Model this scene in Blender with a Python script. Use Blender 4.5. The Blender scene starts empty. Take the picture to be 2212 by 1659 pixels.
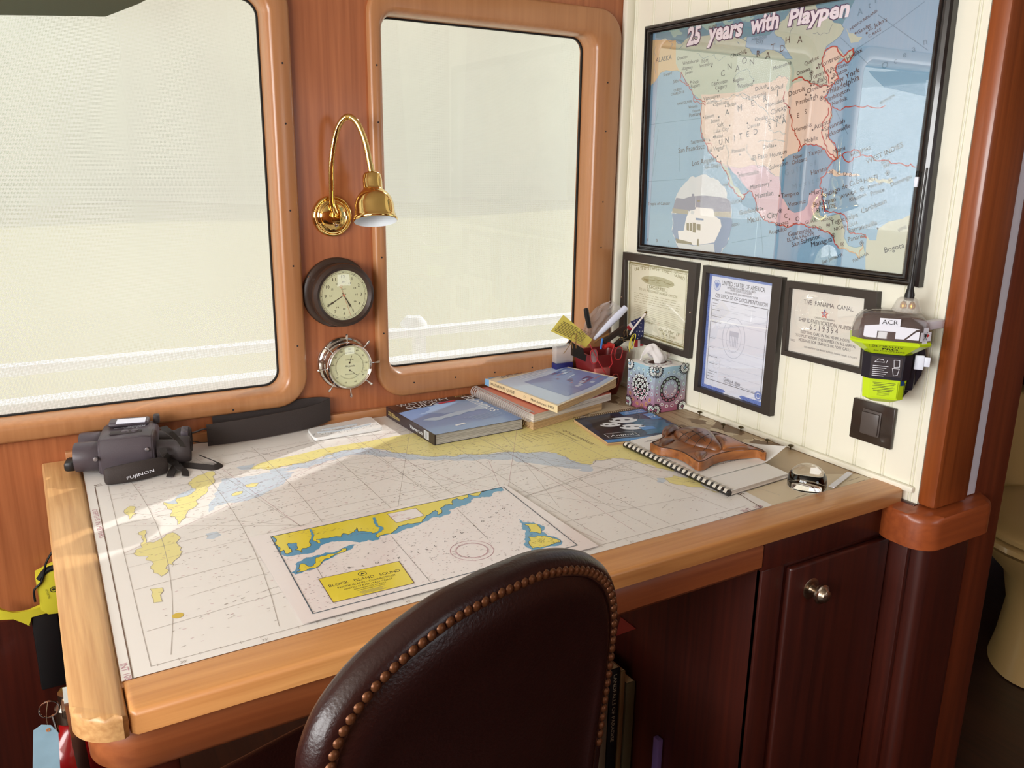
import bpy, bmesh, math, random
from mathutils import Vector, Matrix, noise
from mathutils.geometry import tessellate_polygon
random.seed(7)
PI = math.pi
scene = bpy.context.scene
C = scene.collection
# ------------------------------------------------------------------ camera, light, exposure
# world: z = 0 is the chart table top (floor at -0.75), y = 0 the window wall, x = 0 the panelled wall
F_PX = 1791.767
YAW, PITCH, ROLL = math.radians(30.6399), math.radians(-14.8165), math.radians(.8166)
CAM = Vector((-1.431, -1.843, .600))
_f = Vector((math.sin(YAW)*math.cos(PITCH), math.cos(YAW)*math.cos(PITCH), math.sin(PITCH)))
_r = Vector((math.cos(YAW), -math.sin(YAW), 0)); _u = _r.cross(_f)
_r2 = _r*math.cos(ROLL)+_u*math.sin(ROLL); _u2 = _u*math.cos(ROLL)-_r*math.sin(ROLL)
cam = bpy.data.cameras.new('camera'); cam.sensor_width = 36; cam.lens = F_PX/2212*36; cam.clip_start = .02; cam.clip_end = 300
co = bpy.data.objects.new('camera', cam); C.objects.link(co)
co.matrix_world = Matrix(((_r2.x, _u2.x, -_f.x, CAM.x), (_r2.y, _u2.y, -_f.y, CAM.y), (_r2.z, _u2.z, -_f.z, CAM.z), (0, 0, 0, 1)))
scene.camera = co
scene.view_settings.view_transform = 'Standard'; scene.view_settings.look = 'None'
scene.view_settings.gamma = 1; scene.view_settings.use_curve_mapping = False
scene.view_settings.exposure = 0.12
w = bpy.data.worlds.new('sky'); scene.world = w; w.use_nodes = True
bg = w.node_tree.nodes['Background']; bg.inputs[0].default_value = (.86, .93, 1, 1); bg.inputs[1].default_value = 1.7

def lamp(name, kind, loc, direction, energy, color=(1, 1, 1), **kw):
    l = bpy.data.lights.new(name, kind); l.energy = energy; l.color = color
    for k, v in kw.items(): setattr(l, k, v)
    o = bpy.data.objects.new(name, l); C.objects.link(o); o.location = loc
    o.rotation_euler = Vector(direction).to_track_quat('-Z', 'Y').to_euler()
    return o
_el = math.radians(36.5)
SUN = Vector((-.881*math.cos(_el), -.472*math.cos(_el), -math.sin(_el)))
lamp('sun', 'SUN', (3, 3, 4), SUN, 14, (1, .97, .92), angle=math.radians(.6))
# area lamps added outside unseen window openings to brighten the cabin
lamp('fill_light_port', 'AREA', (-3.12, -1.75, .66), (1, .05, -.10), 84, (1, .99, .97), shape='RECTANGLE', size=2.3, size_y=.84)
lamp('fill_light_aft', 'AREA', (.42, -3.75, .62), (-.3, 1, -.1), 5, (.95, .97, 1), shape='RECTANGLE', size=.8, size_y=.8)

# ------------------------------------------------------------------ helpers
def ray(px, py): return _f+_r2*((px-1106)/F_PX)+_u2*((829.5-py)/F_PX)
def at(axis, val, px, py):
    d = ray(px, py); i = 'xyz'.index(axis); return CAM+d*((val-CAM[i])/d[i])
def Z(ox, oy, s):
    return lambda *pts: [(ox+a*s, oy+b*s) for a, b in pts]
def lin(c): return tuple(((v/255)/12.92 if v <= 10 else (((v/255)+.055)/1.055)**2.4) for v in c)
MATS = {}
def mat(name, rgb=(128, 128, 128), rough=.5, metal=0., spec=.5, coat=0., bump=0., bscale=200., vary=0., vscale=8., trans=0., ior=1.45, emit=None, estr=1, alpha=1., sheen=0.):
    if name in MATS: return MATS[name]
    m = bpy.data.materials.new(name); m.use_nodes = True; nt = m.node_tree; b = nt.nodes['Principled BSDF']
    c = lin(rgb)+(1,)
    b.inputs['Base Color'].default_value = c; b.inputs['Roughness'].default_value = rough; b.inputs['Metallic'].default_value = metal
    b.inputs['Specular IOR Level'].default_value = spec; b.inputs['Coat Weight'].default_value = coat; b.inputs['Coat Roughness'].default_value = .06
    b.inputs['Transmission Weight'].default_value = trans; b.inputs['IOR'].default_value = ior; b.inputs['Alpha'].default_value = alpha
    b.inputs['Sheen Weight'].default_value = sheen
    if emit: b.inputs['Emission Color'].default_value = lin(emit)+(1,); b.inputs['Emission Strength'].default_value = estr
    if vary or bump:
        tc = nt.nodes.new('ShaderNodeTexCoord')
    if vary:
        n = nt.nodes.new('ShaderNodeTexNoise'); n.inputs['Scale'].default_value = vscale; n.inputs['Detail'].default_value = 5
        nt.links.new(tc.outputs['Object'], n.inputs['Vector'])
        mx = nt.nodes.new('ShaderNodeMix'); mx.data_type = 'RGBA'
        mx.inputs[6].default_value = tuple(v*(1-vary) for v in c[:3])+(1,); mx.inputs[7].default_value = tuple(min(1, v*(1+vary)) for v in c[:3])+(1,)
        nt.links.new(n.outputs['Fac'], mx.inputs[0]); nt.links.new(mx.outputs[2], b.inputs['Base Color'])
    if bump:
        n = nt.nodes.new('ShaderNodeTexNoise'); n.inputs['Scale'].default_value = bscale; n.inputs['Detail'].default_value = 3
        nt.links.new(tc.outputs['Object'], n.inputs['Vector'])
        bp = nt.nodes.new('ShaderNodeBump'); bp.inputs['Strength'].default_value = bump; bp.inputs['Distance'].default_value = .002
        nt.links.new(n.outputs['Fac'], bp.inputs['Height']); nt.links.new(bp.outputs[0], b.inputs['Normal'])
    MATS[name] = m; return m
def wood(name, dark, light, axis='z', rough=.35, coat=.3, fine=90., streak=5., bump=.08):
    if name in MATS: return MATS[name]
    m = bpy.data.materials.new(name); m.use_nodes = True; nt = m.node_tree; b = nt.nodes['Principled BSDF']
    tc = nt.nodes.new('ShaderNodeTexCoord'); mp = nt.nodes.new('ShaderNodeMapping'); nt.links.new(tc.outputs['Object'], mp.inputs[0])
    sc = {'x': (.035, 1, 1), 'y': (1, .035, 1), 'z': (1, 1, .035)}[axis]; mp.inputs['Scale'].default_value = sc
    n1 = nt.nodes.new('ShaderNodeTexNoise'); n1.inputs['Scale'].default_value = fine; n1.inputs['Detail'].default_value = 4; n1.inputs['Distortion'].default_value = .3
    mp2 = nt.nodes.new('ShaderNodeMapping'); nt.links.new(tc.outputs['Object'], mp2.inputs[0])
    mp2.inputs['Scale'].default_value = tuple(v if v == 1 else .25 for v in sc)
    n2 = nt.nodes.new('ShaderNodeTexNoise'); n2.inputs['Scale'].default_value = streak; n2.inputs['Detail'].default_value = 3
    nt.links.new(mp.outputs[0], n1.inputs['Vector']); nt.links.new(mp2.outputs[0], n2.inputs['Vector'])
    ad = nt.nodes.new('ShaderNodeMath'); ad.operation = 'MULTIPLY_ADD'; ad.inputs[1].default_value = .55
    nt.links.new(n1.outputs['Fac'], ad.inputs[0])
    m2 = nt.nodes.new('ShaderNodeMath'); m2.operation = 'MULTIPLY'; m2.inputs[1].default_value = .45
    nt.links.new(n2.outputs['Fac'], m2.inputs[0]); nt.links.new(m2.outputs[0], ad.inputs[2])
    rp = nt.nodes.new('ShaderNodeValToRGB'); rp.color_ramp.elements[0].position = .36; rp.color_ramp.elements[1].position = .64
    rp.color_ramp.elements[0].color = lin(dark)+(1,); rp.color_ramp.elements[1].color = lin(light)+(1,)
    nt.links.new(ad.outputs[0], rp.inputs[0]); nt.links.new(rp.outputs[0], b.inputs['Base Color'])
    b.inputs['Roughness'].default_value = rough; b.inputs['Coat Weight'].default_value = coat; b.inputs['Coat Roughness'].default_value = .15
    bp = nt.nodes.new('ShaderNodeBump'); bp.inputs['Strength'].default_value = bump; bp.inputs['Distance'].default_value = .001
    nt.links.new(n1.outputs['Fac'], bp.inputs['Height']); nt.links.new(bp.outputs[0], b.inputs['Normal'])
    MATS[name] = m; return m

def world_of(o):
    M = o.matrix_basis.copy(); p = o.parent
    while p: M = p.matrix_basis @ M; p = p.parent
    return M
def finish(name, bm, mats, parent=None, M=None, local=False, sharp=38):
    """link a bmesh as ONE mesh object; coordinates are world ones unless M or local is given"""
    bmesh.ops.recalc_face_normals(bm, faces=bm.faces[:])
    cs = math.radians(sharp)
    for e in bm.edges:
        e.smooth = len(e.link_faces) == 2 and e.calc_face_angle(0) < cs
    for f in bm.faces: f.smooth = True
    me = bpy.data.meshes.new(name); bm.to_mesh(me); bm.free()
    return link(name, me, mats, parent, M, local)
def link(name, me, mats, parent=None, M=None, local=False):
    if not isinstance(mats, (list, tuple)): mats = [mats]
    for m in mats: me.materials.append(m)
    o = bpy.data.objects.new(name, me); C.objects.link(o)
    M = M or Matrix.Identity(4)
    if parent:
        o.parent = parent
        o.matrix_basis = M if local else world_of(parent).inverted() @ M
    else: o.matrix_basis = M
    return o
def thing(name, label, cat, loc=(0, 0, 0), rotz=0, group=None, M=None):
    o = bpy.data.objects.new(name, None); C.objects.link(o); o.empty_display_size = .03
    o.matrix_basis = M if M else Matrix.Translation(loc) @ Matrix.Rotation(rotz, 4, 'Z')
    tag(o, label, cat, group); return o
def tag(o, label, cat, group=None):
    o['label'] = label; o['category'] = cat
    if group: o['group'] = group
    return o
def struct(o): o['kind'] = 'structure'; return o
def clone(o, M=None, label=None, parent=None):
    c = o.copy(); C.objects.link(c)
    if parent: c.parent = parent
    if M is not None: c.matrix_basis = M
    if label: c['label'] = label
    for ch in list(o.children): clone(ch, parent=c)
    return c
def T(x, y, z): return Matrix.Translation((x, y, z))
def RX(a): return Matrix.Rotation(a, 4, 'X')
def RY(a): return Matrix.Rotation(a, 4, 'Y')
def RZ(a): return Matrix.Rotation(a, 4, 'Z')
def frame(O, U, V):
    U = Vector(U).normalized(); V = Vector(V); N = U.cross(V).normalized(); V = N.cross(U)
    return Matrix(((U.x, V.x, N.x, O[0]), (U.y, V.y, N.y, O[1]), (U.z, V.z, N.z, O[2]), (0, 0, 0, 1)))

def box(bm, lo, hi, M=None, mi=0, bevel=0, seg=2):
    lo = Vector(lo); hi = Vector(hi); c = (lo+hi)/2; s = hi-lo
    t = bmesh.new(); bmesh.ops.create_cube(t, size=1)
    for v in t.verts: v.co = Vector((v.co.x*s.x, v.co.y*s.y, v.co.z*s.z))+c
    if bevel: bmesh.ops.bevel(t, geom=t.edges[:], offset=bevel, segments=seg, affect='EDGES', profile=.5)
    merge(bm, t, M, mi)
def merge(bm, t, M=None, mi=None):
    vs = {}
    for v in t.verts: vs[v] = bm.verts.new(M @ v.co if M else v.co)
    for f in t.faces:
        try:
            g = bm.faces.new([vs[v] for v in f.verts]); g.material_index = f.material_index if mi is None else mi
        except ValueError: pass
    t.free()
def lathe(bm, prof, M=None, seg=32, mi=0, a0=0, a1=2*PI, sx=1, sy=1):
    """profile (r, z) turned about z"""
    full = abs(a1-a0-2*PI) < 1e-6; n = seg if full else seg+1; rows = []
    for r, z in prof:
        if r < 1e-6: v = bm.verts.new(tr(M, (0, 0, z))); rows.append([v]*n); continue
        rows.append([bm.verts.new(tr(M, (r*sx*math.cos(a0+(a1-a0)*i/seg), r*sy*math.sin(a0+(a1-a0)*i/seg), z))) for i in range(n)])
    for a, b in zip(rows, rows[1:]):
        for i in range(seg):
            j = (i+1) % n
            q = [a[i], a[j], b[j], b[i]]; u = []
            for v in q:
                if v not in u: u.append(v)
            if len(u) > 2:
                f = bm.faces.new(u); f.material_index = mi
def tr(M, p): p = Vector(p); return M @ p if M else p
def tube(bm, pts, r, seg=10, mi=0, closed=False, M=None, flat=None):
    """round (or flat: (w, t)) section swept along points; r may be a list"""
    pts = [tr(M, p) for p in pts]; n = len(pts); rows = []
    up = None
    for i, p in enumerate(pts):
        a = pts[(i-1) % n] if (closed or i > 0) else p; b = pts[(i+1) % n] if (closed or i < n-1) else p
        t = (b-a).normalized()
        if up is None:
            up = Vector((0, 0, 1)) if abs(t.z) < .9 else Vector((1, 0, 0))
            up = (up-t*up.dot(t)).normalized()
        else:
            up = (up-t*up.dot(t)); up = up.normalized() if up.length > 1e-6 else t.orthogonal().normalized()
        s = t.cross(up); rr = r[i] if isinstance(r, (list, tuple)) else r
        if flat: row = [p+s*(x*flat[0])+up*(y*flat[1]) for x, y in ((-.5, -.5), (.5, -.5), (.5, .5), (-.5, .5))]
        else: row = [p+(s*math.cos(2*PI*k/seg)+up*math.sin(2*PI*k/seg))*rr for k in range(seg)]
        rows.append([bm.verts.new(q) for q in row])
    m = len(rows[0])
    for i in range(n if closed else n-1):
        a = rows[i]; b = rows[(i+1) % n]
        for k in range(m):
            f = bm.faces.new([a[k], a[(k+1) % m], b[(k+1) % m], b[k]]); f.material_index = mi
    if not closed:
        for row in (rows[0], rows[-1]):
            f = bm.faces.new(row); f.material_index = mi
def fill(bm, loops, z=0, M=None, mi=0):
    """flat face with holes from 2-D loops"""
    L = [[Vector((x, y, 0)) for x, y in lp] for lp in loops]
    allp = [p for lp in L for p in lp]; vs = [bm.verts.new(tr(M, (p.x, p.y, z))) for p in allp]
    for t in tessellate_polygon(L):
        try: f = bm.faces.new([vs[i] for i in t]); f.material_index = mi
        except ValueError: pass
    return vs
def prism(bm, loop, z0, z1, M=None, mi=0, bevel=0, seg=2, side=None):
    """outline (x, y) given thickness from z0 to z1"""
    t = bmesh.new(); a = [t.verts.new((x, y, z0)) for x, y in loop]; b = [t.verts.new((x, y, z1)) for x, y in loop]
    n = len(loop)
    for i in range(n):
        f = t.faces.new([a[i], a[(i+1) % n], b[(i+1) % n], b[i]]); f.material_index = mi if side is None else side
    fa = t.faces.new(a[::-1]); fb = t.faces.new(b); fa.material_index = mi; fb.material_index = mi
    if bevel:
        es = [e for e in fb.edges]
        bmesh.ops.bevel(t, geom=es, offset=bevel, segments=seg, affect='EDGES', profile=.5)
    bmesh.ops.triangulate(t, faces=[f for f in t.faces if len(f.verts) > 4])
    merge(bm, t, M)
def rrect(x0, y0, x1, y1, r, n=6):
    out = []
    for cx, cy, a in ((x1-r, y1-r, 0), (x0+r, y1-r, 90), (x0+r, y0+r, 180), (x1-r, y0+r, 270)):
        for k in range(n+1):
            t = math.radians(a+90*k/n); out.append((cx+r*math.cos(t), cy+r*math.sin(t)))
    return out
def loft(bm, loops, closed_loop=True, cap0=False, cap1=False, mi=0):
    rows = [[bm.verts.new(p) for p in lp] for lp in loops]; n = len(rows[0])
    for a, b in zip(rows, rows[1:]):
        for i in range(n if closed_loop else n-1):
            f = bm.faces.new([a[i], a[(i+1) % n], b[(i+1) % n], b[i]]); f.material_index = mi
    if cap0: bm.faces.new(rows[0]).material_index = mi
    if cap1: bm.faces.new(rows[-1][::-1]).material_index = mi
    return rows
def spline(pts, n=8, closed=False):
    P = [Vector(p) for p in pts]; m = len(P); out = []
    for i in range(m if closed else m-1):
        p0 = P[(i-1) % m] if (closed or i) else P[0]*2-P[1]; p1 = P[i]; p2 = P[(i+1) % m]
        p3 = P[(i+2) % m] if (closed or i < m-2) else P[-1]*2-P[-2]
        for k in range(n):
            t = k/n; out.append(.5*((2*p1)+(-p0+p2)*t+(2*p0-5*p1+4*p2-p3)*t*t+(-p0+3*p1-3*p2+p3)*t**3))
    if not closed: out.append(P[-1])
    return out
_tc = {}
def glyphs(s, bold=0., shear=0.):
    if bold < .03: bold = 0.
    k = (s, bold, shear)
    if k not in _tc:
        cu = bpy.data.curves.new('lettering', 'FONT'); cu.body = s; cu.offset = bold; cu.shear = shear; cu.resolution_u = 2; cu.fill_mode = 'FRONT'
        o = bpy.data.objects.new('lettering', cu); me = o.to_mesh()
        _tc[k] = ([v.co.copy() for v in me.vertices], [tuple(p.vertices) for p in me.polygons])
        o.to_mesh_clear(); bpy.data.objects.remove(o); bpy.data.curves.remove(cu)
    return _tc[k]
class Sheet:
    """a printed surface: one mesh whose print is laid over the paper in coats a fraction of a millimetre thick"""
    def __init__(s, O, U, V, step=.00012):
        s.M = frame(O, U, V); s.Mi = s.M.inverted(); s.N = s.M.to_3x3().col[2]; s.O = Vector(O); s.step = step
        s.v = []; s.f = []; s.mi = []; s.mats = []
    def uv(s, px, py):
        d = ray(px, py); P = CAM+d*((s.O-CAM).dot(s.N)/d.dot(s.N)); q = s.Mi @ P; return (q.x, q.y)
    def px(s, pts): return [s.uv(*p) for p in pts]
    def _m(s, m):
        if m not in s.mats: s.mats.append(m)
        return s.mats.index(m)
    def poly(s, pts, m, k=1, jag=0, warp=None):
        if jag: pts = coast(pts, jag)
        V3 = [Vector((a, b, 0)) for a, b in pts]; n0 = len(s.v); s.v += [(a, b, k*s.step+len(s.f)*2e-8) for a, b in pts]; i = s._m(m)
        for t in tessellate_polygon([V3]): s.f.append(tuple(n0+q for q in t)); s.mi.append(i)
    def rect(s, x0, y0, x1, y1, m, k=1): s.poly([(x0, y0), (x1, y0), (x1, y1), (x0, y1)], m, k)
    def line(s, pts, w, m, k=2, closed=False, jag=0):
        if jag: pts = coast(pts, jag, closed)
        P = [Vector(p) for p in pts]; i = s._m(m); n = len(P)
        for a in range(n if closed else n-1):
            p, q = P[a], P[(a+1) % n]; d = q-p
            if d.length < 1e-7: continue
            d.normalize(); t = Vector((-d.y, d.x))*(w/2); e = d*(w*.3); n0 = len(s.v)
            s.v += [(c.x, c.y, k*s.step+(a % 3)*1.5e-5) for c in (p-e-t, q+e-t, q+e+t, p-e+t)]; s.f.append((n0, n0+1, n0+2, n0+3)); s.mi.append(i)
    def disc(s, c, r, m, k=2, n=20, ry=None): s.poly([(c[0]+r*math.cos(2*PI*t/n), c[1]+(ry or r)*math.sin(2*PI*t/n)) for t in range(n)], m, k)
    def ring(s, c, r, w, m, k=2, n=28, ry=None): s.line([(c[0]+r*math.cos(2*PI*t/n), c[1]+(ry or r)*math.sin(2*PI*t/n)) for t in range(n)], w, m, k, True)
    def text(s, t, p0, p1, m, k=3, bold=0., shear=0., h=None, grow=0):
        """lettering whose baseline runs from p0 to p1; h = cap height (else in proportion)"""
        vs, fs = glyphs(t, bold, shear)
        if not vs: return
        x0 = min(v.x for v in vs); x1 = max(v.x for v in vs); a = Vector(p0); b = Vector(p1); d = b-a; L = d.length; d.normalize(); nn = Vector((-d.y, d.x))
        if len(t) == 1: h = h or max(.006, L*.9); L = h/.7*(x1-x0)
        sx = L/(x1-x0); sy = sx if h is None else h/.7; n0 = len(s.v); i = s._m(m)
        for v in vs:
            q = a+d*((v.x-x0)*sx)+nn*(v.y*sy); s.v.append((q.x, q.y, k*s.step))
        for f in fs: s.f.append(tuple(n0+q for q in f)); s.mi.append(i)
    def ptext(s, t, x0, y0, x1, y1, m, **kw): s.text(t, s.uv(x0, y0), s.uv(x1, y1), m, **kw)
    def lines(s, x0, y0, x1, n, dy, m, w=.0006, k=2, ragged=.3, dash=0):
        """rows of small print"""
        for r in range(n):
            y = y0-r*dy; x = x0; e = x1-(x1-x0)*random.random()*ragged
            while x < e:
                q = min(e, x+(random.uniform(.35, 1.)*dash if dash else e)); s.line([(x, y), (q, y)], w, m, k); x = q+(dash*.25 if dash else 1)
    def build(s, name, parent=None, warp=None):
        me = bpy.data.meshes.new(name); v = [warp(*q) for q in s.v] if warp else s.v
        me.from_pydata(v, [], s.f); me.polygons.foreach_set('material_index', s.mi); me.update()
        return link(name, me, s.mats, parent, s.M)
def coast(pts, amp, closed=True, depth=3):
    P = [Vector(p) for p in pts]
    for d in range(depth):
        out = []; n = len(P)
        for i in range(n if closed else n-1):
            a, b = P[i], P[(i+1) % n]; out.append(a)
            L = (b-a).length
            if L > amp*1.2: t = Vector((-(b-a).y, (b-a).x)); out.append((a+b)/2+t*random.uniform(-.2, .2)*min(1, .035/L))
        if not closed: out.append(P[-1])
        P = out
    return [(p.x, p.y) for p in P]
# ------------------------------------------------------------------ materials
M_teak = wood('teak_wall', (146, 82, 46), (178, 108, 66), 'z', .42, .15)
M_trim = wood('teak_trim', (168, 114, 72), (182, 128, 84), 'z', .35, .25)
M_trimx = wood('teak_trim_long', (166, 112, 70), (184, 130, 86), 'x', .35, .25)
M_rimx = wood('oiled_rim_long', (180, 120, 66), (206, 148, 88), 'x', .4, .15, fine=110)
M_rimy = wood('oiled_rim_short', (180, 132, 82), (216, 172, 116), 'y', .4, .15, fine=150)
M_maho = wood('dark_mahogany', (50, 17, 12), (76, 28, 17), 'z', .38, .2)
M_mahox = wood('dark_mahogany_long', (66, 27, 16), (96, 42, 24), 'x', .38, .2)
M_post = wood('post_wood', (118, 56, 22), (154, 80, 36), 'z', .35, .3)
M_cream = mat('cream_paint', (238, 236, 219), .38, spec=.5)
M_white = mat('white_paint', (232, 238, 252), .4)
M_black = mat('black_plastic', (22, 21, 22), .4)
M_blackg = mat('black_gloss', (14, 12, 12), .12, coat=.5)
M_rubber = mat('black_rubber', (18, 17, 17), .7)
M_floor = wood('dark_floor', (40, 20, 12), (62, 34, 20), 'y', .5, .1)
M_ceil = mat('ceiling_vinyl', (214, 206, 190), .7)
M_brass = mat('polished_brass', (226, 194, 124), .09, 1.)
M_chrome = mat('chrome', (225, 222, 218), .1, 1.)
M_nickel = mat('aged_nickel', (176, 160, 140), .25, 1., bump=.2, bscale=600)
M_ink = mat('ink_black', (40, 36, 38), .6)
M_grey = mat('ink_grey', (128, 122, 118), .6)
M_paper = mat('paper_white', (232, 230, 226), .6)

# ------------------------------------------------------------------ the cabin: walls, floor, ceiling
W1 = (-2.15, .097, -.945, .925)          # window openings (x0, z0, x1, z1)
W2 = (-.688, .107, -.117, .917)
CEIL = 1.22
XZ = Matrix(((1, 0, 0, 0), (0, 0, -1, 0), (0, 1, 0, 0), (0, 0, 0, 1)))      # local (x, y) -> world (x, z)
def xz(y): return Matrix.Translation((0, y, 0)) @ XZ
bm = bmesh.new()
hs = [rrect(W[0]-.002, W[1]-.002, W[2]+.002, W[3]+.002, .037) for W in (W1, W2)]
outer = [(-3.0, -.75), (0, -.75), (0, CEIL), (-3.0, CEIL)]
for y in (0, .055): fill(bm, [outer]+hs, 0, xz(y))
for h in hs: loft(bm, [[(x, y, z) for x, z in h] for y in (0, .055)])
struct(finish('wall_back', bm, M_teak))
def window_frame(name, W, grow, mats, r_out=.07):
    gl, gb, gr, gt = grow; n = 8
    def L(l, b, r, t, rad, y): return [(x, y, z) for x, z in rrect(W[0]-l, W[1]-b, W[2]+r, W[3]+t, rad, n)]
    bm = bmesh.new()
    q = [L(gl, gb, gr, gt, r_out, -.0), L(gl, gb, gr, gt, r_out, -.013), L(gl-.002, gb-.002, gr-.002, gt-.002, r_out-.002, -.016), L(gl-.006, gb-.006, gr-.006, gt-.006, r_out-.006, -.0185)]
    for a, y in ((.014, -.0185), (.010, -.0175), (.006, -.014), (.003, -.008), (.0005, 0), (0, .012), (0, .054)):
        q.append(L(a, a, a, a, .035+a*.8, y))
    loft(bm, q)
    return struct(finish(name, bm, mats, sharp=50))
f1 = window_frame('window_1', W1, (.05, .04, .05, .05), M_trim)
f2 = window_frame('window_2', W2, (.034, .062, .082, .065), M_trim)
def pane_mat(name='window_glass', k=1.6, tint=(1, 1, 1)):
    if name in MATS: return MATS[name]
    m = bpy.data.materials.new(name); m.use_nodes = True; nt = m.node_tree; nt.nodes.clear()
    o = nt.nodes.new('ShaderNodeOutputMaterial'); mx = nt.nodes.new('ShaderNodeMixShader'); t = nt.nodes.new('ShaderNodeBsdfTransparent'); t.inputs[0].default_value = tint+(1,)
    g = nt.nodes.new('ShaderNodeBsdfGlossy'); g.inputs['Roughness'].default_value = .0
    fr = nt.nodes.new('ShaderNodeFresnel'); fr.inputs[0].default_value = 1.5
    mu = nt.nodes.new('ShaderNodeMath'); mu.operation = 'MULTIPLY'; mu.inputs[1].default_value = k; mu.use_clamp = True
    ge = nt.nodes.new('ShaderNodeNewGeometry'); ft = nt.nodes.new('ShaderNodeMath'); ft.operation = 'SUBTRACT'; ft.inputs[0].default_value = 1; nt.links.new(ge.outputs['Backfacing'], ft.inputs[1])
    m0 = nt.nodes.new('ShaderNodeMath'); m0.operation = 'MULTIPLY'; nt.links.new(fr.outputs[0], m0.inputs[0]); nt.links.new(ft.outputs[0], m0.inputs[1])
    nt.links.new(m0.outputs[0], mu.inputs[0]); nt.links.new(mu.outputs[0], mx.inputs[0]); nt.links.new(t.outputs[0], mx.inputs[1]); nt.links.new(g.outputs[0], mx.inputs[2]); nt.links.new(mx.outputs[0], o.inputs[0])
    MATS[name] = m; return m
M_glass = pane_mat(k=.8)
for f, W in ((f1, W1), (f2, W2)):
    bm = bmesh.new(); prism(bm, rrect(W[0]-.004, W[1]-.004, W[2]+.004, W[3]+.004, .039), 0, .005, xz(.052))
    g = finish('window_pane', bm, M_glass, f)
    bm = bmesh.new(); n = 8
    loft(bm, [[(x, y, z) for x, z in rrect(W[0]+a, W[1]+a, W[2]-a, W[3]-a, .035-a, n)] for a, y in ((0, .040), (.0035, .040), (.0035, .0465))])
    finish('gasket', bm, M_rubber, f)
    sc = bmesh.new()                                     # screw holes filled with dark plugs round the trim
    l, b, r, t = W[0]-.025, W[1]-.03, W[2]+.03, W[3]+.03
    for k in range(5):
        for x in ((r, l) if W is W1 else (l+.006, r+.01)):
            lathe(sc, [(0, -.0188), (.0022, -.0188), (.0022, -.018)], XZ.inverted() if 0 else Matrix(((1, 0, 0, x), (0, 0, 1, 0), (0, 1, 0, W[1]+.10+k*.15+.03*(k % 2)), (0, 0, 0, 1))), 8)
    for k in range(5):
        x = W[0]+(W[2]-W[0])*(.1+.2*k); lathe(sc, [(0, -.0188), (.0022, -.0188), (.0022, -.018)], Matrix(((1, 0, 0, x), (0, 0, 1, 0), (0, 1, 0, b), (0, 0, 0, 1))), 8)
    finish('screw_plugs', sc, M_ink, f)

# shade cloth stretched outside the two windows
m = bpy.data.materials.new('woven_shade_cloth'); m.use_nodes = True; nt = m.node_tree; nt.nodes.clear()
o = nt.nodes.new('ShaderNodeOutputMaterial'); tc = nt.nodes.new('ShaderNodeTexCoord'); sp = nt.nodes.new('ShaderNodeSeparateXYZ'); nt.links.new(tc.outputs['Object'], sp.inputs[0])
def mth(op, a, b=None, c=None):
    n = nt.nodes.new('ShaderNodeMath'); n.operation = op
    for i, v in enumerate((a, b, c)):
        if v is None: continue
        if isinstance(v, (int, float)): n.inputs[i].default_value = v
        else: nt.links.new(v, n.inputs[i])
    return n.outputs[0]
PIT = .0027
gx = mth('GREATER_THAN', mth('FRACT', mth('DIVIDE', sp.outputs[0], PIT)), .55); gz = mth('GREATER_THAN', mth('FRACT', mth('DIVIDE', sp.outputs[2], PIT)), .60)
hole = mth('MULTIPLY', gx, gz)
df = nt.nodes.new('ShaderNodeBsdfDiffuse'); tl = nt.nodes.new('ShaderNodeBsdfTranslucent'); tp = nt.nodes.new('ShaderNodeBsdfTransparent')
nz = nt.nodes.new('ShaderNodeTexNoise'); nz.inputs['Scale'].default_value = 3; nt.links.new(tc.outputs['Object'], nz.inputs['Vector'])
cr = nt.nodes.new('ShaderNodeValToRGB'); cr.color_ramp.elements[0].color = (.385, .385, .352, 1); cr.color_ramp.elements[1].color = (.43, .43, .395, 1); nt.links.new(nz.outputs[0], cr.inputs[0])
for s_ in (df, tl): nt.links.new(cr.outputs[0], s_.inputs[0])
m1 = nt.nodes.new('ShaderNodeMixShader'); m1.inputs[0].default_value = .55; nt.links.new(df.outputs[0], m1.inputs[1]); nt.links.new(tl.outputs[0], m1.inputs[2])
m2 = nt.nodes.new('ShaderNodeMixShader'); nt.links.new(hole, m2.inputs[0]); nt.links.new(m1.outputs[0], m2.inputs[1]); nt.links.new(tp.outputs[0], m2.inputs[2]); nt.links.new(m2.outputs[0], o.inputs[0])
M_cloth = m
def cloth(x0, x1, z0, z1, y, label):
    bm = bmesh.new(); nx, nz_ = 60, 30; vs = {}
    for i in range(nx+1):
        for j in range(nz_+1):
            x = x0+(x1-x0)*i/nx; z = z0+(z1-z0)*j/nz_
            vs[i, j] = bm.verts.new((x, y+.004*noise.noise(Vector((x*3, 0, z*2)))+.002*math.sin(x*9+z*2), z))
    for i in range(nx):
        for j in range(nz_): bm.faces.new([vs[i, j], vs[i+1, j], vs[i+1, j+1], vs[i, j+1]])
    return tag(finish('shade_cloth', bm, M_cloth), label, 'window screen')
cloth(-2.5, -.80, -.10, 1.25, .238, 'woven sun screen stretched outside the large left window')
cloth(-.797, .30, -.10, 1.25, .238, 'woven sun screen stretched outside the right window')

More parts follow.
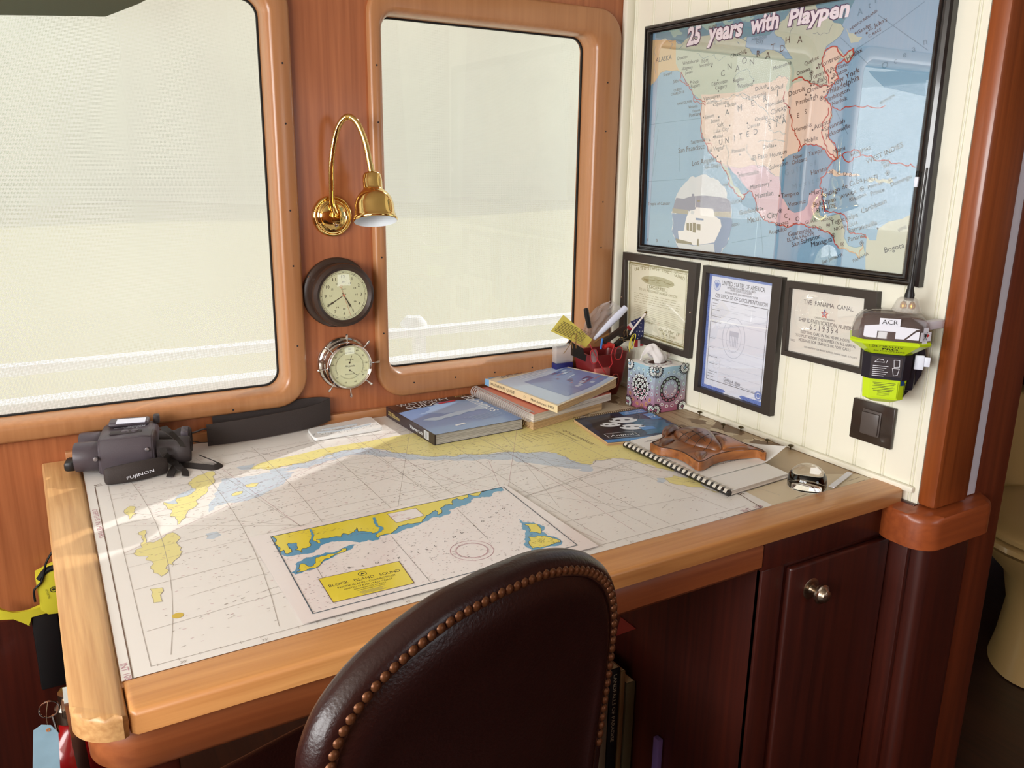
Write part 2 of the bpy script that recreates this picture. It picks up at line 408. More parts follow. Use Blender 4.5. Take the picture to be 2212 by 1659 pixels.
# panelled wall on the right: boards with a bead between them
bm = bmesh.new(); prof = []; y = -.0; P = .0655
yy = -.024
prof.append((0, 0))
while yy > -.955:
    for dy, dx in ((0, 0), (-.0008, .0028), (-.0022, .0028), (-.003, .0004), (-.0045, -.0005), (-.006, .0004), (-.0068, .0028), (-.0082, .0028), (-.009, 0)):
        prof.append((dx, yy+dy))
    yy -= P
prof.append((0, -.9625))
rows = [[(x, y, z) for x, y in prof] for z in (-.75, CEIL)]
loft(bm, rows, closed_loop=False)
box(bm, (.004, -.9625, -.75), (.035, .055, CEIL))
struct(finish('wall_right', bm, M_cream, sharp=20))
bm = bmesh.new(); box(bm, (-.011, -.955, .0), (-.0, -.0, .012), bevel=.003); struct(finish('trim_1', bm, M_cream))
bm = bmesh.new(); box(bm, (-1.40, -.016, .0), (-.012, 0, .022), bevel=.002); struct(finish('trim_2', bm, M_trimx))
bm = bmesh.new(); box(bm, (-.026, -.020, .03), (-.0, 0, CEIL-.002), bevel=.004); struct(finish('trim_3', bm, M_cream))
# post at the end of the panelled wall, white jamb, dark door frame of the next compartment
def sbox(name, lo, hi, m, bevel=.003, **k):
    bm = bmesh.new(); box(bm, lo, hi, bevel=bevel, **k); return struct(finish(name, bm, m))
sbox('trim_4', (-.004, -1.0, -.02), (.105, -.9625, CEIL), M_post, .008)
sbox('trim_5', (.106, -.985, -.02), (.152, -.945, CEIL), M_white, .001)
sbox('trim_6', (.153, -.985, -.75), (.262, -.94, CEIL), wood('door_frame_wood', (84, 34, 16), (112, 50, 24), 'z', .4, .2), .006)
bm = bmesh.new()
prism(bm, [(x, y) for x, y in rrect(-.055, -1.025, .178, -.905, .045)], -.088, -.022, bevel=.014, seg=3); struct(finish('trim_7', bm, wood('bracket_wood', (132, 62, 28), (160, 80, 38), 'x', .4, .2)))
sbox('trim_9', (-.012, -.9645, -.75), (-.0, -.905, -.02), M_maho, .002)
sbox('trim_8', (-.0, -.995, -.75), (.155, -.94, -.088), M_maho, .02, seg=4)
# behind: small dark compartment with the toilet
sbox('wall_compartment_back', (.16, -.12, -.75), (2.0, -.06, CEIL), M_maho)
sbox('wall_compartment_side', (1.6, -1.4, -.75), (1.65, -.1, CEIL), M_maho)
sbox('wall_compartment_front', (1.32, -.985, -.75), (2.0, -.94, CEIL), M_maho)
sbox('floor', (-3.05, -3.7, -.80), (2.05, .055, -.752), M_floor)
sbox('ceiling', (-3.05, -3.7, CEIL+.002), (2.05, .055, CEIL+.05), M_ceil)
def wall_open(name, Mx, outer, holes, th, m):
    bm = bmesh.new()
    for t in (0, th): fill(bm, [outer]+holes, t, Mx)
    for h in holes+[outer]: loft(bm, [[Mx @ Vector((a, b, t)) for a, b in h] for t in (0, th)])
    return struct(finish(name, bm, m))
YZ = Matrix(((0, 0, 1, 0), (1, 0, 0, 0), (0, 1, 0, 0), (0, 0, 0, 1)))
wall_open('wall_left', T(-3.05, 0, 0) @ YZ, [(-3.7, -.75), (0, -.75), (0, CEIL), (-3.7, CEIL)], [rrect(-2.85, .24, -1.78, 1.08, .05), rrect(-1.66, .24, -.6, 1.08, .05)], .05, M_teak)
wall_open('wall_front', T(0, -3.65, 0) @ XZ @ Matrix.Scale(-1, 4, (0, 0, 1)), [(-3.0, -.75), (2.0, -.75), (2.0, CEIL), (-3.0, CEIL)], [rrect(.02, .2, .82, 1.02, .05)], -.05, M_teak)
sbox('wall_right_aft', (2.0, -3.65, -.75), (2.05, -.1, CEIL), M_teak)

# ------------------------------------------------------------------ outside: water, far bank, the boat's white rail
m = mat('harbour_water', (150, 146, 108), .18, bump=.6, bscale=1.5)
bm = bmesh.new(); fill(bm, [[(-60, .5), (60, .5), (60, 90), (-60, 90)]], -2.2); tag(finish('harbour_water', bm, m), 'greenish brown water beyond the windows', 'water')['kind'] = 'stuff'
bm = bmesh.new(); prev = None
for i in range(61):
    x = -60+2*i; h = 34+5*noise.noise(Vector((x*.12, 3, 0))); c = [bm.verts.new((x, 60+4*math.sin(i), -2.2)), bm.verts.new((x, 61, -2.2+h)), bm.verts.new((x, 70, -2.2+h*1.3))]
    if prev:
        for k in range(2): bm.faces.new([prev[k], c[k], c[k+1], prev[k+1]])
    prev = c
tag(finish('far_shore', bm, mat('far_trees_hazed', (176, 178, 150), .9, vary=.25, vscale=.5)), 'hazy wooded bank across the water', 'shore')['kind'] = 'stuff'  # haze is put into the tree colour, lightened to blend with the sky
M_gel = mat('white_gelcoat', (240, 240, 240), .3)
rail = thing('deck_rail', 'white bulwark and cap rail on deck outside the windows', 'railing', (-.8, .9, -.9))
bm = bmesh.new()
pa, pb = at('y', .95, 0, 812), at('y', .95, 1250, 680)
zr = (pa.z+pb.z)/2
box(bm, (-3.2, .92, zr-.012), (1.6, .98, zr+.020), bevel=.008); finish('cap_rail', bm, M_gel, rail)
zb = (at('y', .8, 0, 884).z+at('y', .8, 1250, 722).z)/2
bm = bmesh.new(); box(bm, (-3.2, .78, -.9), (1.6, .86, zb), bevel=.02); finish('bulwark', bm, M_gel, rail)
for px in (905, 1290):
    p = at('y', .95, px, 745)
    bm = bmesh.new(); box(bm, (p.x-.022, .93, zb-.3), (p.x+.022, .97, zr-.012), bevel=.005); finish('rail_post', bm, M_gel, rail)
bm = bmesh.new(); p = at('y', .95, 905, 700); lathe(bm, [(0, zr+.055), (.03, zr+.052), (.05, zr+.03), (.052, zr+.02)], T(p.x, 1.0, 0), 20); finish('cowl', bm, M_gel, rail)
sbox('wall_deck', (-3.3, .055, -.95), (1.6, .78, -.9), M_gel)
# blocker panel added outside, it keeps the sun off the right half of the window
sbox('wall_sun_blocker', (.0, .06, -.9), (.035, .222, 1.25), M_gel, .004)
a_ = [at('y', .12, *q) for q in ((-60, 32), (120, 34), (228, 36), (300, 8), (330, -8), (-60, -60))]
bm = bmesh.new(); prism(bm, [(p.x, p.z) for p in a_], 0, .004, xz(.12)); prism(bm, [(-2.6, .12), (-1.3, .12), (-1.3, .2), (-2.6, .2)], a_[2].z+.05, a_[2].z+.06)
tag(finish('awning', bm, mat('awning_canvas', (70, 76, 58), .9)), 'dark awning edge hanging across the top of the left window', 'awning')

# ------------------------------------------------------------------ chart table
def zcyl(bm, x, y, r, z0, z1, seg=16, mi=0): lathe(bm, [(0, z0), (r, z0), (r, z1), (0, z1)], T(x, y, 0), seg, mi)
table = thing('chart_table', 'built-in wooden chart table with a raised rim, covered with nautical charts', 'table', (-.72, -.46, -.75))
bm = bmesh.new(); box(bm, (-1.395, -.88, -.022), (-.0015, -.0015, -.0015)); finish('tabletop', bm, M_rimx, table)
def rim(name, loop, m):
    bm = bmesh.new(); prism(bm, loop, -.026, .0035, bevel=.007, seg=4); return finish(name, bm, m, table, sharp=50)
arc = [(-1.394+.0-.050*math.cos(math.radians(a)), -.894-.050*math.sin(math.radians(a))) for a in range(0, 91, 10)]
rim('rim_short', [(-1.444, -.002)]+arc+[(-1.394, -.944), (-1.3885, -.940), (-1.3745, -.002)], M_rimy)
rim('rim_long', [(-1.386, -.871), (-1.387, -.936), (-1.380, -.943), (-.012, -.937), (-.0015, -.93), (-.0015, -.866)], M_rimx)
def band(pts, z0, z1, w_, m, name):
    bm = bmesh.new(); n = len(pts); loops = []
    P = [Vector((x, y)) for x, y in pts]
    off = []
    for i, p in enumerate(P):
        a = P[max(0, i-1)]; b = P[min(n-1, i+1)]; d = (b-a).normalized(); off.append(Vector((-d.y, d.x)))
    sec = [(0, z0), (w_-.012, z0), (w_, z0+.012), (w_, z1-.012), (w_-.01, z1), (0, z1)]
    rows = [[(p.x-o.x*a, p.y-o.y*a, z) for a, z in sec] for p, o in zip(P, off)]
    loft(bm, rows, cap0=True, cap1=True); return finish(name, bm, m, table, sharp=45)
ap = [(-1.418, -.02), (-1.418, -.86)]+[(-1.370-.048*math.cos(math.radians(a)), -.870-.048*math.sin(math.radians(a))) for a in range(10, 90, 10)]+[(-1.36, -.918), (-.37, -.912)]
band(ap, -.092, -.028, .012, wood('apron_wood', (128, 66, 34), (158, 90, 50), 'x', .4, .2), 'apron')
bm = bmesh.new(); box(bm, (-1.40, -.90, -.75), (-1.335, -.84, -.093), bevel=.006); finish('leg', bm, M_maho, table)
# the cabinet under the table's right end
cab = thing('base_cabinet', 'dark mahogany cabinet with a panel door under the right end of the chart table', 'cabinet', (-.18, -.5, -.75))
bm = bmesh.new()
box(bm, (-.357, -.912, -.75), (-.010, -.02, -.094), bevel=.002)
box(bm, (-.357, -.916, -.75), (-.300, -.900, -.094), bevel=.003)
box(bm, (-.366, -.922, -.092), (-.012, -.900, -.030), bevel=.004)
finish('body', bm, M_maho, cab)
bm = bmesh.new(); box(bm, (-.296, -.928, -.735), (-.016, -.914, -.100), bevel=.005, seg=3)
d = finish('door', bm, M_maho, cab)
bm = bmesh.new(); K = T(-.236, -.926, -.155) @ RX(PI/2)
lathe(bm, [(0, -.002), (.021, -.002), (.022, .0015), (.019, .003), (.013, .003), (.009, .004), (.0075, .008), (.0085, .014), (.015, .019), (.019, .024), (.019, .028), (.016, .030), (.0155, .032), (.012, .035), (.011, .038), (.006, .0405), (0, .041)], K, 32)
finish('knob', bm, M_nickel, d)

# ------------------------------------------------------------------ charts laid on the table
M_chart = mat('chart_paper', (230, 226, 221), .32, spec=.5, vary=.035, vscale=3)
M_old = mat('old_chart_paper', (176, 152, 120), .4, vary=.22, vscale=6)
M_yel = mat('chart_land_buff', (230, 219, 146), .34)
M_yel2 = mat('chart_land_deep', (206, 176, 60), .34)
M_blu = mat('chart_shoal_blue', (196, 208, 220), .34)
M_line = mat('chart_fine_line', (168, 158, 150), .5)
M_mag = mat('chart_magenta', (188, 140, 150), .5)
M_brn = mat('chart_brown_line', (112, 88, 74), .5)
old = Sheet((-.36, -.868, .0002), (1, 0, 0), (0, 1, 0))
old.rect(0, 0, .349, .849, M_old, 0)
M_old2 = mat('old_chart_brown', (126, 100, 74), .5, vary=.3, vscale=20); M_old3 = mat('old_chart_pale', (212, 196, 168), .5)
for k in range(26):
    x, y = random.uniform(.16, .34), random.uniform(.2, .84); a = random.uniform(.01, .035)
    old.poly([(x+a*math.cos(t/5*PI)*random.uniform(.5, 1.3), y+1.6*a*math.sin(t/5*PI)*random.uniform(.5, 1.2)) for t in range(10)], random.choice((M_old2, M_old3, M_old3)), 1, jag=.006)
for k in range(9): old.line([(.18+.02*k, .30+.01*k), (.24+.013*k, .84)], .0008, M_old2, 2, jag=.01)
old.poly([(.0, 0), (.349, 0), (.349, .03), (.22, .10), (.0, .20)], M_old3, 2)
old.poly([(.10, .42), (.22, .44), (.27, .60), (.20, .70), (.08, .62)], M_old3, 2, jag=.01)
for a, b in (((1830, 1040), (1858, 1031)), ((1838, 1047), (1868, 1037)), ((1720, 1075), (1745, 1067))): old.line(old.px([a, b]), .0012, M_brn, 3)
for k in range(5):
    y = .5+.05*k; old.line([(.12+.03*math.sin(k+t*.7), y+.02*t*.3+.01*math.cos(t)) for t in range(5)], .0014, M_brn, 3, jag=.004)
tag(old.build('old_paper_chart'), 'old brown paper chart under the right end of the table, against the panelled wall', 'chart')
ch = Sheet((-1.3755, -.870, .0008), (1, 0, 0), (0, 1, 0))
ch.poly([(-.0115, 0), (1.083, .002), (1.105, .30), (1.10, .855), (.002, .855)], M_chart, 0)
G = Z(180, 920, .27125); H = Z(700, 900, .27125); I = Z(1150, 900, .27125)
P = ch.px
# light blue shoals
for z_, pts in ((G, [(1220, 330), (1400, 285), (1330, 345), (1260, 350)]), (G, [(1100, 420), (1300, 400), (1500, 370), (1690, 365), (1610, 440), (1480, 520), (1270, 600), (1050, 640), (1000, 690), (1010, 610), (1080, 480)]),
                (G, [(650, 610), (750, 555), (860, 480), (880, 540), (750, 630)]), (G, [(1480, 350), (1800, 290), (2212, 195), (2212, 215), (1800, 330), (1500, 385)]),
                (G, [(970, 860), (1060, 840), (1100, 870), (1040, 900), (980, 900)]),
                (H, [(0, 300), (300, 250), (560, 280), (850, 315), (1150, 300), (1480, 280), (1850, 290), (2120, 385), (2130, 430), (1900, 400), (1500, 340), (1150, 350), (850, 350), (500, 320), (200, 300), (0, 330)]),
                (I, [(380, 400), (480, 400), (460, 440), (370, 430)]), (I, [(990, 490), (1050, 490), (1040, 530), (990, 520)])):
    ch.poly(P(z_(*pts)), M_blu, 1, jag=.012)
north = P(G((1330, 340), (1480, 350), (1600, 320), (1800, 280), (2000, 220))+H((0, 300), (150, 270), (300, 250), (450, 260), (560, 285), (700, 300), (850, 320), (950, 310), (1030, 320), (1150, 300), (1300, 300), (1480, 280), (1600, 290), (1720, 280), (1850, 290), (1950, 340), (2050, 375), (2120, 385))+I((500, 350), (650, 330), (800, 350), (900, 380), (1000, 410), (1150, 440)))
top = P(H((1900, 130), (1500, 60), (800, 118), (600, 150), (300, 205)))+P(G((2180, 135), (1900, 182), (1700, 232), (1500, 272), (1400, 300)))
ch.poly(coast(north, .008, False)+[(1.05, .45), (1.09, .6), (1.0, .80), (.85, .812)]+top[2:], M_yel, 2)
ch.line(coast(north, .006, False), .0012, M_line, 3)
for pts in (G((1030, 360), (890, 410), (860, 480), (870, 530), (770, 570), (750, 620), (640, 610), (690, 720), (750, 790), (820, 730), (830, 680), (870, 660), (900, 590), (940, 560), (990, 490), (1040, 420)),
            G((370, 640), (420, 650), (420, 700), (370, 745), (330, 700)),
            G((440, 850), (500, 830), (500, 930), (560, 930), (640, 890), (710, 850), (750, 870), (740, 930), (780, 970), (770, 1040), (720, 1110), (680, 1100), (670, 1170), (620, 1200), (560, 1170), (560, 1100), (500, 1070), (520, 1040), (400, 1020), (470, 970)),
            G((530, 1300), (630, 1290), (630, 1400), (560, 1410)), G((1290, 470), (1400, 455), (1380, 480), (1300, 490)), G((1190, 540), (1270, 520), (1240, 550), (1190, 560)),
            I((1050, 490), (1120, 470), (1250, 490), (1340, 530), (1400, 580), (1500, 610), (1600, 620), (1450, 605), (1350, 565), (1200, 545), (1100, 530))):
    q = P(pts); q = coast(q, .010); ch.poly(q, M_yel, 2); ch.line(q, .0007, M_line, 3, True)
ch.disc(ch.uv(384, 1330), .0075, M_yel2, 3)
for p in G((1470, 330), (1560, 325), (1650, 310), (1960, 205)): ch.poly([(ch.uv(*p)[0]+a, ch.uv(*p)[1]+b) for a, b in ((-.003, 0), (.002, -.004), (.003, .005))], M_yel2, 3)
# neat lines, graticule, compass lines, soundings
nl = P([(205, 1052), (288, 1470), (1000, 1285), (1645, 1097), (1588, 1062)]); ch.line(nl, .0016, M_brn, 3)
ch.line([(a+.022 if i < 2 else a, b+(.020 if i else 0)) for i, (a, b) in enumerate(nl[:2])]+[(nl[3][0]-.02, nl[3][1]+.02)], .0008, M_line, 3)
ch.line(P([(205, 1052), (260, 1040)]), .001, M_brn, 3)
ch.line(P([(455, 1010), (700, 950), (855, 935), (1000, 905)]), .0012, M_line, 3)
for k in range(42):
    x = .03+k*.025; y = .012; ch.line([(x, y), (x, y+.006)], .0006, M_line, 3)
    if k % 4 == 1: ch.text(str(30+k//4*5)+"'", (x, y-.008), (x+.008, y-.008), M_line, 3)
for k in range(9):
    x = .09+k*.125; ch.line([(x+.0012*(t-5)**2*(k-4)*.35, .03+.083*t) for t in range(10)], .0007, M_line, 3)
for k in range(6):
    y = .11+k*.125; ch.line([(.03+t*.107, y-.0014*(t-4.5)**2+.02) for t in range(11) if t < 10], .0006, M_line, 3)
def clip(p, d, L=1.4):
    t0, t1 = -L, L
    for a, lo, hi in ((0, .03, 1.06), (1, .03, .76)):
        if abs(d[a]) > 1e-6:
            u, v = sorted(((lo-p[a])/d[a], (hi-p[a])/d[a])); t0 = max(t0, u); t1 = min(t1, v)
    return [(p[0]+d[0]*t0, p[1]+d[1]*t0), (p[0]+d[0]*t1, p[1]+d[1]*t1)] if t1 > t0 else None
for c in ((.42, .60), (.55, .47), (.30, .33), (.80, .42), (.93, .30), (.66, .25)):
    for k in range(5):
        a = random.uniform(0, PI); q = clip(c, (math.cos(a), math.sin(a)), random.uniform(.2, .6))
        if q: ch.line(q, .0005, random.choice((M_line, M_mag, M_line)), 3)
for k in range(3200):
    u, v = random.uniform(.05, 1.05), random.uniform(.04, .74)
    if random.random() < .45: v = .55+random.gauss(0, .1); v = min(.76, max(.04, v))
    a = random.uniform(-.4, .4); l = random.uniform(.0015, .005)
    ch.line([(u, v), (u+l*math.cos(a), v+l*math.sin(a))], .0007, random.choice((M_line, M_line, M_brn, M_mag)), 3)
for k in range(40):
    u, v = random.uniform(.08, 1.0), random.uniform(.06, .5); a = .3+random.uniform(-.3, .3); l = random.uniform(.012, .03)
    ch.text(random.choice(('~~~', '. . .', '- - -', '. ~ .')), (u, v), (u+l*math.cos(a), v+l*math.sin(a)), M_line, 3)
ch.ptext('DEPTHS IN METERS', 199, 1102, 215, 1163, M_mag, h=.008)
ch.ptext('INT 108', 259, 1436, 270, 1472, M_mag, h=.008); ch.ptext('INT  108', 1608, 1107, 1650, 1095, M_mag, h=.011)
ch.ptext('108', 216, 1045, 202, 1049, M_brn); ch.ptext('SSI', 1610, 1068, 1594, 1059, M_brn)
ch.ptext('OF NORTH AMERICA', 1214, 931, 1278, 961, M_brn, h=.010, bold=.01); ch.ptext('LESSER ANTILLES', 1200, 932, 1243, 952, M_brn, h=.006)
for k in range(6): ch.line(P([(1120+k*6, 940-k*2), (1150+k*12, 955-k*3)]), .0009, M_brn, 3)
ch.ptext('CANADA', 1478, 1040, 1505, 1044, M_brn)
for k in range(70):
    p = ch.uv(random.uniform(560, 1150), random.uniform(965, 990)); ch.line([p, (p[0]+random.uniform(-.004, .004), p[1]+random.uniform(-.006, .006))], .0006, M_brn, 3)
CH = ch.build('nautical_chart')
tag(CH, 'large pale nautical chart with buff coastlines covering the table top', 'chart')

random.seed(21)
# small chart of Block Island Sound
M_cw = mat('laminated_chart_white', (232, 224, 222), .2, coat=.3); M_cy = mat('laminated_chart_yellow', (226, 208, 66), .25, coat=.3); M_cb = mat('laminated_chart_blue', (82, 150, 188), .25, coat=.3)
sm = Sheet((-1.1639, -.8549, .0042), (1, 0, 0), (0, 1, 0)); P = sm.px
Wd, Ht = .486, .3025
n0 = 12
for i in range(n0): sm.rect(Wd*i/n0, 0, Wd*(i+1)/n0, Ht, M_cw, 0)
E = Z(560, 1040, .18083); Fz = Z(900, 1030, .18083)
blue = P(E((240, 840), (330, 900), (400, 890), (500, 870), (600, 860), (700, 810), (800, 740), (900, 720), (1060, 710), (1200, 730), (1300, 700), (1420, 700), (1440, 660), (1560, 630), (1700, 590), (1800, 560), (1860, 530))+Fz((80, 545), (160, 500), (240, 480), (280, 490), (310, 470), (400, 440), (380, 400), (480, 360), (600, 330), (650, 280), (780, 240), (890, 235), (900, 205), (960, 175), (1050, 165)))
topl = P(Fz((1012, 125)))+P(E((150, 658)))
blue = coast(blue, .005, False)+topl
sm.poly(blue, M_cb, 1)
yel = P(E((150, 658), (200, 760), (250, 850), (290, 820), (300, 850), (340, 865), (390, 840), (360, 800), (330, 760), (345, 740), (440, 735), (455, 780), (430, 820), (500, 850), (520, 800), (560, 800), (600, 780), (600, 720), (630, 690), (700, 740), (690, 690), (760, 680), (850, 670), (990, 660), (1000, 620), (1060, 640), (1140, 600), (1160, 550), (1180, 600), (1350, 620), (1440, 590), (1395, 640), (1410, 672), (1480, 640), (1620, 590), (1700, 530), (1860, 500))+Fz((100, 490), (180, 430), (220, 400), (250, 455), (300, 435), (280, 380), (340, 335), (430, 335), (450, 270), (480, 258), (500, 270), (560, 270), (620, 210), (740, 225), (780, 170), (870, 160), (950, 140)))
q = coast(yel, .005, False)+topl; sm.poly(q, M_cy, 2); sm.line(q, .0007, M_ink, 3, True)
for rv, wd in ((((1370, 438), (1385, 500), (1440, 545), (1470, 575)), .0045), (((610, 575), (645, 640), (630, 700)), .0035), (((1470, 560), (1400, 620)), .005)): sm.line(coast(P(E(*rv)), .004, False), wd, M_cb, 4)
sm.poly(P(E((1530, 392), (1870, 322), (1972, 410), (1640, 498))), M_cw, 3); sm.line(P(E((1530, 392), (1870, 322), (1972, 410), (1640, 498))), .0007, M_brn, 4, True)
sm.poly(P(E((335, 747), (450, 738), (452, 785), (352, 800))), M_cb, 3)
for k in range(14): a = E((1560+random.random()*250, 400+random.random()*60), (0, 0))[0]; a = sm.uv(*a); sm.line([a, (a[0]+.008, a[1]+.001)], .0007, M_mag, 4)
sm.poly(coast(P(E((380, 1090), (430, 1112), (700, 1030), (760, 960), (880, 910), (1050, 830), (1160, 755), (1080, 760), (960, 820), (880, 850), (790, 850), (660, 890), (500, 950), (450, 970), (440, 1050))), .005), M_cb, 1)
sm.poly(P(E((690, 700), (720, 700), (730, 740), (700, 740), (670, 710))), M_cy, 3)
q = coast(P(E((440, 1090), (490, 1060), (480, 1020), (510, 980), (560, 1000), (620, 1020), (670, 960), (680, 910), (790, 890), (830, 870), (900, 865), (980, 810), (1040, 800), (1040, 822), (980, 850), (880, 890), (780, 930), (740, 970), (680, 1030), (600, 1040), (500, 1080))), .004); sm.poly(q, M_cy, 2); sm.line(q, .0006, M_ink, 3, True)
sm.poly(coast(P(Fz((1220, 500), (1270, 545), (1400, 545), (1470, 570), (1530, 610), (1520, 640), (1490, 650), (1560, 700), (1700, 740), (1740, 790), (1600, 830), (1480, 870), (1380, 890), (1330, 850), (1280, 800), (1300, 700), (1300, 640), (1260, 590), (1230, 540))), .006), M_cb, 1)
for pts in (Fz((1290, 570), (1360, 560), (1440, 570), (1470, 600), (1480, 680), (1400, 660), (1350, 660), (1350, 620)), Fz((1330, 720), (1450, 705), (1600, 720), (1720, 760), (1720, 780), (1600, 810), (1480, 850), (1380, 855), (1340, 800))):
    q = coast(P(pts), .004); sm.poly(q, M_cy, 2); sm.line(q, .0006, M_ink, 3, True)
for k in range(22):
    a = sm.uv(*Fz((random.uniform(1370, 1680), random.uniform(735, 800)))[0]); sm.line([a, (a[0]+random.uniform(-.006, .006), a[1]+random.uniform(-.006, .006))], .0005, M_ink, 3)
for k in range(60):
    a = sm.uv(*E((random.uniform(250, 1500), random.uniform(560, 660)))[0])
    if a[1] < Ht-.02: sm.line([a, (a[0]+random.uniform(-.008, .008), a[1]+random.uniform(-.004, .004))], .0005, M_brn, 3)
c = sm.uv(*Fz((660, 880))[0]); r1 = abs(sm.uv(*Fz((880, 870))[0])[0]-c[0])
sm.ring(c, r1*.93, .0009, M_mag, 3); sm.ring(c, r1*1.28, .0009, M_mag, 3)
for k in range(72):
    a = k*PI/36; sm.line([(c[0]+r1*.96*math.cos(a), c[1]+r1*.96*math.sin(a)), (c[0]+r1*1.02*math.cos(a), c[1]+r1*1.02*math.sin(a))], .0006, M_mag, 3)
M_bx = M_cy
tb = P([(688, 1251), (862, 1213), (895, 1260), (720, 1302)]); sm.poly(tb, M_bx, 3); sm.line(tb, .0012, M_brn, 4, True)
bA, bB, bC, bD = (Vector(q) for q in tb)
def bx(u, v): return (bD+(bC-bD)*u).lerp(bA+(bB-bA)*u, v)
for t_, u0, u1, v, hh, bo in (('BLOCK   ISLAND   SOUND', .06, .94, .58, .0078, .012), ('RHODE ISLAND - CONNECTICUT', .14, .86, .455, .0050, .01), ('UNITED STATES - EAST COAST', .2, .8, .35, .0042, 0), ('SOUNDINGS IN FEET', .3, .7, .265, .0034, 0), ('AT MEAN LOWER LOW WATER', .33, .67, .205, .0026, 0)):
    sm.text(t_, bx(u0, v), bx(u1, v), M_ink, h=hh, k=4, bold=bo)
cc = bx(.5, .82); sm.ring(cc, .0062, .0009, M_ink, 4); sm.poly([(cc[0]+a, cc[1]+b) for a, b in ((0, .004), (.003, -.002), (0, -.001), (-.003, -.002))], M_ink, 4)
for k in range(5): sm.line([bx(.34+.02*(k % 2), .16-.025*k), bx(.66-.03*(k % 3), .16-.025*k)], .0006, M_grey, 4)
for t_, x, y in (('B', 1080, 1035), ('L', 1250, 1010), ('O', 1402, 980), ('C', 1540, 950), ('K', 1675, 918), ('I', 1910, 850), ('S', 2005, 815), ('L', 2112, 772)):
    a = sm.uv(*E((x-10, y+8))[0]); sm.text(t_, a, (a[0]+.0045, a[1]+.0), M_ink, h=.0055)
for t_, x, y in (('A', 345, 775), ('N', 452, 722), ('D', 545, 672), ('S', 700, 588), ('O', 790, 535), ('U', 880, 485), ('N', 962, 435), ('D', 1045, 382)):
    a = sm.uv(*Fz((x-10, y+8))[0]); sm.text(t_, a, (a[0]+.0045, a[1]), M_ink, h=.0055)
inr = P([(585, 1160), (1087, 1052), (1247, 1178), (676, 1326)]); sm.line(inr, .0016, mat('chart_border_dark', (70, 84, 96), .5), 4, True)
from mathutils import geometry
def inside(p, poly):
    c_ = False; j = len(poly)-1
    for i in range(len(poly)):
        if (poly[i][1] > p[1]) != (poly[j][1] > p[1]) and p[0] < (poly[j][0]-poly[i][0])*(p[1]-poly[i][1])/(poly[j][1]-poly[i][1])+poly[i][0]: c_ = not c_
        j = i
    return c_
n_ = 0
while n_ < 900:
    p = (random.uniform(.02, Wd-.02), random.uniform(.02, Ht-.02))
    if inside(p, blue) or inside(p, tb): continue
    n_ += 1; sm.line([p, (p[0]+.0022, p[1]+random.uniform(-.0005, .0005))], .0006, random.choice((M_grey, M_grey, M_mag, M_ink)), 3)
for a, b in ((E((680, 1020), (760, 1160)), 0), (E((1580, 660), (2060, 1220)), 0), (Fz((490, 390), (850, 740)), 0), (E((1380, 1320), (1420, 1380)), 0)):
    sm.line(P(a), .0006, M_grey, 3)
def sag(u, v, w_): return (u, v, w_+.0035*max(0, (Ht*.45-v)/Ht)**1.5*2.2+.004*max(0, (u-Wd*.8)/Wd)*max(0, (v-Ht*.6)/Ht)*4)
SM = sm.build('sound_chart')
def sag(u, v, w_): return (u, v, w_)
so = SM.modifiers.new('thickness', 'SOLIDIFY') if 0 else None
bm = bmesh.new(); rows = []
for j in range(13):
    v = Ht*j/12; rows.append([sm.M @ Vector(sag(u, v, -.0006)) for u in [Wd*i/12 for i in range(13)]])
loft(bm, rows, closed_loop=False); finish('backing', bm, M_cw, SM)
tag(SM, 'small laminated yellow and blue chart reading BLOCK ISLAND SOUND, lying on the large chart', 'chart')

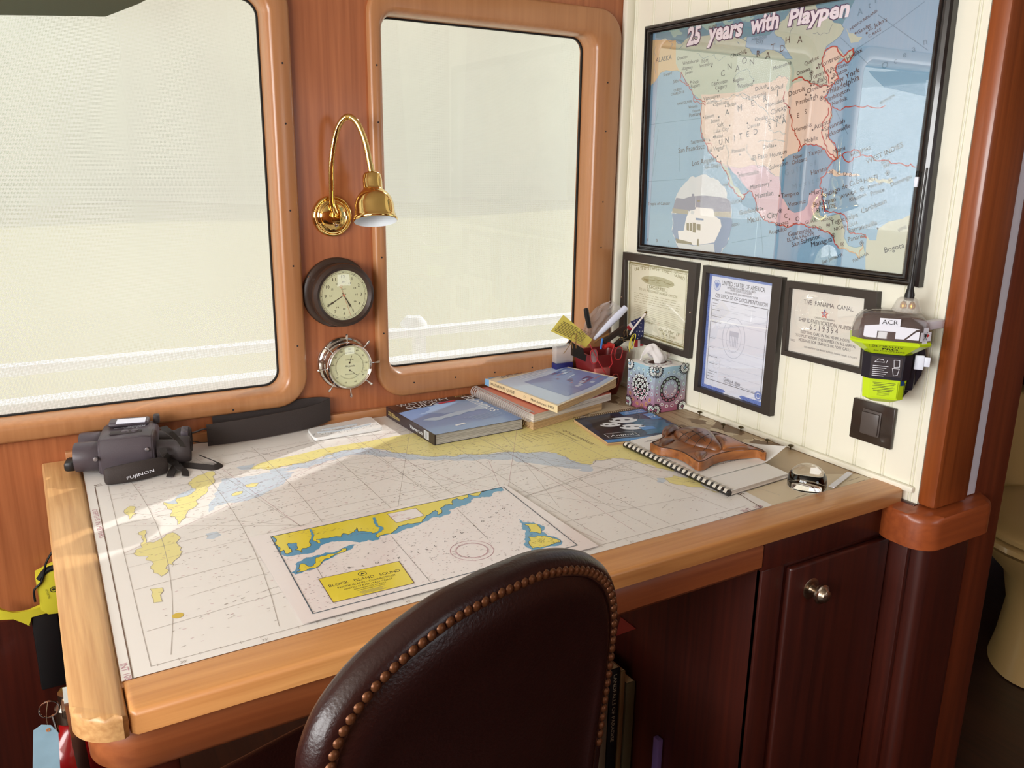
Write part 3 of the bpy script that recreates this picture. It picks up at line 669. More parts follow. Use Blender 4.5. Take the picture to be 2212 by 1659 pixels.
# ------------------------------------------------------------------ things on the panelled wall
M_pane = pane_mat('picture_glass', 3.0); M_mapane = pane_mat('map_acrylic_glazing', 6.5)
M_fr = mat('black_frame', (58, 51, 46), .38); M_frg = mat('black_lacquer_frame', (30, 26, 24), .16, coat=.4)
def picture(name, label, cat, cs, x0, depth, wid, m, inner=None, prof='flat', glass=True):
    """cs: (y, z) corners TL TR BR BL of the outer frame on the wall x = 0; picture plane at x = -x0"""
    t = thing(name, label, cat, (-.001, (cs[0][0]+cs[1][0])/2, cs[2][1]))
    out = [Vector((0, *c)) for c in cs]; n = 4
    ins = inner or None
    if not ins:
        ins = []
        for i in range(4):
            p = out[i]; a = (out[(i+1) % 4]-p).normalized(); b = (out[i-1]-p).normalized(); ins.append(p+(a+b)*wid)
    else: ins = [Vector((0, *c)) for c in ins]
    def loop(f, x): return [(x, p.lerp(q, f).y, p.lerp(q, f).z) for p, q in zip(out, ins)]
    bm = bmesh.new()
    if prof == 'flat': L = [loop(0, -.0005), loop(0, -depth+.001), loop(.04, -depth), loop(.93, -depth), loop(1, -depth+.0015), loop(1, -x0+.001)]
    else: L = [loop(0, -.0005), loop(0, -depth*.62), loop(.10, -depth*.85), loop(.30, -depth), loop(.45, -depth*.97), loop(.52, -depth*.80), loop(.60, -depth*.78), loop(.70, -depth*.92), loop(.85, -depth*.9), loop(1, -depth*.70), loop(1, -x0+.001)]
    loft(bm, L); finish('frame', bm, m, t, sharp=25)
    bm = bmesh.new(); bm.faces.new([bm.verts.new((-.0008, p.y, p.z)) for p in out]); prism_ = None; finish('back_board', bm, M_fr, t)
    if glass:
        bm = bmesh.new(); bm.faces.new([bm.verts.new((-x0-.0022, p.y, p.z)) for p in [ins[0], ins[3], ins[2], ins[1]]]); g = finish('glass', bm, M_mapane if name == 'framed_map' else M_pane, t)
        me = g.data; a_, b_, c_ = (me.vertices[i].co for i in me.polygons[0].vertices[:3])
        if (b_-a_).cross(c_-b_).x > 0: me.flip_normals()
    S = Sheet((-x0, ins[3].y, ins[3].z), (0, -1, 0), (0, 0, 1)); S.ins = [(ins[3].y-p.y, p.z-ins[3].z) for p in ins]
    return t, S
def yz(px, py, x=0.): p = at('x', x, px, py); return (p.y, p.z)

random.seed(5)
# --- the big map
mp, S = picture('framed_map', 'large black-framed map of North America titled 25 years with Playpen, with red route lines', 'framed map',
    [yz(1391, 56, -.022), (-.9035, .937), yz(1978.5, 622, -.022), yz(1374, 545, -.022)], .008, .024, .028, M_frg, prof='moulded',
    inner=[yz(1407, 73, -.014), (-.879, .912), yz(1950, 592, -.014), yz(1388, 527, -.014)])
c_sea = mat('map_sea', (136, 178, 208), .5); c_sea2 = mat('map_arctic_sea', (84, 150, 172), .5); c_can = mat('map_canada', (186, 200, 182), .5); c_usa = mat('map_usa', (226, 204, 188), .5)
c_ak = mat('map_alaska', (214, 186, 140), .5); c_mex = mat('map_mexico', (214, 184, 196), .5); c_sa = mat('map_south', (196, 200, 180), .5); c_gulf = mat('map_gulf', (112, 158, 188), .5)
c_red = mat('map_route_red', (176, 42, 34), .5); c_ink = mat('map_lettering', (52, 52, 60), .5); c_blk = mat('map_title_edge', (44, 34, 96), .5); c_wht = mat('map_title_white', (246, 240, 252), .4); c_grn = mat('map_grid', (96, 146, 172), .5)
c_riv = mat('map_river', (134, 156, 160), .5); c_gold = mat('map_route_gold', (206, 160, 110), .5)
q = S.ins; S.poly([q[3], q[2], q[1], q[0]], c_sea, 0)
A = Z(1390, 0, .18079); B = Z(1390, 280, .18079); Cc = Z(1640, 280, .19291); D = Z(1690, 0, .18079)
P = S.px
def clipx(pts):
    W_ = q[2][0]; Hh = max(q[0][1], q[1][1]); return [(min(max(a, .001), W_), min(max(b, .001), Hh)) for a, b in pts]
S.poly(clipx(P(A((60, 470), (90, 400), (1936, -200)), )+P(D((900, -100), (700, 330), (0, 260)))+P(A((1500, 420), (460, 520), (380, 480)))), c_sea2, 1)
land = P(A((90, 480), (90, 1020), (150, 960), (200, 880), (280, 840), (350, 850), (450, 870), (500, 950), (540, 1020), (590, 1120), (650, 1170), (690, 1200), (700, 1250), (690, 1300), (690, 1400), (690, 1500), (700, 1600))
    + B((700, 60), (740, 140), (770, 230), (830, 310), (880, 380), (930, 400), (960, 470), (1010, 540), (1030, 600), (1020, 640), (1080, 700), (1130, 790), (1190, 840), (1215, 800), (1140, 700), (1060, 600), (1010, 480), (1010, 440), (1100, 540), (1180, 640), (1250, 720), (1300, 745), (1310, 790), (1350, 870), (1370, 980), (1420, 1050), (1460, 1090), (1560, 1110), (1640, 1150), (1740, 1165), (1800, 1125))
    + Cc((380, 1055), (510, 1060), (590, 1090), (680, 1110), (740, 1150), (830, 1190), (850, 1280), (890, 1330), (960, 1340), (1010, 1370), (1080, 1390), (1120, 1440), (1190, 1400), (1170, 1300), (1080, 1320), (1000, 1300), (950, 1200), (940, 1060), (900, 940), (740, 980), (680, 960), (670, 870), (700, 760), (690, 660), (640, 660), (560, 720), (540, 840), (500, 900), (400, 930), (330, 890), (260, 760), (230, 560), (240, 420), (270, 340), (330, 290), (420, 260), (460, 230), (500, 180), (600, 165), (680, 180), (740, 220), (760, 270), (800, 330), (850, 345), (870, 300), (860, 200), (790, 110), (780, 20))
    + D((560, 1480), (590, 1300), (580, 1260), (530, 1200), (500, 1160), (560, 1060), (620, 1000), (680, 930), (640, 860), (640, 790), (700, 700), (740, 700), (780, 760), (860, 680), (860, 580), (800, 600), (740, 660), (700, 600), (650, 550), (600, 550), (520, 660), (480, 700), (530, 550), (620, 490), (700, 420), (740, 340), (700, 280), (620, 270), (520, 200), (440, 150), (400, 60), (330, -10), (250, -40), (100, 120), (-60, 280))
    + A((1560, 390), (1590, 430), (1690, 500), (1690, 560), (1740, 640), (1780, 700), (1700, 700), (1650, 640), (1560, 600), (1400, 640), (1300, 640), (1220, 560), (1240, 430), (1000, 440), (700, 430), (460, 520), (380, 480)))
land = coast(clipx(land), .02); S.poly(land, c_can, 2); S.line(land, .0009, c_grn, 3, True)
S.poly(P(D((760, 330), (800, 400), (850, 400), (900, 440), (960, 440), (910, 500), (820, 515), (790, 420))), c_can, 2)
S.poly(P(A((90, 478), (388, 478), (388, 760), (430, 850), (350, 850), (280, 840), (200, 880), (150, 960), (90, 1020))), c_ak, 3)
S.poly(P(A((690, 1130), (800, 1130), (1150, 1100), (1330, 1000), (1530, 980), (1640, 900), (1740, 930), (1700, 1050))+D((60, 1100), (130, 1000), (250, 960), (340, 1010), (540, 1000), (490, 860), (480, 740), (520, 620), (600, 560), (650, 560), (700, 640), (640, 790), (640, 860), (670, 930), (620, 1000), (560, 1060), (500, 1160), (530, 1200), (580, 1260), (585, 1300), (555, 1480))+Cc((775, 20), (785, 110), (855, 200), (865, 300), (845, 340), (800, 325), (765, 265), (740, 215), (680, 175), (600, 160), (500, 175), (460, 225), (420, 255), (330, 285), (270, 335), (240, 420), (230, 520), (170, 520), (90, 410), (30, 400))+B((1300, 420), (1150, 460), (1010, 430), (940, 400), (880, 370), (830, 305), (775, 230), (745, 140), (705, 60))+A((705, 1600), (695, 1500), (695, 1400), (695, 1300), (705, 1220))), c_usa, 3)
S.poly(P(B((940, 405), (1010, 435), (1150, 462), (1300, 422))+Cc((30, 402), (90, 412), (170, 522), (228, 525), (230, 560), (260, 760), (330, 888), (400, 928), (500, 898), (540, 840), (560, 722), (640, 662), (690, 664), (700, 760), (670, 870), (600, 960), (560, 1060), (510, 1058), (380, 1052))+B((1800, 1120), (1740, 1160), (1640, 1145), (1560, 1105), (1460, 1085), (1422, 1045), (1372, 975), (1352, 868), (1312, 790), (1302, 742), (1250, 715), (1180, 635), (1100, 535))), c_mex, 3)
S.poly(P(B((1012, 445), (1015, 480), (1062, 600), (1142, 700), (1180, 765), (1260, 725), (1180, 640), (1100, 540))), c_gulf, 4)
S.poly(P(Cc((272, 345), (330, 295), (420, 262), (462, 235), (500, 185), (600, 170), (680, 182), (740, 225), (760, 275), (800, 335), (850, 350), (770, 440), (700, 520), (690, 655), (640, 655), (560, 715), (535, 840), (500, 895), (400, 925), (332, 885), (264, 760), (234, 560), (242, 420))), c_gulf, 2)
S.poly(clipx(P(Cc((1205, 1180), (1235, 1240), (1310, 1240), (1330, 1110), (1450, 1030), (1600, 1000), (1800, 940), (1800, 1700), (1180, 1700), (1190, 1420)))), c_sa, 2)
S.poly(coast(P(Cc((720, 470), (830, 440), (960, 480), (1100, 490), (1180, 530), (1060, 530), (900, 520), (780, 490))), .01), c_usa, 3)
S.poly(coast(P(Cc((1210, 560), (1300, 540), (1480, 540), (1500, 580), (1350, 600), (1230, 590))), .01), c_sa, 3)
for isl in (((300, 370), (420, 330), (470, 400), (380, 450)), ((600, 240), (700, 200), (860, 230), (880, 330), (760, 360), (640, 320)), ((900, 200), (1000, 170), (1080, 250), (980, 300)), ((1120, 180), (1250, 140), (1330, 210), (1200, 260)), ((1500, 60), (1640, 40), (1700, 130), (1560, 170)), ((1000, 300), (1120, 290), (1180, 350), (1060, 390))):
    S.poly(coast(clipx(P(A(*isl))), .008), mat('map_islands', (150, 192, 186), .5), 3)
for k in range(24):
    a = (random.uniform(.05, .45), random.uniform(q[0][1]-.05, q[0][1]-.01)); S.line(clipx([a, (a[0]+random.uniform(-.02, .03), a[1]+random.uniform(-.012, .012))]), .0012, c_grn, 4)
for a in (A((60, 1490), (700, 1410)), A((180, 1290), (120, 1640)), B((30, 620), (500, 590)), B((180, 0), (110, 560)), B((1060, 1350), (1500, 1270)), B((1400, 1100), (1430, 1500)), B((440, 80), (430, 500)), D((880, 590), (1330, 300), (1700, 20)), D((1150, 180), (1330, 310), (1740, 600)), D((700, 450), (1020, 760)), D((640, 1320), (780, 1600))):
    S.line(clipx(P(a)), .0012, c_grn, 3)
for a in (A((640, 640), (720, 700), (850, 650), (900, 730), (980, 680)), A((1080, 980), (1120, 880), (1240, 820), (1330, 960)), A((760, 1190), (1020, 1180), (1180, 1110), (1300, 1160)), A((1150, 1120), (1350, 1240), (1480, 1340), (1520, 1420), (1640, 1480)), B((1510, 10), (1560, 40), (1700, 50)), B((1370, 150), (1480, 140), (1600, 125), (1690, 140)), B((990, 180), (1010, 350), (1010, 440)), B((1240, 180), (1290, 350), (1380, 460), (1440, 430), (1580, 560)), A((1580, 960), (1620, 900), (1700, 910), (1740, 950)), D((20, 60), (130, 330), (90, 420)), D((370, 400), (560, 390), (600, 290))):
    S.line(P(a), .0011, c_riv, 5, jag=.008)
def route(pts, m=c_red, wd=.0022): S.line(coast(clipx(P(pts)), .006, False), wd, m, 6)
route(A((460, 860), (435, 960), (500, 1000), (540, 1020), (600, 1140), (690, 1190), (740, 1220), (740, 1260), (690, 1240)), wd=.0017)
route(A((450, 870), (500, 960), (545, 1010)), wd=.0015); route(A((600, 1150), (600, 1210), (680, 1240)), wd=.0015)
route(A((690, 1240), (690, 1330), (690, 1400), (690, 1500), (705, 1600))+B((700, 60), (740, 140), (770, 230), (830, 310), (880, 380), (930, 400), (960, 470), (1010, 540), (1030, 600), (1020, 640), (1080, 700), (1130, 790), (1190, 840), (1215, 800), (1190, 770), (1250, 742), (1300, 745), (1310, 790), (1350, 870), (1370, 980), (1420, 1050), (1460, 1090), (1560, 1110), (1640, 1150), (1740, 1165), (1800, 1125))+Cc((380, 1055), (510, 1060), (590, 1090), (680, 1110), (740, 1150), (830, 1190), (850, 1280), (890, 1325)))
route(B((740, 170), (760, 160), (810, 160), (820, 190)), wd=.0014)
route(Cc((890, 1325), (960, 1335), (1010, 1365), (1080, 1380), (1125, 1440), (1150, 1340), (1160, 1280)), c_gold)
route(D((590, 1300), (580, 1260), (530, 1200), (500, 1160), (560, 1070), (600, 1010), (340, 1000), (300, 960), (250, 940), (180, 940), (125, 970)), wd=.0024)
route(D((30, 1100), (10, 1180), (60, 1260), (95, 1290), (110, 1400), (120, 1540), (160, 1600))+Cc((400, 40), (430, 110), (465, 180), (440, 240), (480, 185), (520, 158), (640, 165), (740, 220), (780, 300), (840, 345), (870, 330)), wd=.0022)
route(D((590, 1300), (590, 1380), (560, 1480))+Cc((780, 20), (790, 110), (850, 160), (865, 220), (870, 330)), wd=.0022)
route(D((555, 1290), (545, 1380), (480, 1500))+Cc((700, 30), (720, 100), (760, 190), (830, 280), (860, 320)), wd=.0022)
route(D((560, 1000), (520, 860), (475, 760), (500, 650), (600, 555), (655, 560), (700, 650), (735, 680), (800, 610), (850, 580), (860, 630), (780, 750), (745, 700), (650, 780), (640, 860), (680, 940), (600, 1010)), wd=.0026)
route(D((600, 1275), (820, 1275), (1230, 1265)), wd=.0018)
route(Cc((875, 330), (930, 285), (990, 248), (1130, 245), (1135, 290), (1250, 290), (1350, 350), (1480, 380), (1600, 380), (1700, 385), (1745, 420)), wd=.0019)
route(Cc((935, 290), (970, 350), (1040, 350), (1060, 310), (1130, 300)), wd=.0019)
route(Cc((845, 345), (770, 430), (690, 540), (680, 640), (705, 780), (730, 860), (730, 920), (890, 940), (970, 980), (990, 1060), (990, 1120), (1020, 1160), (1190, 1175), (1205, 1215), (1140, 1205)), wd=.0019)
def lab(Zf, t, a, b, m=c_ink, **k): e = Zf(a, b); S.ptext(t, *e[0], *e[1], m, k=7, **k)
for t, a, b in (('Dawson', (410, 720), (530, 690)), ('Whitehorse', (470, 780), (660, 740)), ('Skagway', (460, 840), (590, 820)), ('Juneau', (500, 890), (590, 870)), ('Fort', (700, 755), (780, 735)), ('Vermilion', (670, 810), (830, 775)), ('Prince', (560, 1010), (660, 990)), ('Rupert', (570, 1055), (680, 1030)),
                ('Edmonton', (820, 1030), (1010, 985)), ('Calgary', (860, 1075), (1000, 1045)), ('Regina', (1075, 990), (1200, 955)), ('Winnipeg', (1130, 1065), (1310, 1015)), ('Duluth', (1340, 1090), (1480, 1045)), ('Minneapolis', (1225, 1205), (1470, 1135)), ('St.Paul', (1525, 1090), (1670, 1050)), ('Vancouver', (720, 1205), (920, 1160)), ('Seattle', (755, 1250), (880, 1225)), ('Spokane', (860, 1270), (1020, 1235)),
                ('Butte', (1005, 1280), (1110, 1255)), ('Victoria', (540, 1300), (650, 1280)), ('Tacoma', (585, 1345), (680, 1325)), ('Portland', (550, 1400), (690, 1375)), ('Salem', (735, 1425), (845, 1400)), ('Boise', (810, 1475), (910, 1450)), ('Salt', (885, 1525), (960, 1505)), ('Lake City', (845, 1595), (1020, 1555)), ('Omaha', (1335, 1455), (1490, 1415)), ('Denver', (1250, 1540), (1400, 1500)), ('Milwaukee', (1465, 1290), (1690, 1215)),
                ('Moosonee', (1555, 840), (1770, 765)), ('Churchill', (1045, 695), (1220, 635)), ('VICTORIA', (715, 305), (855, 265)), ('ISLAND', (780, 350), (880, 320)), ('QUEEN', (365, 1095), (455, 1075)), ('CHARLOTTE', (330, 1145), (490, 1110)), ('VANCOUVER', (405, 1260), (580, 1225)), ('ISLAND', (1490, 70), (1610, 115)), ('Sitka', (360, 995), (430, 980)), ('Seward', (240, 915), (340, 890)), ('ALASKA', (150, 750), (340, 710))):
    lab(A, t, a, b)
for t, a, b in (('C', (930, 920), (970, 905)), ('N', (1010, 835), (1065, 815)), ('A', (1100, 860), (1145, 850)), ('O', (1180, 770), (1235, 755)), ('N', (1275, 785), (1320, 770)), ('R', (1355, 685), (1410, 670)), ('A', (1460, 705), (1505, 695)), ('T', (1525, 610), (1580, 595)), ('D', (1635, 625), (1680, 610)), ('H', (1700, 525), (1770, 505)), ('A', (1840, 520), (1885, 510)),
                ('A', (980, 1385), (1035, 1370)), ('M', (1130, 1335), (1200, 1315)), ('E', (1295, 1275), (1340, 1260)), ('R', (1440, 1220), (1495, 1205)), ('I', (1600, 1150), (1625, 1145)), ('S', (1495, 1550), (1535, 1540)), ('T', (1570, 1525), (1620, 1510)), ('A', (1655, 1490), (1705, 1475))):
    lab(A, t, a, b, h=.0135)
lab(A, 'Chicago', (1525, 1375), (1740, 1290)); lab(A, 'St. Louis', (1465, 1475), (1690, 1400))
lab(A, 'Hudson', (1295, 495), (1470, 455), c_grn); lab(A, 'Bay', (1350, 530), (1440, 505), c_grn)
for t, a, b in (('Sacramento', (570, 175), (780, 130)), ('Reno', (855, 110), (950, 90)), ('San Francisco', (420, 280), (740, 225)), ('Los Angeles', (585, 435), (880, 375)), ('San Diego', (735, 475), (925, 440)), ('Las Vegas', (765, 270), (955, 235)), ('Phoenix', (1060, 285), (1220, 250)), ('El Paso', (1310, 370), (1485, 330)), ('Dallas', (1430, 235), (1565, 205)), ('Hermosillo', (1145, 570), (1380, 525)), ('Monterrey', (1285, 715), (1510, 660)), ('Mazatlan', (1340, 825), (1555, 780)),
                ('LUCAS', (1060, 890), (1180, 865)), ('NIA', (960, 680), (1015, 672)), ('Guadalajara', (1150, 1020), (1420, 960)), ('Mexico City', (1250, 1120), (1610, 1040)), ('Tropic of Cancer', (55, 905), (320, 900)), ('GEDO', (1060, 1160), (1150, 1140)), ('e', (40, 1330), (70, 1328)), ('a', (155, 1345), (195, 1342)), ('n', (300, 1350), (325, 1348))):
    lab(B, t, a, b)
for t, a, b in (('U', (905, 185), (945, 178)), ('N', (980, 165), (1030, 155)), ('I', (1085, 138), (1100, 135)), ('T', (1145, 115), (1190, 105)), ('E', (1235, 90), (1275, 82)), ('D', (1320, 65), (1365, 55))): lab(B, t, a, b, h=.0125)
for t, a, b in (('Houston', (125, 315), (310, 265)), ('Galveston', (110, 455), (325, 390)), ('New', (390, 335), (485, 305)), ('Orleans', (368, 395), (540, 345)), ('Tampa', (555, 300), (710, 250)), ('Miami', (830, 270), (965, 225)), ('Mobile', (510, 155), (660, 115)), ('Havana', (585, 510), (765, 455)), ('C  U  B  A', (875, 505), (1100, 540)), ('Tampico', (250, 765), (445, 730)), ('Veracruz', (330, 865), (525, 820)), ('Merida', (590, 735), (760, 690)), ('Santiago de Cuba', (700, 770), (1160, 580)),
                ('Belmopan', (612, 870), (860, 800)), ('BELIZE', (708, 905), (860, 870)), ('GUAT.', (520, 1060), (650, 1030)), ('HOND.', (700, 1035), (830, 1005)), ('Tegucigalpa', (810, 1070), (1110, 975)), ('NICARAGUA', (845, 1135), (1110, 1060)), ('Guatemala', (330, 1200), (590, 1140)), ('EL SALVADOR', (318, 1258), (620, 1180)), ('San Salvador', (372, 1315), (690, 1215)), ('Managua', (588, 1315), (820, 1250)), ('Barranquilla', (1005, 1160), (1325, 1065)), ('Panama', (1000, 1255), (1190, 1205)),
                ('San Jose', (710, 1505), (860, 1440)), ('RICA', (860, 1450), (940, 1410)), ('PANAMA', (1060, 1490), (1230, 1400)), ('BAHAMAS', (1030, 300), (1250, 220)), ('WEST INDIES', (1210, 390), (1620, 190)), ('DOM.', (1375, 390), (1475, 350)), ('REP.', (1400, 435), (1480, 400)), ('JAMAICA', (905, 775), (1095, 710)), ('Kingston', (1018, 810), (1200, 740)), ('HAITI', (1180, 600), (1330, 550)), ('Port-au-', (1225, 670), (1400, 600)), ('Prince', (1255, 745), (1410, 690)), ('Santo', (1450, 585), (1540, 545)), ('Domingo', (1480, 640), (1715, 540)),
                ('Caribbean', (1150, 940), (1430, 820)), ('Bogota', (1410, 1380), (1630, 1320)), ('Oaxaca', (180, 1085), (330, 1055)), ('Acapulco', (110, 1175), (310, 1130)), ('VENE', (1560, 1150), (1660, 1100))):
    lab(Cc, t, a, b)
for t, a, b in (('G u l f', (290, 520), (480, 460)), ('o f', (570, 410), (640, 395)), ('M e x i c o', (380, 670), (680, 580))): lab(Cc, t, a, b, c_grn)
for t, a, b in (('C', (285, 995), (315, 990)), ('O', (412, 1030), (450, 1022))): lab(Cc, t, a, b, h=.010)
for t, a, b in (('Quebec', (270, 790), (440, 700)), ('Ottawa', (175, 905), (335, 840)), ('Montreal', (440, 820), (700, 690)), ('Toronto', (335, 965), (560, 860)), ('Buffalo', (370, 1025), (540, 945)), ('Cleveland', (300, 1120), (540, 1010)), ('Detroit', (80, 1155), (275, 1080)), ('Pittsburgh', (170, 1265), (425, 1170)), ('Portland', (580, 860), (790, 780)), ('Boston', (610, 930), (775, 850)), ('New York', (590, 1040), (930, 860)), ('Philadelphia', (540, 1140), (925, 950)), ('Washington', (500, 1235), (805, 1090)), ('Norfolk', (600, 1265), (780, 1190)),
                ('Memphis', (150, 1580), (355, 1510)), ('Atlanta', (385, 1550), (580, 1470)), ('Savannah', (510, 1570), (750, 1460)), ('Jacksonville', (520, 1650), (815, 1520)), ('Halifax', (780, 730), (960, 610)), ('NEWFOUNDLAND', (815, 365), (1140, 140)), ('Gander', (905, 410), (1065, 310)), ("St. John's", (1030, 375), (1255, 250)), ('C. RACE', (1035, 455), (1185, 360)), ('BERMUDA', (1175, 1250), (1350, 1150)), ('S', (270, 1365), (320, 1350)), ('E', (180, 1410), (230, 1395)), ('T', (90, 1420), (130, 1410))):
    lab(D, t, a, b)
for t, x, y in (('O', 1195, 830), ('c', 1340, 770), ('e', 1445, 695), ('a', 1555, 625), ('n', 1690, 540), ('A', 900, 190), ('t', 1030, 105), ('l', 1110, 40)): lab(D, t, (x, y), (x+50, y-20), c_grn, h=.012)
for Zf, pts in ((Cc, ((190, 180), (255, 308), (273, 345), (135, 570), (228, 740), (330, 890), (343, 1003), (322, 1078), (572, 718), (713, 5), (1330, 1108))), (B, ((793, 125), (845, 90), (890, 318), (925, 378), (1155, 300), (1297, 352), (1133, 518), (963, 195), (1430, 945))), (D, ((418, 812), (335, 970), (347, 1022), (285, 1133), (345, 1140), (598, 935), (580, 865), (500, 1095), (365, 1552), (480, 1555), (880, 395), (1012, 395), (545, 1035))), (A, ((893, 958), (1320, 968), (1135, 1008), (900, 1090), (1493, 1052), (845, 1255), (985, 1268), (905, 1397), (1247, 1472), (1035, 1500), (720, 1403), (1230, 632), (815, 795)))):
    for x, y in pts: S.disc(S.uv(*Zf((x, y))[0]), .0021, c_ink, 7, 10)
for Zf, x, y in ((Cc, 240, 910), (Cc, 808, 475), (Cc, 658, 903), (Cc, 775, 1068), (Cc, 615, 1092), (Cc, 680, 1108), (Cc, 832, 1185), (Cc, 935, 1280), (Cc, 1150, 1270), (Cc, 1153, 665), (Cc, 1440, 487), (D, 350, 868), (D, 470, 1172)):
    c = S.uv(*Zf((x, y))[0]); S.ring(c, .0042, .0009, c_ink, 7, 14); S.poly([(c[0]+(.0032 if k % 2 == 0 else .0014)*math.sin(k*PI/5), c[1]+(.0032 if k % 2 == 0 else .0014)*math.cos(k*PI/5)) for k in range(10)], c_ink, 7)
# faded photograph of the white trawler in the lower left
v_sky = mat('map_photo_sky', (214, 220, 224), .5); v_hill = mat('map_photo_hill', (132, 134, 158), .5); v_shr = mat('map_photo_shore', (166, 160, 142), .5); v_wat = mat('map_photo_water', (116, 142, 184), .5); v_boat = mat('map_photo_boat', (244, 242, 240), .5); v_win = mat('map_photo_window', (128, 116, 82), .5)
Bo = Z(1400, 380, .12054)
S.poly(coast(P(Bo((620, 180), (720, 80), (900, 10), (1100, 20), (1250, 60), (1400, 250), (1480, 500), (1500, 760), (1470, 1000), (1400, 1250), (1300, 1380), (500, 1310), (440, 1000), (420, 650), (500, 380))), .01), v_sky, 3)
S.poly(P(Bo((510, 390), (640, 410), (760, 370), (1000, 350), (1200, 370), (1400, 400), (1480, 460), (1490, 700), (450, 600), (480, 470))), v_hill, 4)
S.poly(P(Bo((440, 580), (720, 610), (720, 690), (440, 660))), v_shr, 5); S.poly(P(Bo((1190, 640), (1490, 640), (1490, 750), (1190, 720))), v_shr, 5)
S.poly(coast(P(Bo((430, 670), (700, 690), (1190, 720), (1495, 760), (1470, 1000), (1390, 1260), (1290, 1390), (500, 1310), (430, 1000))), .01), v_wat, 4)
S.poly(P(Bo((500, 1180), (820, 1250), (1180, 1210), (1200, 1370), (560, 1320))), v_sky, 5)
S.line(P(Bo((610, 215), (780, 195), (1000, 165), (1250, 130))), .0016, v_hill, 5)
S.poly(P(Bo((540, 1000), (550, 980), (640, 985), (680, 790), (700, 720), (760, 620), (850, 600), (870, 560), (960, 570), (1170, 590), (1200, 720), (1300, 790), (1320, 900), (1300, 960), (1240, 1090), (1190, 1190), (960, 1230), (820, 1240), (560, 1140))), v_boat, 6)
S.poly(P(Bo((500, 1120), (560, 1135), (780, 1190), (800, 1230), (520, 1200))), v_win, 7); S.poly(P(Bo((890, 1130), (915, 1130), (915, 1260), (880, 1250))), v_win, 7)
for a, b, c_, d_ in ((695, 840, 740, 980), (752, 840, 792, 990), (805, 835, 862, 1020), (875, 860, 945, 975)): S.poly(P(Bo((a, b), (c_, b+5), (c_, d_), (a, d_-10))), v_win, 7)
S.line(P(Bo((1000, 1030), (1150, 1015), (1290, 960))), .0016, v_hill, 7); S.line(P(Bo((690, 805), (870, 820), (960, 830))), .0012, v_hill, 7)
for a in (((750, 590), (850, 560), (860, 370)), ((950, 570), (950, 360)), ((1150, 590), (1140, 380)), ((1175, 590), (1180, 380)), ((860, 380), (1000, 370)), ((760, 330), (760, 620)), ((1000, 420), (1160, 450))): S.line(P(Bo(*a)), .0013, v_boat, 7)
S.poly(P(Bo((790, 320), (830, 320), (840, 560), (800, 560))), v_hill, 6); S.poly(P(Bo((890, 430), (940, 430), (935, 465), (880, 460))), v_win, 7)
S.poly(P(Bo((1010, 470), (1060, 520), (1150, 540), (1150, 580), (1000, 570))), v_hill, 7)
for a in (((560, 1000), (640, 1000), (960, 1040)), ((700, 720), (1190, 730)), ((720, 760), (960, 790)), ((1180, 720), (1310, 800))): S.line(P(Bo(*a)), .0010, v_sky, 7.5)
S.poly(P(Bo((860, 750), (1000, 770), (1000, 800), (860, 790))), v_wat, 7.5); S.poly(P(Bo((780, 610), (840, 640), (820, 690), (770, 680))), v_sky, 7.5)
S.line(P(Bo((1020, 1100), (1180, 1080), (1260, 1040))), .0008, v_sky, 7.5)
# title in white comic letters edged in violet
for t, a, b in (('25', (1483, 98), (1515, 91)), ('years', (1527, 90), (1605, 76)), ('with', (1620, 72), (1684, 59)), ('Playpen', (1701, 56), (1837, 34))):
    hh = {'25': .038, 'years': .036, 'with': .034, 'Playpen': .030}[t]; e = S.uv(*a), S.uv(*b)
    S.text(t, e[0], e[1], c_blk, k=8, bold=.085, shear=.12, h=hh); S.text(t, (e[0][0]+.002, e[0][1]), (e[1][0]-.002, e[1][1]), c_wht, k=10, bold=.036, shear=.12, h=hh)
S.build('map_print', mp)
bm = bmesh.new(); p = at('x', -.024, 1981, 392); box(bm, (-.028, p.y-.0035, p.z-.010), (-.0235, p.y+.0035, p.z+.008), bevel=.001); finish('white_tab', bm, M_white, mp)
bm = bmesh.new(); box(bm, (-.027, p.y-.002, p.z+.008), (-.0235, p.y+.003, p.z+.018), bevel=.001); finish('clip', bm, M_black, mp)

# --- three certificates
c_cream = mat('certificate_cream', (226, 224, 200), .6); c_olive = mat('certificate_olive', (140, 132, 84), .6); c_lb = mat('certificate_pale_blue', (222, 226, 240), .6); c_bb = mat('certificate_border_blue', (112, 134, 200), .6); c_wm = mat('certificate_watermark', (186, 192, 210), .6); c_txt = mat('certificate_text', (82, 80, 92), .6)
t1, S = picture('framed_licence', 'black-framed cream coast guard licence hanging in the corner under the left end of the map', 'certificate',
    [yz(1346, 544, -.014), yz(1505.5, 569, -.014), yz(1487, 775, -.014), yz(1336, 727, -.014)], .004, .015, .0, M_fr,
    inner=[yz(1354, 561, -.008), yz(1491, 584, -.008), yz(1480, 758, -.008), yz(1352, 716, -.008)])
q = S.ins; S.poly([q[3], q[2], q[1], q[0]], c_cream, 0)
Wd, Ht = q[2][0], q[0][1]
def rel(u, v): return (Vector(q[3]).lerp(Vector(q[2]), u)).lerp(Vector(q[0]).lerp(Vector(q[1]), u), v)
for a, b in ((.03, .0035), (.06, .0012)):
    S.line([rel(a, a), rel(1-a, a), rel(1-a, 1-a), rel(a, 1-a)], b, c_olive, 2, True)
for k in range(60):
    for u, v in ((.045, k/60), (.955, k/60), (k/60, .045), (k/60, .955)): S.disc(rel(u, v), .0012, c_olive, 3, 6)
tt = 'UNITED STATES COAST GUARD'
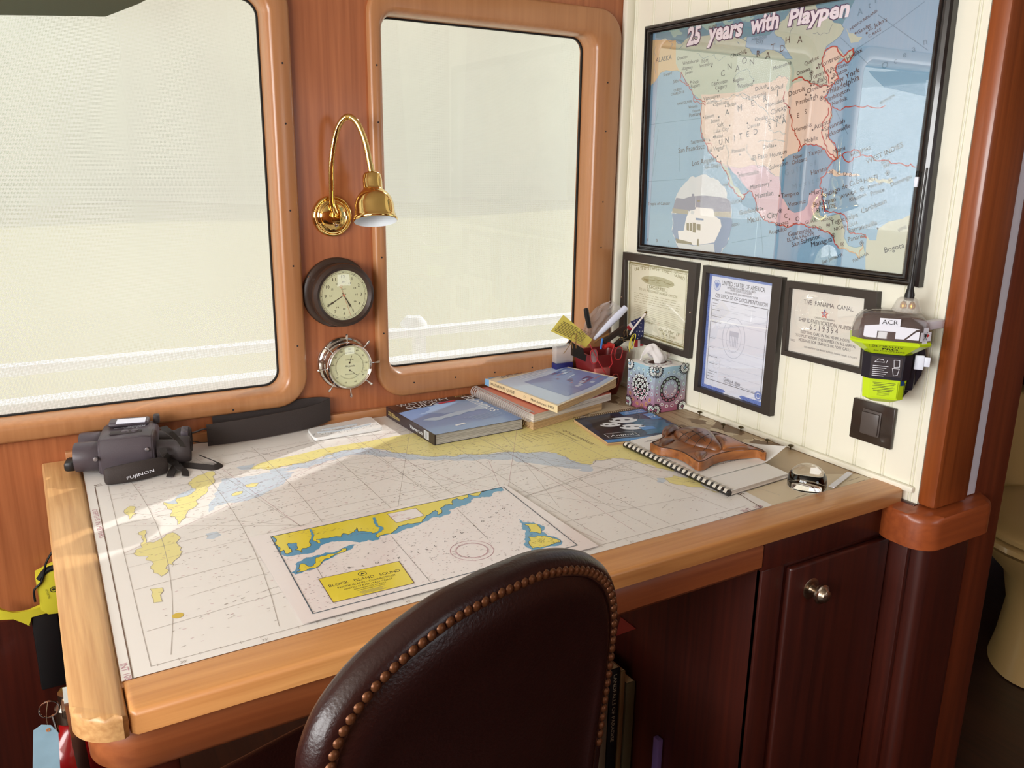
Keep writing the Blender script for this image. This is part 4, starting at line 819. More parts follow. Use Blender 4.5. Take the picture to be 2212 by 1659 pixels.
for i, ch_ in enumerate(tt):
    u = .12+.76*i/(len(tt)-1); v = .865+.055*math.sin(PI*i/(len(tt)-1)); a = rel(u, v); b = rel(u+.022, v+.055*.022/.76*PI*math.cos(PI*i/(len(tt)-1)))
    if ch_ != ' ': S.text(ch_, a, b, c_olive, h=.0088, bold=.015)
S.disc(rel(.5, .78), Wd*.27, mat('certificate_vignette', (176, 172, 136), .6), 2, 32, ry=Ht*.065)
for k in range(26):
    u = .5+random.uniform(-.23, .23); v = .78+random.uniform(-.05, .04); S.line([rel(u, v), rel(u+.05, v)], .0008, c_olive, 3)
S.line([rel(.28, .78), rel(.45, .785), rel(.47, .80), rel(.60, .80), rel(.62, .785), rel(.72, .775)], .002, c_olive, 4)
S.rect(*rel(.35, .675), *rel(.65, .705), c_cream, 3); S.text('LICENSE', rel(.37, .680), rel(.63, .680), c_olive, h=.0055, bold=.03, k=4); S.line([rel(.34, .67), rel(.66, .67), rel(.66, .71), rel(.34, .71)], .0008, c_olive, 4, True)
S.text('TO U.S. MERCHANT MARINE OFFICER', rel(.2, .62), rel(.82, .62), c_olive, h=.0066, bold=.015)
for k in range(5): S.lines(*rel(.12, .57-.03*k), rel(.88, 0)[0], 1, 0, c_olive, .0008, dash=.02, ragged=.1)
for k in range(9): S.line([rel(.12, .41-.024*k), rel(.85, .41-.024*k)], .0005, c_olive, 2)
S.text('day of Mar  19', rel(.55, .15), rel(.88, .15), c_olive, shear=.3); S.text('W. A. Smith', rel(.6, .10), rel(.82, .10), c_olive, shear=.3)
S.text('Portland', rel(.3, .2), rel(.45, .2), c_olive, shear=.3); S.lines(*rel(.55, .08), rel(.85, 0)[0], 2, .004, c_olive, .0006, dash=.01)
S.build('licence_paper', t1)
for px, py in ((1342, 642), (1491, 675)):
    bm = bmesh.new(); p = at('x', -.015, px, py); lathe(bm, [(0, .002), (.002, .0015), (.0028, 0)], T(p.x, p.y, p.z) @ RY(-PI/2), 12)
    finish('screw_head', bm, M_chrome, t1)

t2, S = picture('framed_certificate', 'black-framed certificate of documentation with a blue border, the tallest frame under the map', 'certificate',
    [yz(1519, 573, -.016), yz(1690, 600, -.016), yz(1662, 900, -.016), yz(1498, 843, -.016)], .004, .017, .0, M_fr,
    inner=[yz(1531, 589, -.008), yz(1673, 612, -.008), yz(1648, 880, -.008), yz(1512, 834, -.008)])
q = S.ins; S.poly([q[3], q[2], q[1], q[0]], c_bb, 0); S.rect(*rel(.045, .03), *rel(.955, .975), c_lb, 1)
S.poly([rel(.36, -.0), rel(.40, .02), rel(.36, .035), rel(.42, .05), rel(.60, .05), rel(.66, .035), rel(.62, .02), rel(.66, 0)], c_lb, 2)
for k in range(70): u = random.choice((random.uniform(.0, .04), random.uniform(.96, 1))); v = random.random(); S.disc(rel(u, v), .0014, mat('certificate_border_dark', (84, 104, 176), .6), 1.5, 6)
for k in range(30): u = random.uniform(.02, .34); S.disc(rel(u, random.uniform(.0, .028)), .0014, MATS['certificate_border_dark'], 1.5, 6); S.disc(rel(1-u, random.uniform(.0, .028)), .0014, MATS['certificate_border_dark'], 1.5, 6)
S.text('UNITED STATES OF AMERICA', rel(.21, .915), rel(.86, .915), c_txt, h=.0105, bold=.01, k=4)
S.text('DEPARTMENT OF HOMELAND SECURITY', rel(.30, .893), rel(.73, .893), c_txt, h=.0045, k=4); S.text('UNITED STATES COAST GUARD', rel(.35, .875), rel(.68, .875), c_txt, h=.0045, k=4)
S.text('NATIONAL VESSEL DOCUMENTATION CENTER', rel(.27, .850), rel(.77, .850), c_txt, h=.0045, k=4); S.text('CERTIFICATE OF DOCUMENTATION', rel(.12, .803), rel(.92, .803), c_txt, h=.0092, bold=.012, shear=.15, k=4)
c = rel(.135, .905); S.ring(c, .011, .0012, c_bb, 3, ry=.0125); S.disc(c, .0095, mat('seal_pale', (196, 206, 232), .6), 3, 20, ry=.011)
S.poly([(c[0]+a*.001, c[1]+b*.001) for a, b in ((-8, 6), (-3, 4), (0, 7), (3, 4), (8, 6), (5, -2), (2, -4), (0, -8), (-2, -4), (-5, -2))], c_bb, 4)
fr_ = [rel(.075, .085), rel(.93, .085), rel(.93, .785), rel(.075, .785)]; S.line(fr_, .0012, c_txt, 3, True)
for v in (.71, .655, .60, .46, .38, .30, .24, .17): S.line([rel(.075, v), rel(.93, v)], .0006, c_grey_ if 0 else c_wm, 3)
for v in (.775, .75, .73, .695, .64, .59, .45, .37, .29, .23, .16, .14, .115): S.line([rel(.09, v), rel(.09+random.uniform(.06, .16), v)], .0009, c_txt, 3); S.line([rel(.38, v), rel(.38+random.uniform(.05, .12), v)], .0007, c_wm, 3)
for v in (.775, .75, .70): S.line([rel(.6, v), rel(.75, v)], .0008, c_wm, 3)
S.line([rel(.36, .085), rel(.36, .17)], .0006, c_wm, 3)
c = rel(.46, .49); S.ring(c, .036, .0014, c_wm, 2.5, ry=.048); S.ring(c, .024, .0012, c_wm, 2.5, ry=.033)
for k in range(6): S.line([(c[0]-.012+.005*k, c[1]-.02), (c[0]-.012+.005*k, c[1]+.004)], .0022, c_wm, 2.6)
S.rect(c[0]-.014, c[1]+.004, c[0]+.015, c[1]+.016, c_wm, 2.6)
S.text('Charles A. Wells', rel(.36, .115), rel(.62, .105), c_txt, shear=.35, h=.008, k=5); S.line([rel(.36, .105), rel(.86, .095)], .0006, c_txt, 4); S.lines(*rel(.38, .097), rel(.8, 0)[0], 1, .004, c_txt, .0006, dash=.01)
c = rel(.9, .075); S.ring(c, .0085, .0025, c_bb, 5); S.disc(c, .005, c_bb, 5); S.ring(c, .011, .0008, c_bb, 5)
S.line([rel(.06, .60), rel(.5, .612), rel(.955, .633)], .003, mat('paper_fold', (240, 244, 252), .4), 3)
S.build('certificate_paper', t2)

t3, S = picture('framed_notice', 'low black-framed white Panama Canal ship identification notice, right of the other certificates', 'certificate',
    [yz(1698, 606, -.014), yz(1895.5, 630.6, -.014), yz(1884, 815, -.014), yz(1687, 766, -.014)], .004, .015, .0, M_fr,
    inner=[yz(1710, 622, -.008), yz(1871, 645, -.008), yz(1860, 794, -.008), yz(1700, 757, -.008)])
q = S.ins; S.poly([q[3], q[2], q[1], q[0]], mat('notice_paper', (224, 220, 210), .6), 0)
c_nt = mat('notice_text', (104, 98, 102), .6)
for t, u0, u1, v, h in (('THE  PANAMA  CANAL', .17, .84, .78, .0095), ('CANAL DE PANAMA', .34, .61, .585, .0040), ('SHIP IDENTIFICATION NUMBER', .12, .87, .50, .0085), ('6 0 1 9 3 9 4', .28, .66, .40, .0130), ('KEEP THIS CARD IN THE WHEEL HOUSE', .16, .82, .32, .0062), ('YOU MUST REPORT THIS NUMBER ON ALL ARRIVAL', .09, .90, .255, .0062), ('MESSAGES FOR TRANSITS OR PORT CALLS', .14, .84, .19, .0062), ('VICE PRESIDENT FOR TRANSIT BUSINESS, PANAMA CANAL AUTHORITY', .22, .93, .10, .0036)):
    S.text(t, rel(u0, v), rel(u1, v), c_nt, h=h, bold=.008 if h > .005 else 0, k=3)
c = rel(.47, .675); c_st = mat('notice_star', (206, 92, 84), .6)
st = [(c[0]+(.0105 if k % 2 == 0 else .0045)*math.sin(k*PI/5), c[1]+(.0105 if k % 2 == 0 else .0045)*math.cos(k*PI/5)) for k in range(10)]
S.poly(st, c_st, 2); S.poly([(c[0]+(a-c[0])*.55, c[1]+(b-c[1])*.55) for a, b in st], MATS['notice_paper'], 3); S.line([st[5], st[0], st[7]], .0012, mat('notice_blue', (90, 110, 170), .6), 4)
for k in range(2): S.line([rel(.02, .19-.02*k), rel(.09, .19-.02*k)], .0007, c_nt, 3)
S.build('notice_paper', t3)

# --- rocker switch plate
sw = thing('light_switch', 'dark brown square rocker switch plate low on the panelled wall', 'switch', (0, -.85, .07))
cs = [at('x', -.001, *p) for p in ((1849, 857), (1940, 883), (1928, 970), (1839, 943))]
ys = ((cs[0].y+cs[3].y)/2, (cs[1].y+cs[2].y)/2); zs = ((cs[2].z+cs[3].z)/2, (cs[0].z+cs[1].z)/2)
M_sw = mat('switch_brown', (52, 42, 36), .22, coat=.3); M_sw2 = mat('switch_rocker', (82, 74, 70), .35)
bm = bmesh.new(); box(bm, (-.009, ys[1], zs[0]), (0, ys[0], zs[1]), bevel=.002); finish('plate', bm, M_sw, sw)
dy, dz = ys[0]-ys[1], zs[1]-zs[0]
bm = bmesh.new(); box(bm, (-.0115, ys[1]+dy*.28, zs[0]+dz*.20), (-.009, ys[0]-dy*.28, zs[1]-dz*.18), bevel=.001); finish('bezel', bm, M_sw2, sw)
bm = bmesh.new(); box(bm, (-.0035, -dy*.19, -dz*.26), (.0035, dy*.19, dz*.26), T(-.0135, (ys[0]+ys[1])/2, (zs[0]+zs[1])/2) @ RZ(.12), bevel=.0012); finish('rocker', bm, M_sw2, sw)

# --- yellow emergency beacon in its wall bracket
M_hv = mat('beacon_yellow', (196, 226, 30), .35, coat=.2); M_smk = mat('smoked_clear_dome', (120, 104, 100), .08, trans=.0, coat=1., alpha=.55); M_lbl = mat('beacon_label_white', (228, 230, 240), .4)
M_navy = mat('beacon_bracket_black', (26, 22, 34), .45)
bc = at('x', -.078, 1917, 760); bx_, by_ = bc.x, bc.y; rot = math.radians(-52)
epi = thing('emergency_beacon', 'fluorescent yellow emergency beacon with a clear dome and antenna in a black wall bracket', 'beacon', (bx_, by_, 0), rot)
# local frame: -y faces the viewer, z up (world z)
def zof(py): return at('x', -.078, 1917, py).z
def octa(w_, d_, ch_): return [(-w_+ch_, -d_), (w_-ch_, -d_), (w_, -d_+ch_), (w_, d_-ch_), (w_-ch_, d_), (-w_+ch_, d_), (-w_, d_-ch_), (-w_, -d_+ch_)]
def stack(bm, secs, mi=0):
    L = [[(x, y, z) for x, y in octa(*s[:3])] for s in secs for z in (s[3],)]
    loft(bm, L, cap0=True, cap1=True, mi=mi)
z_rim, z_sh, z_bt, z_bot, z_top = zof(728), zof(758), zof(812), zof(866), zof(668)
def L_(name, bm, m, **k): return finish(name, bm, m, epi, local=True, **k)
bm = bmesh.new(); stack(bm, [(.020, .018, .006, z_bot), (.034, .030, .010, z_bot+.008), (.037, .033, .012, z_bt), (.038, .034, .012, z_sh), (.042, .038, .013, z_sh+.004), (.066, .055, .020, z_rim-.004), (.067, .056, .020, z_rim), (.064, .053, .02, z_rim+.003)])
L_('body', bm, M_hv, sharp=20)
bm = bmesh.new(); stack(bm, [(.0645, .0535, .02, z_rim+.0032), (.064, .053, .02, z_rim+.018), (.060, .050, .02, z_rim+.032), (.050, .042, .018, z_rim+.044), (.034, .030, .014, z_rim+.050), (.012, .012, .005, z_rim+.052)])
dome = L_('clear_dome', bm, M_smk, sharp=50)
bm = bmesh.new(); lathe(bm, [(.026, z_rim+.050), (.018, z_rim+.071), (.013, z_rim+.075), (0, z_rim+.076)], T(.022, 0, 0), 20); L_('lamp_cap', bm, mat('clear_lens', (226, 222, 214), .08, alpha=.35, coat=1.))
bm = bmesh.new()
for dx in (-.006, .008): lathe(bm, [(0, z_rim+.054), (.0055, z_rim+.056), (.006, z_rim+.062), (.003, z_rim+.068), (0, z_rim+.069)], T(.022+dx, -.002, 0), 12)
L_('strobe_bulbs', bm, mat('amber_bulb', (206, 150, 60), .2, .8))
bm = bmesh.new(); lathe(bm, [(.008, z_rim+.070), (.0085, z_rim+.080), (.0055, z_rim+.092), (.006, z_rim+.094), (.003, z_rim+.102), (.002, z_rim+.16), (.0018, z_rim+.30), (0, z_rim+.301)], T(.024, 0, 0), 14); L_('antenna', bm, M_black)
bm = bmesh.new(); stack(bm, [(.052, .042, .016, z_rim+.004), (.050, .040, .016, z_rim+.028), (.03, .026, .01, z_rim+.040)]); L_('inner_electronics', bm, mat('beacon_inner_grey', (74, 62, 62), .5))
def label(name, x0, z0, x1, z1, y, m, parent, draw=None):
    Sx = Sheet((0, 0, 0), (1, 0, 0), (0, 1, 0)); Sx.M = world_of(parent) @ frame((x0, y, z0), (1, 0, 0), (0, 0, 1)); Sx.Mi = Sx.M.inverted()
    Sx.rect(0, 0, x1-x0, z1-z0, m, 0)
    if draw: draw(Sx, x1-x0, z1-z0)
    return Sx.build(name, parent)
def d1(Sx, w_, h_): Sx.text('ACR', (w_*.12, h_*.2), (w_*.88, h_*.2), M_ink, h=h_*.6)
label('brand_label', -.022, z_rim+.030, .012, z_rim+.043, -.0525, M_lbl, epi, d1)
Sx = Sheet((0, 0, 0), (1, 0, 0), (0, 1, 0)); Sx.M = world_of(epi) @ frame((0, -.0545, z_rim+.006), (1, 0, 0), (0, 0, 1))
Sx.poly([(-.046, .022), (-.046, .004), (-.040, .002), (-.024, .002), (-.024, .014), (.006, .014), (.006, .002), (.020, .002), (.038, .020), (.044, .022), (-.02, .026)], M_lbl, 0); Sx.poly([(.040, .002), (.044, .002), (.044, .018), (.038, .016), (.024, .002)], M_lbl, 0); Sx.build('reflector_band', epi)
Sx = Sheet((0, 0, 0), (1, 0, 0), (0, 1, 0)); Sx.M = world_of(epi) @ frame((.046, -.0540, z_rim+.004), (.7, .7, 0), (0, 0, 1))
Sx.rect(-.0, .002, .026, .018, M_lbl, 0); Sx.rect(.006, -.003, .018, .026, M_lbl, 0); Sx.line([(.008, .004), (.016, .018)], .001, M_ink, 1); Sx.line([(.016, .004), (.008, .016)], .001, M_ink, 1); Sx.disc((.012, .012), .003, M_ink, 1); Sx.poly([(.016, .008), (.022, .012), (.016, .015)], mat('ink_red', (200, 40, 40), .5), 1); Sx.build('warning_sticker', epi)
# wording on the yellow shell
slope = Vector((0, -(.055-.038), (z_rim-.004)-(z_sh+.004))).normalized()
Sx = Sheet((0, 0, 0), (1, 0, 0), (0, 1, 0)); Sx.M = world_of(epi) @ frame((0, -.0388, z_sh+.0052), (1, 0, 0), slope)
Sx.text('GLOBALFIX', (-.030, .0155), (.022, .0135), M_ink, h=.0055, bold=.02); Sx.text('PRO', (-.012, .0075), (.014, .0065), M_ink, h=.0055, bold=.03); Sx.text('406 MHz GPS EPIRB', (-.026, .002), (.026, .001), M_ink, h=.0036); Sx.ring((-.030, .018), .0045, .0010, M_ink)
Sx.build('model_lettering', epi)
bm = bmesh.new(); stack(bm, [(.0405, .0365, .013, z_bt), (.0415, .0375, .013, z_sh), (.040, .036, .013, z_sh+.001)]); L_('bracket_sleeve', bm, M_navy, sharp=20)
def d2(Sx, w_, h_):
    for k in range(6): Sx.line([(.004, h_*.52-k*.0036), (w_*.56-(k % 3)*.003, h_*.52-k*.0036)], .0010, M_lbl, 1)
    for pts in (((.006, h_*.72), (.012, h_*.88), (.020, h_*.86), (.022, h_*.72), (.006, h_*.72)), ((w_*.72, h_*.88), (w_*.9, h_*.88), (w_*.92, h_*.55), (w_*.75, h_*.5), (w_*.72, h_*.88)), ((w_*.7, h_*.45), (w_*.92, h_*.45), (w_*.88, h_*.12), (w_*.76, h_*.08), (w_*.7, h_*.45)), ((w_*.52, h_*.85), (w_*.48, h_*.7))): Sx.line(pts, .0008, M_lbl, 1)
label('instruction_label', -.027, z_bt+.006, .025, z_sh-.004, -.0378, mat('label_dark', (52, 44, 48), .4), epi, d2)
def d3(Sx, w_, h_):
    for k in range(6): Sx.line([(w_*.1+.002*(k % 2), h_*.9-k*.0030), (w_*.92-(k % 3)*.002, h_*.9-k*.0030)], .0009, M_ink, 1)
    for k in range(5): Sx.line([(w_*.3, h_*.42-k*.0022), (w_*.75, h_*.42-k*.0022)], .0005, M_ink, 1)
label('data_label', -.024, z_bot+.012, .022, z_bt-.004, -.0342, M_hv, epi, d3)
Sx = Sheet((0, 0, 0), (1, 0, 0), (0, 1, 0)); Sx.M = world_of(epi) @ frame((.0258, -.0335, z_bot+.010), (.7, .7, 0), (0, 0, 1))
Sx.rect(.001, .026, .010, .036, mat('label_blue', (24, 70, 130), .4), 0)
for k in range(3): Sx.line([(.0105+k*.0016, .004), (.0105+k*.0016, .030)], .0009, M_ink, 0)
Sx.build('side_label', epi)
bm = bmesh.new(); box(bm, (.030, -.005, z_bot+.02), (.052, .068, z_sh+.012), bevel=.008); box(bm, (-.03, .036, z_bot+.0), (.03, .070, z_sh+.01), bevel=.012); prism(bm, [(0, z_sh), (.035, z_sh+.014), (.060, z_sh+.022), (.066, z_sh-.008), (.062, z_bt+.004), (.052, z_bot+.028), (.032, z_bot-.002), (.0, z_bot-.006)], 0, .050, T(0, .058, 0) @ XZ, bevel=.003); L_('bracket_back', bm, M_navy)
bm = bmesh.new(); box(bm, (.046, -.012, z_bt+.018), (.062, -.005, z_bt+.045), bevel=.002); box(bm, (.060, -.010, z_bt+.024), (.072, -.006, z_bt+.042), bevel=.0015); L_('release_clip', bm, M_white)
bm = bmesh.new(); a = at('x', -.05, 1992, 690); b = at('x', -.01, 2031, 700)
box(bm, (-.052, b.y-.004, b.z-.008), (-.001, b.y+.012, b.z+.008), bevel=.003); box(bm, (-.060, b.y-.006, b.z-.010), (-.050, b.y+.060, b.z+.010), bevel=.003); finish('wall_strap_arm', bm, M_lbl, epi)

# ------------------------------------------------------------------ brass reading lamp on the wall between the windows
lc = at('y', -.004, 718, 467)
lp = thing('wall_lamp', 'polished brass gooseneck reading lamp on the wood panel between the windows', 'lamp', (lc.x, -.001, lc.z))
Kb = T(lc.x, -.0005, lc.z) @ RX(PI/2)
bm = bmesh.new(); lathe(bm, [(0, 0), (.0455, 0), (.0455, .004), (.043, .0085), (.040, .009), (.038, .0075), (.035, .008), (.033, .012), (.030, .0145), (.0285, .0135), (.027, .0145), (.012, .0165), (0, .017)], Kb, 48); finish('wall_plate', bm, M_brass, lp, sharp=60)
bm = bmesh.new(); box(bm, (-.009, -.0115, -.012), (.009, .011, .0), Kb @ T(.002, .0, .029) @ RX(0), bevel=.001); finish('swivel_block', bm, M_brass, lp)
bm = bmesh.new(); lathe(bm, [(0, 0), (.004, 0), (.005, .006), (.0045, .010), (0, .0115)], Kb @ T(.002, -.018, .014), 14); finish('switch_button', bm, M_chrome, lp)
path = [(lc.x+.002, -.024, lc.z+.006)]+[tuple(at('y', y, px, py)) for y, px, py in ((-.026, 718, 440), (-.030, 716, 400), (-.036, 716, 350), (-.045, 723, 300), (-.058, 735, 266), (-.070, 752, 252), (-.082, 772, 266), (-.092, 788, 304), (-.098, 797, 345), (-.102, 802, 372))]
sp_ = spline(path, 14); bm = bmesh.new()
tube(bm, sp_, [.0057 if i % 2 else .0070 for i in range(len(sp_))], 12); finish('gooseneck', bm, M_brass, lp, sharp=80)
hp = at('y', -.098, 803, 374); hb = at('y', -.134, 812, 484); ax = (hb-hp).normalized()
Kh = frame(hp, ax.orthogonal(), ax.cross(ax.orthogonal())); s_ = (hb-hp).length/.122
bm = bmesh.new(); lathe(bm, [(r*s_*1.0, z*s_) for r, z in ((0, -.022), (.006, -.022), (.0078, -.006), (.0085, -.001), (.018, .001), (.0215, .006), (.0225, .020), (.0225, .036), (.024, .041), (.034, .050), (.042, .062), (.046, .078), (.047, .098), (.0485, .102), (.0490, .106), (.0515, .109), (.0520, .1135), (.0500, .1155))], Kh, 56); finish('lamp_shade', bm, M_brass, lp, sharp=60)
bm = bmesh.new(); lathe(bm, [(r*s_*1.0, z*s_) for r, z in ((.0500, .1155), (.0485, .114), (.0465, .104), (.045, .078), (.040, .062), (.030, .050), (.018, .040), (0, .036))], Kh, 48); finish('shade_lining', bm, mat('lamp_white_lining', (226, 234, 240), .5), lp)
bm = bmesh.new(); lathe(bm, [(0, .098*s_), (.012*s_, .094*s_), (.018*s_, .080*s_), (.016*s_, .066*s_), (.012*s_, .05*s_), (0, .045*s_)], Kh, 20); finish('bulb', bm, mat('frosted_bulb', (240, 240, 236), .3), lp)

# ------------------------------------------------------------------ ship's clock and the barometer below it
def gauge_face(parent, c, r, name, draw, m):
    S = Sheet(c, (1, 0, 0), (0, 0, 1)); S.M = Matrix(((1, 0, 0, c[0]), (0, 0, -1, c[1]), (0, 1, 0, c[2]), (0, 0, 0, 1))); S.Mi = S.M.inverted()
    S.disc((0, 0), r, m, 0, 64); draw(S, r); return S.build(name, parent)
M_dial = mat('dial_cream', (206, 208, 170), .45); M_di = mat('dial_ink', (70, 62, 50), .5); M_clk = mat('clock_case_brown', (56, 40, 32), .38, bump=.15, bscale=120); M_pk = mat('second_hand_pink', (206, 130, 104), .4)
cd = at('y', -.052, 743, 638); cf = at('y', 0, 722, 627); cl = thing('wall_clock', 'round dark-cased clock with a cream dial below the brass lamp', 'clock', (cf.x, -.001, cf.z))
rd = (at('y', -.052, 793, 638)-cd).length
bm = bmesh.new(); cx, cz = (cf.x*.35+cd.x*.65), (cf.z*.35+cd.z*.65)
K = T(cd.x, 0, cd.z) @ RX(PI/2)
lathe(bm, [(0, .001), (rd*1.46, .001), (rd*1.46, .006), (rd*1.42, .009), (rd*1.26, .011), (rd*1.22, .016), (rd*1.22, .034), (rd*1.30, .038), (rd*1.31, .048), (rd*1.28, .055), (rd*1.15, .058), (rd*1.03, .054), (rd*1.02, .050)], K, 64); finish('case', bm, M_clk, cl, sharp=45)
def dclock(S, r):
    for k in range(60):
        a = k*PI/30; q = r*.90; S.line([(q*math.sin(a), q*math.cos(a)), ((q-.0014)*math.sin(a), (q-.0014)*math.cos(a))], .0004, M_di, 1)
        if k % 5 == 0: S.disc((r*.915*math.sin(a), r*.915*math.cos(a)), .0010, M_di, 2, 8)
    S.ring((0, 0), r*.89, .0004, M_di, 1, 48); S.ring((0, 0), r*.94, .0004, M_di, 1, 48)
    for h in range(1, 13):
        a = h*PI/6; t = str(h); wd = .0050*len(t)*(.8 if h > 9 else 1); x, y = r*.74*math.sin(a), r*.74*math.cos(a)
        if h in (1,): wd = .0020
        S.text(t, (x-wd/2, y-.0034), (x+wd/2, y-.0034), M_di, h=.0070)
        t2 = str(h+12) if h < 12 else '00'; x, y = r*.54*math.sin(a), r*.54*math.cos(a); S.text(t2, (x-.0028, y-.002), (x+.0028, y-.002), M_di, h=.0036)
    S.text('Chelsea', (-.006, .013), (.006, .013), M_di, shear=.3)
    hr, mn = 2*PI*(4+40/60)/12+.18, 2*PI*40/60
    for a, L, wd in ((hr, r*.66, .0026), (mn, r*.86, .0020)):
        d = Vector((math.sin(a), math.cos(a))); n = Vector((d.y, -d.x))
        S.poly([tuple(d*-.006+n*wd*.3), tuple(d*L*.55+n*wd*.5), tuple(d*L*.7+n*wd*1.0), tuple(d*L*.8+n*wd*.4), tuple(d*L), tuple(d*L*.8-n*wd*.4), tuple(d*L*.7-n*wd*1.0), tuple(d*L*.55-n*wd*.5), tuple(d*-.006-n*wd*.3)], M_di, 5)
    a = math.radians(163); S.line([(-.018*math.sin(a), -.018*math.cos(a)), (r*.9*math.sin(a), r*.9*math.cos(a))], .0006, M_pk, 7); S.ring((-.021*math.sin(a), -.021*math.cos(a)), .0028, .0007, M_pk, 7, 14); S.disc((0, 0), .0026, M_pk, 8)
gauge_face(cl, (cd.x, -.0505, cd.z), rd*1.03, 'dial', dclock, M_dial)
M_lens = pane_mat('gauge_lens', 1.4)
bm = bmesh.new(); lathe(bm, [(rd*1.03, .0535), (rd*.8, .0560), (rd*.4, .0578), (0, .0583)], K, 48); finish('lens', bm, M_lens, cl, sharp=180)
bm = bmesh.new(); p = at('y', -.007, 667, 598); lathe(bm, [(0, .0018), (.0026, .001), (.003, 0)], T(p.x, -.0095, p.z) @ RX(PI/2), 12); finish('screw', bm, M_chrome, cl)
bd = at('y', -.046, 756, 792); bfz = at('y', 0, 738, 779); ba = thing('barometer', "chrome ship's wheel barometer with a cream dial on the wall below the clock", 'barometer', (bfz.x, -.001, bfz.z))
rb = (at('y', -.046, 797, 792)-bd).length; K = T(bd.x, 0, bd.z) @ RX(PI/2)
bm = bmesh.new(); lathe(bm, [(0, .001), (rb*1.36, .001), (rb*1.36, .004), (rb*1.30, .007), (rb*1.24, .006), (rb*1.18, .005), (rb*1.05, .006), (rb*1.05, .030), (rb*1.16, .033), (rb*1.19, .040), (rb*1.17, .048), (rb*1.08, .052), (rb*1.0, .048), (rb*.99, .044)], K, 64); finish('case', bm, M_chrome, ba, sharp=45)
def dbaro(S, r):
    for c0, c1, n in ((-120, 120, 60),):
        for k in range(n+1):
            a = math.radians(c0+(c1-c0)*k/n); S.line([(r*.70*math.sin(a), r*.70*math.cos(a)), (r*(.76 if k % 5 else .79)*math.sin(a), r*(.76 if k % 5 else .79)*math.cos(a))], .0004, M_di, 1)
    S.line([(r*.70*math.sin(math.radians(a)), r*.70*math.cos(math.radians(a))) for a in range(-120, 121, 8)], .0005, M_di, 1)
    for k, t in enumerate(('40', '50', '60', '70', '80', '90', '100', '110')):
        a = math.radians(-80+k*27); x, y = r*.88*math.sin(a), r*.88*math.cos(a); S.text(t, (x-.0028, y-.002), (x+.0028, y-.002), M_di, h=.0038)
    for k in range(31):
        a = math.radians(130+k*100/30); S.line([(r*.60*math.sin(a), r*.60*math.cos(a)), (r*.66*math.sin(a), r*.66*math.cos(a))], .0004, M_di, 1)
    for k, t in enumerate(('80', '60', '40', '20')):
        a = math.radians(125+k*36); x, y = r*.84*math.sin(a), r*.84*math.cos(a); S.text(t, (x-.0028, y-.002), (x+.0028, y-.002), M_di, h=.0036)
    S.text('TEMPERATURE', (-.010, .015), (.010, .015), M_di); S.text('Airguide', (-.012, -.001), (.012, -.001), M_di, shear=.3, bold=.01); S.text('RELATIVE HUMIDITY', (-.012, -.019), (.012, -.019), M_di)
    for c, a, L in (((0, .009), 20, .017), ((0, -.009), 128, .021)):
        a = math.radians(a); S.line([(c[0]-.003*math.sin(a), c[1]-.003*math.cos(a)), (c[0]+L*math.sin(a), c[1]+L*math.cos(a))], .0009, M_di, 4); S.disc(c, .0021, M_di, 5)
gauge_face(ba, (bd.x, -.0440, bd.z), rb*1.0, 'dial', dbaro, M_dial)
bm = bmesh.new(); lathe(bm, [(rb*1.0, .0475), (rb*.7, .0500), (rb*.3, .0515), (0, .0520)], K, 48); finish('lens', bm, M_lens, ba, sharp=180)
for k in range(8):
    a = math.radians(2+45*k); bm = bmesh.new()
    lathe(bm, [(.0018, rb*1.14), (.0016, rb*1.36), (.0030, rb*1.50), (.0034, rb*1.58), (.002, rb*1.62), (0, rb*1.625)], K @ T(0, 0, .040) @ RZ(a) @ RX(-PI/2), 10); finish('wheel_spoke', bm, M_chrome, ba)

# ------------------------------------------------------------------ books and papers on the table
def quad(z, *px): return [at('z', z, *p) for p in px]
M_page = mat('page_block', (196, 190, 178), .7, vary=.12, vscale=90); M_pagetan = mat('page_block_yellowed', (198, 168, 126), .7, vary=.15, vscale=60)
def pages_mat(name, c1, c2, sc=900):
    if name in MATS: return MATS[name]
    m = bpy.data.materials.new(name); m.use_nodes = True; nt = m.node_tree; b = nt.nodes['Principled BSDF']; b.inputs['Roughness'].default_value = .7
    tc = nt.nodes.new('ShaderNodeTexCoord'); mp_ = nt.nodes.new('ShaderNodeMapping'); mp_.inputs['Scale'].default_value = (3, 3, sc); n = nt.nodes.new('ShaderNodeTexNoise'); n.inputs['Scale'].default_value = 1; n.inputs['Detail'].default_value = 3
    r = nt.nodes.new('ShaderNodeValToRGB'); r.color_ramp.elements[0].position = .35; r.color_ramp.elements[1].position = .6; r.color_ramp.elements[0].color = lin(c1)+(1,); r.color_ramp.elements[1].color = lin(c2)+(1,)
    nt.links.new(tc.outputs['Object'], mp_.inputs[0]); nt.links.new(mp_.outputs[0], n.inputs['Vector']); nt.links.new(n.outputs[0], r.inputs[0]); nt.links.new(r.outputs[0], b.inputs['Base Color']); MATS[name] = m; return m
M_pg = pages_mat('page_edges_grey', (112, 108, 102), (186, 182, 174)); M_pgt = pages_mat('page_edges_tan', (150, 116, 78), (208, 176, 130)); M_pgw = pages_mat('page_edges_white', (168, 158, 148), (226, 218, 208))
def slab(bm, c4, z0, z1, inset=0, mi=0, bulge=0):
    """block over a quad (TL, TR, BR, BL in plan)"""
    ctr = sum((Vector((p[0], p[1])) for p in c4), Vector((0, 0)))/4
    pts = []
    for p in c4:
        d = ctr-Vector((p[0], p[1])); q = Vector((p[0], p[1]))+d.normalized()*inset*1.4; pts.append((q.x, q.y))
    prism(bm, pts[::-1], z0, z1, mi=mi)
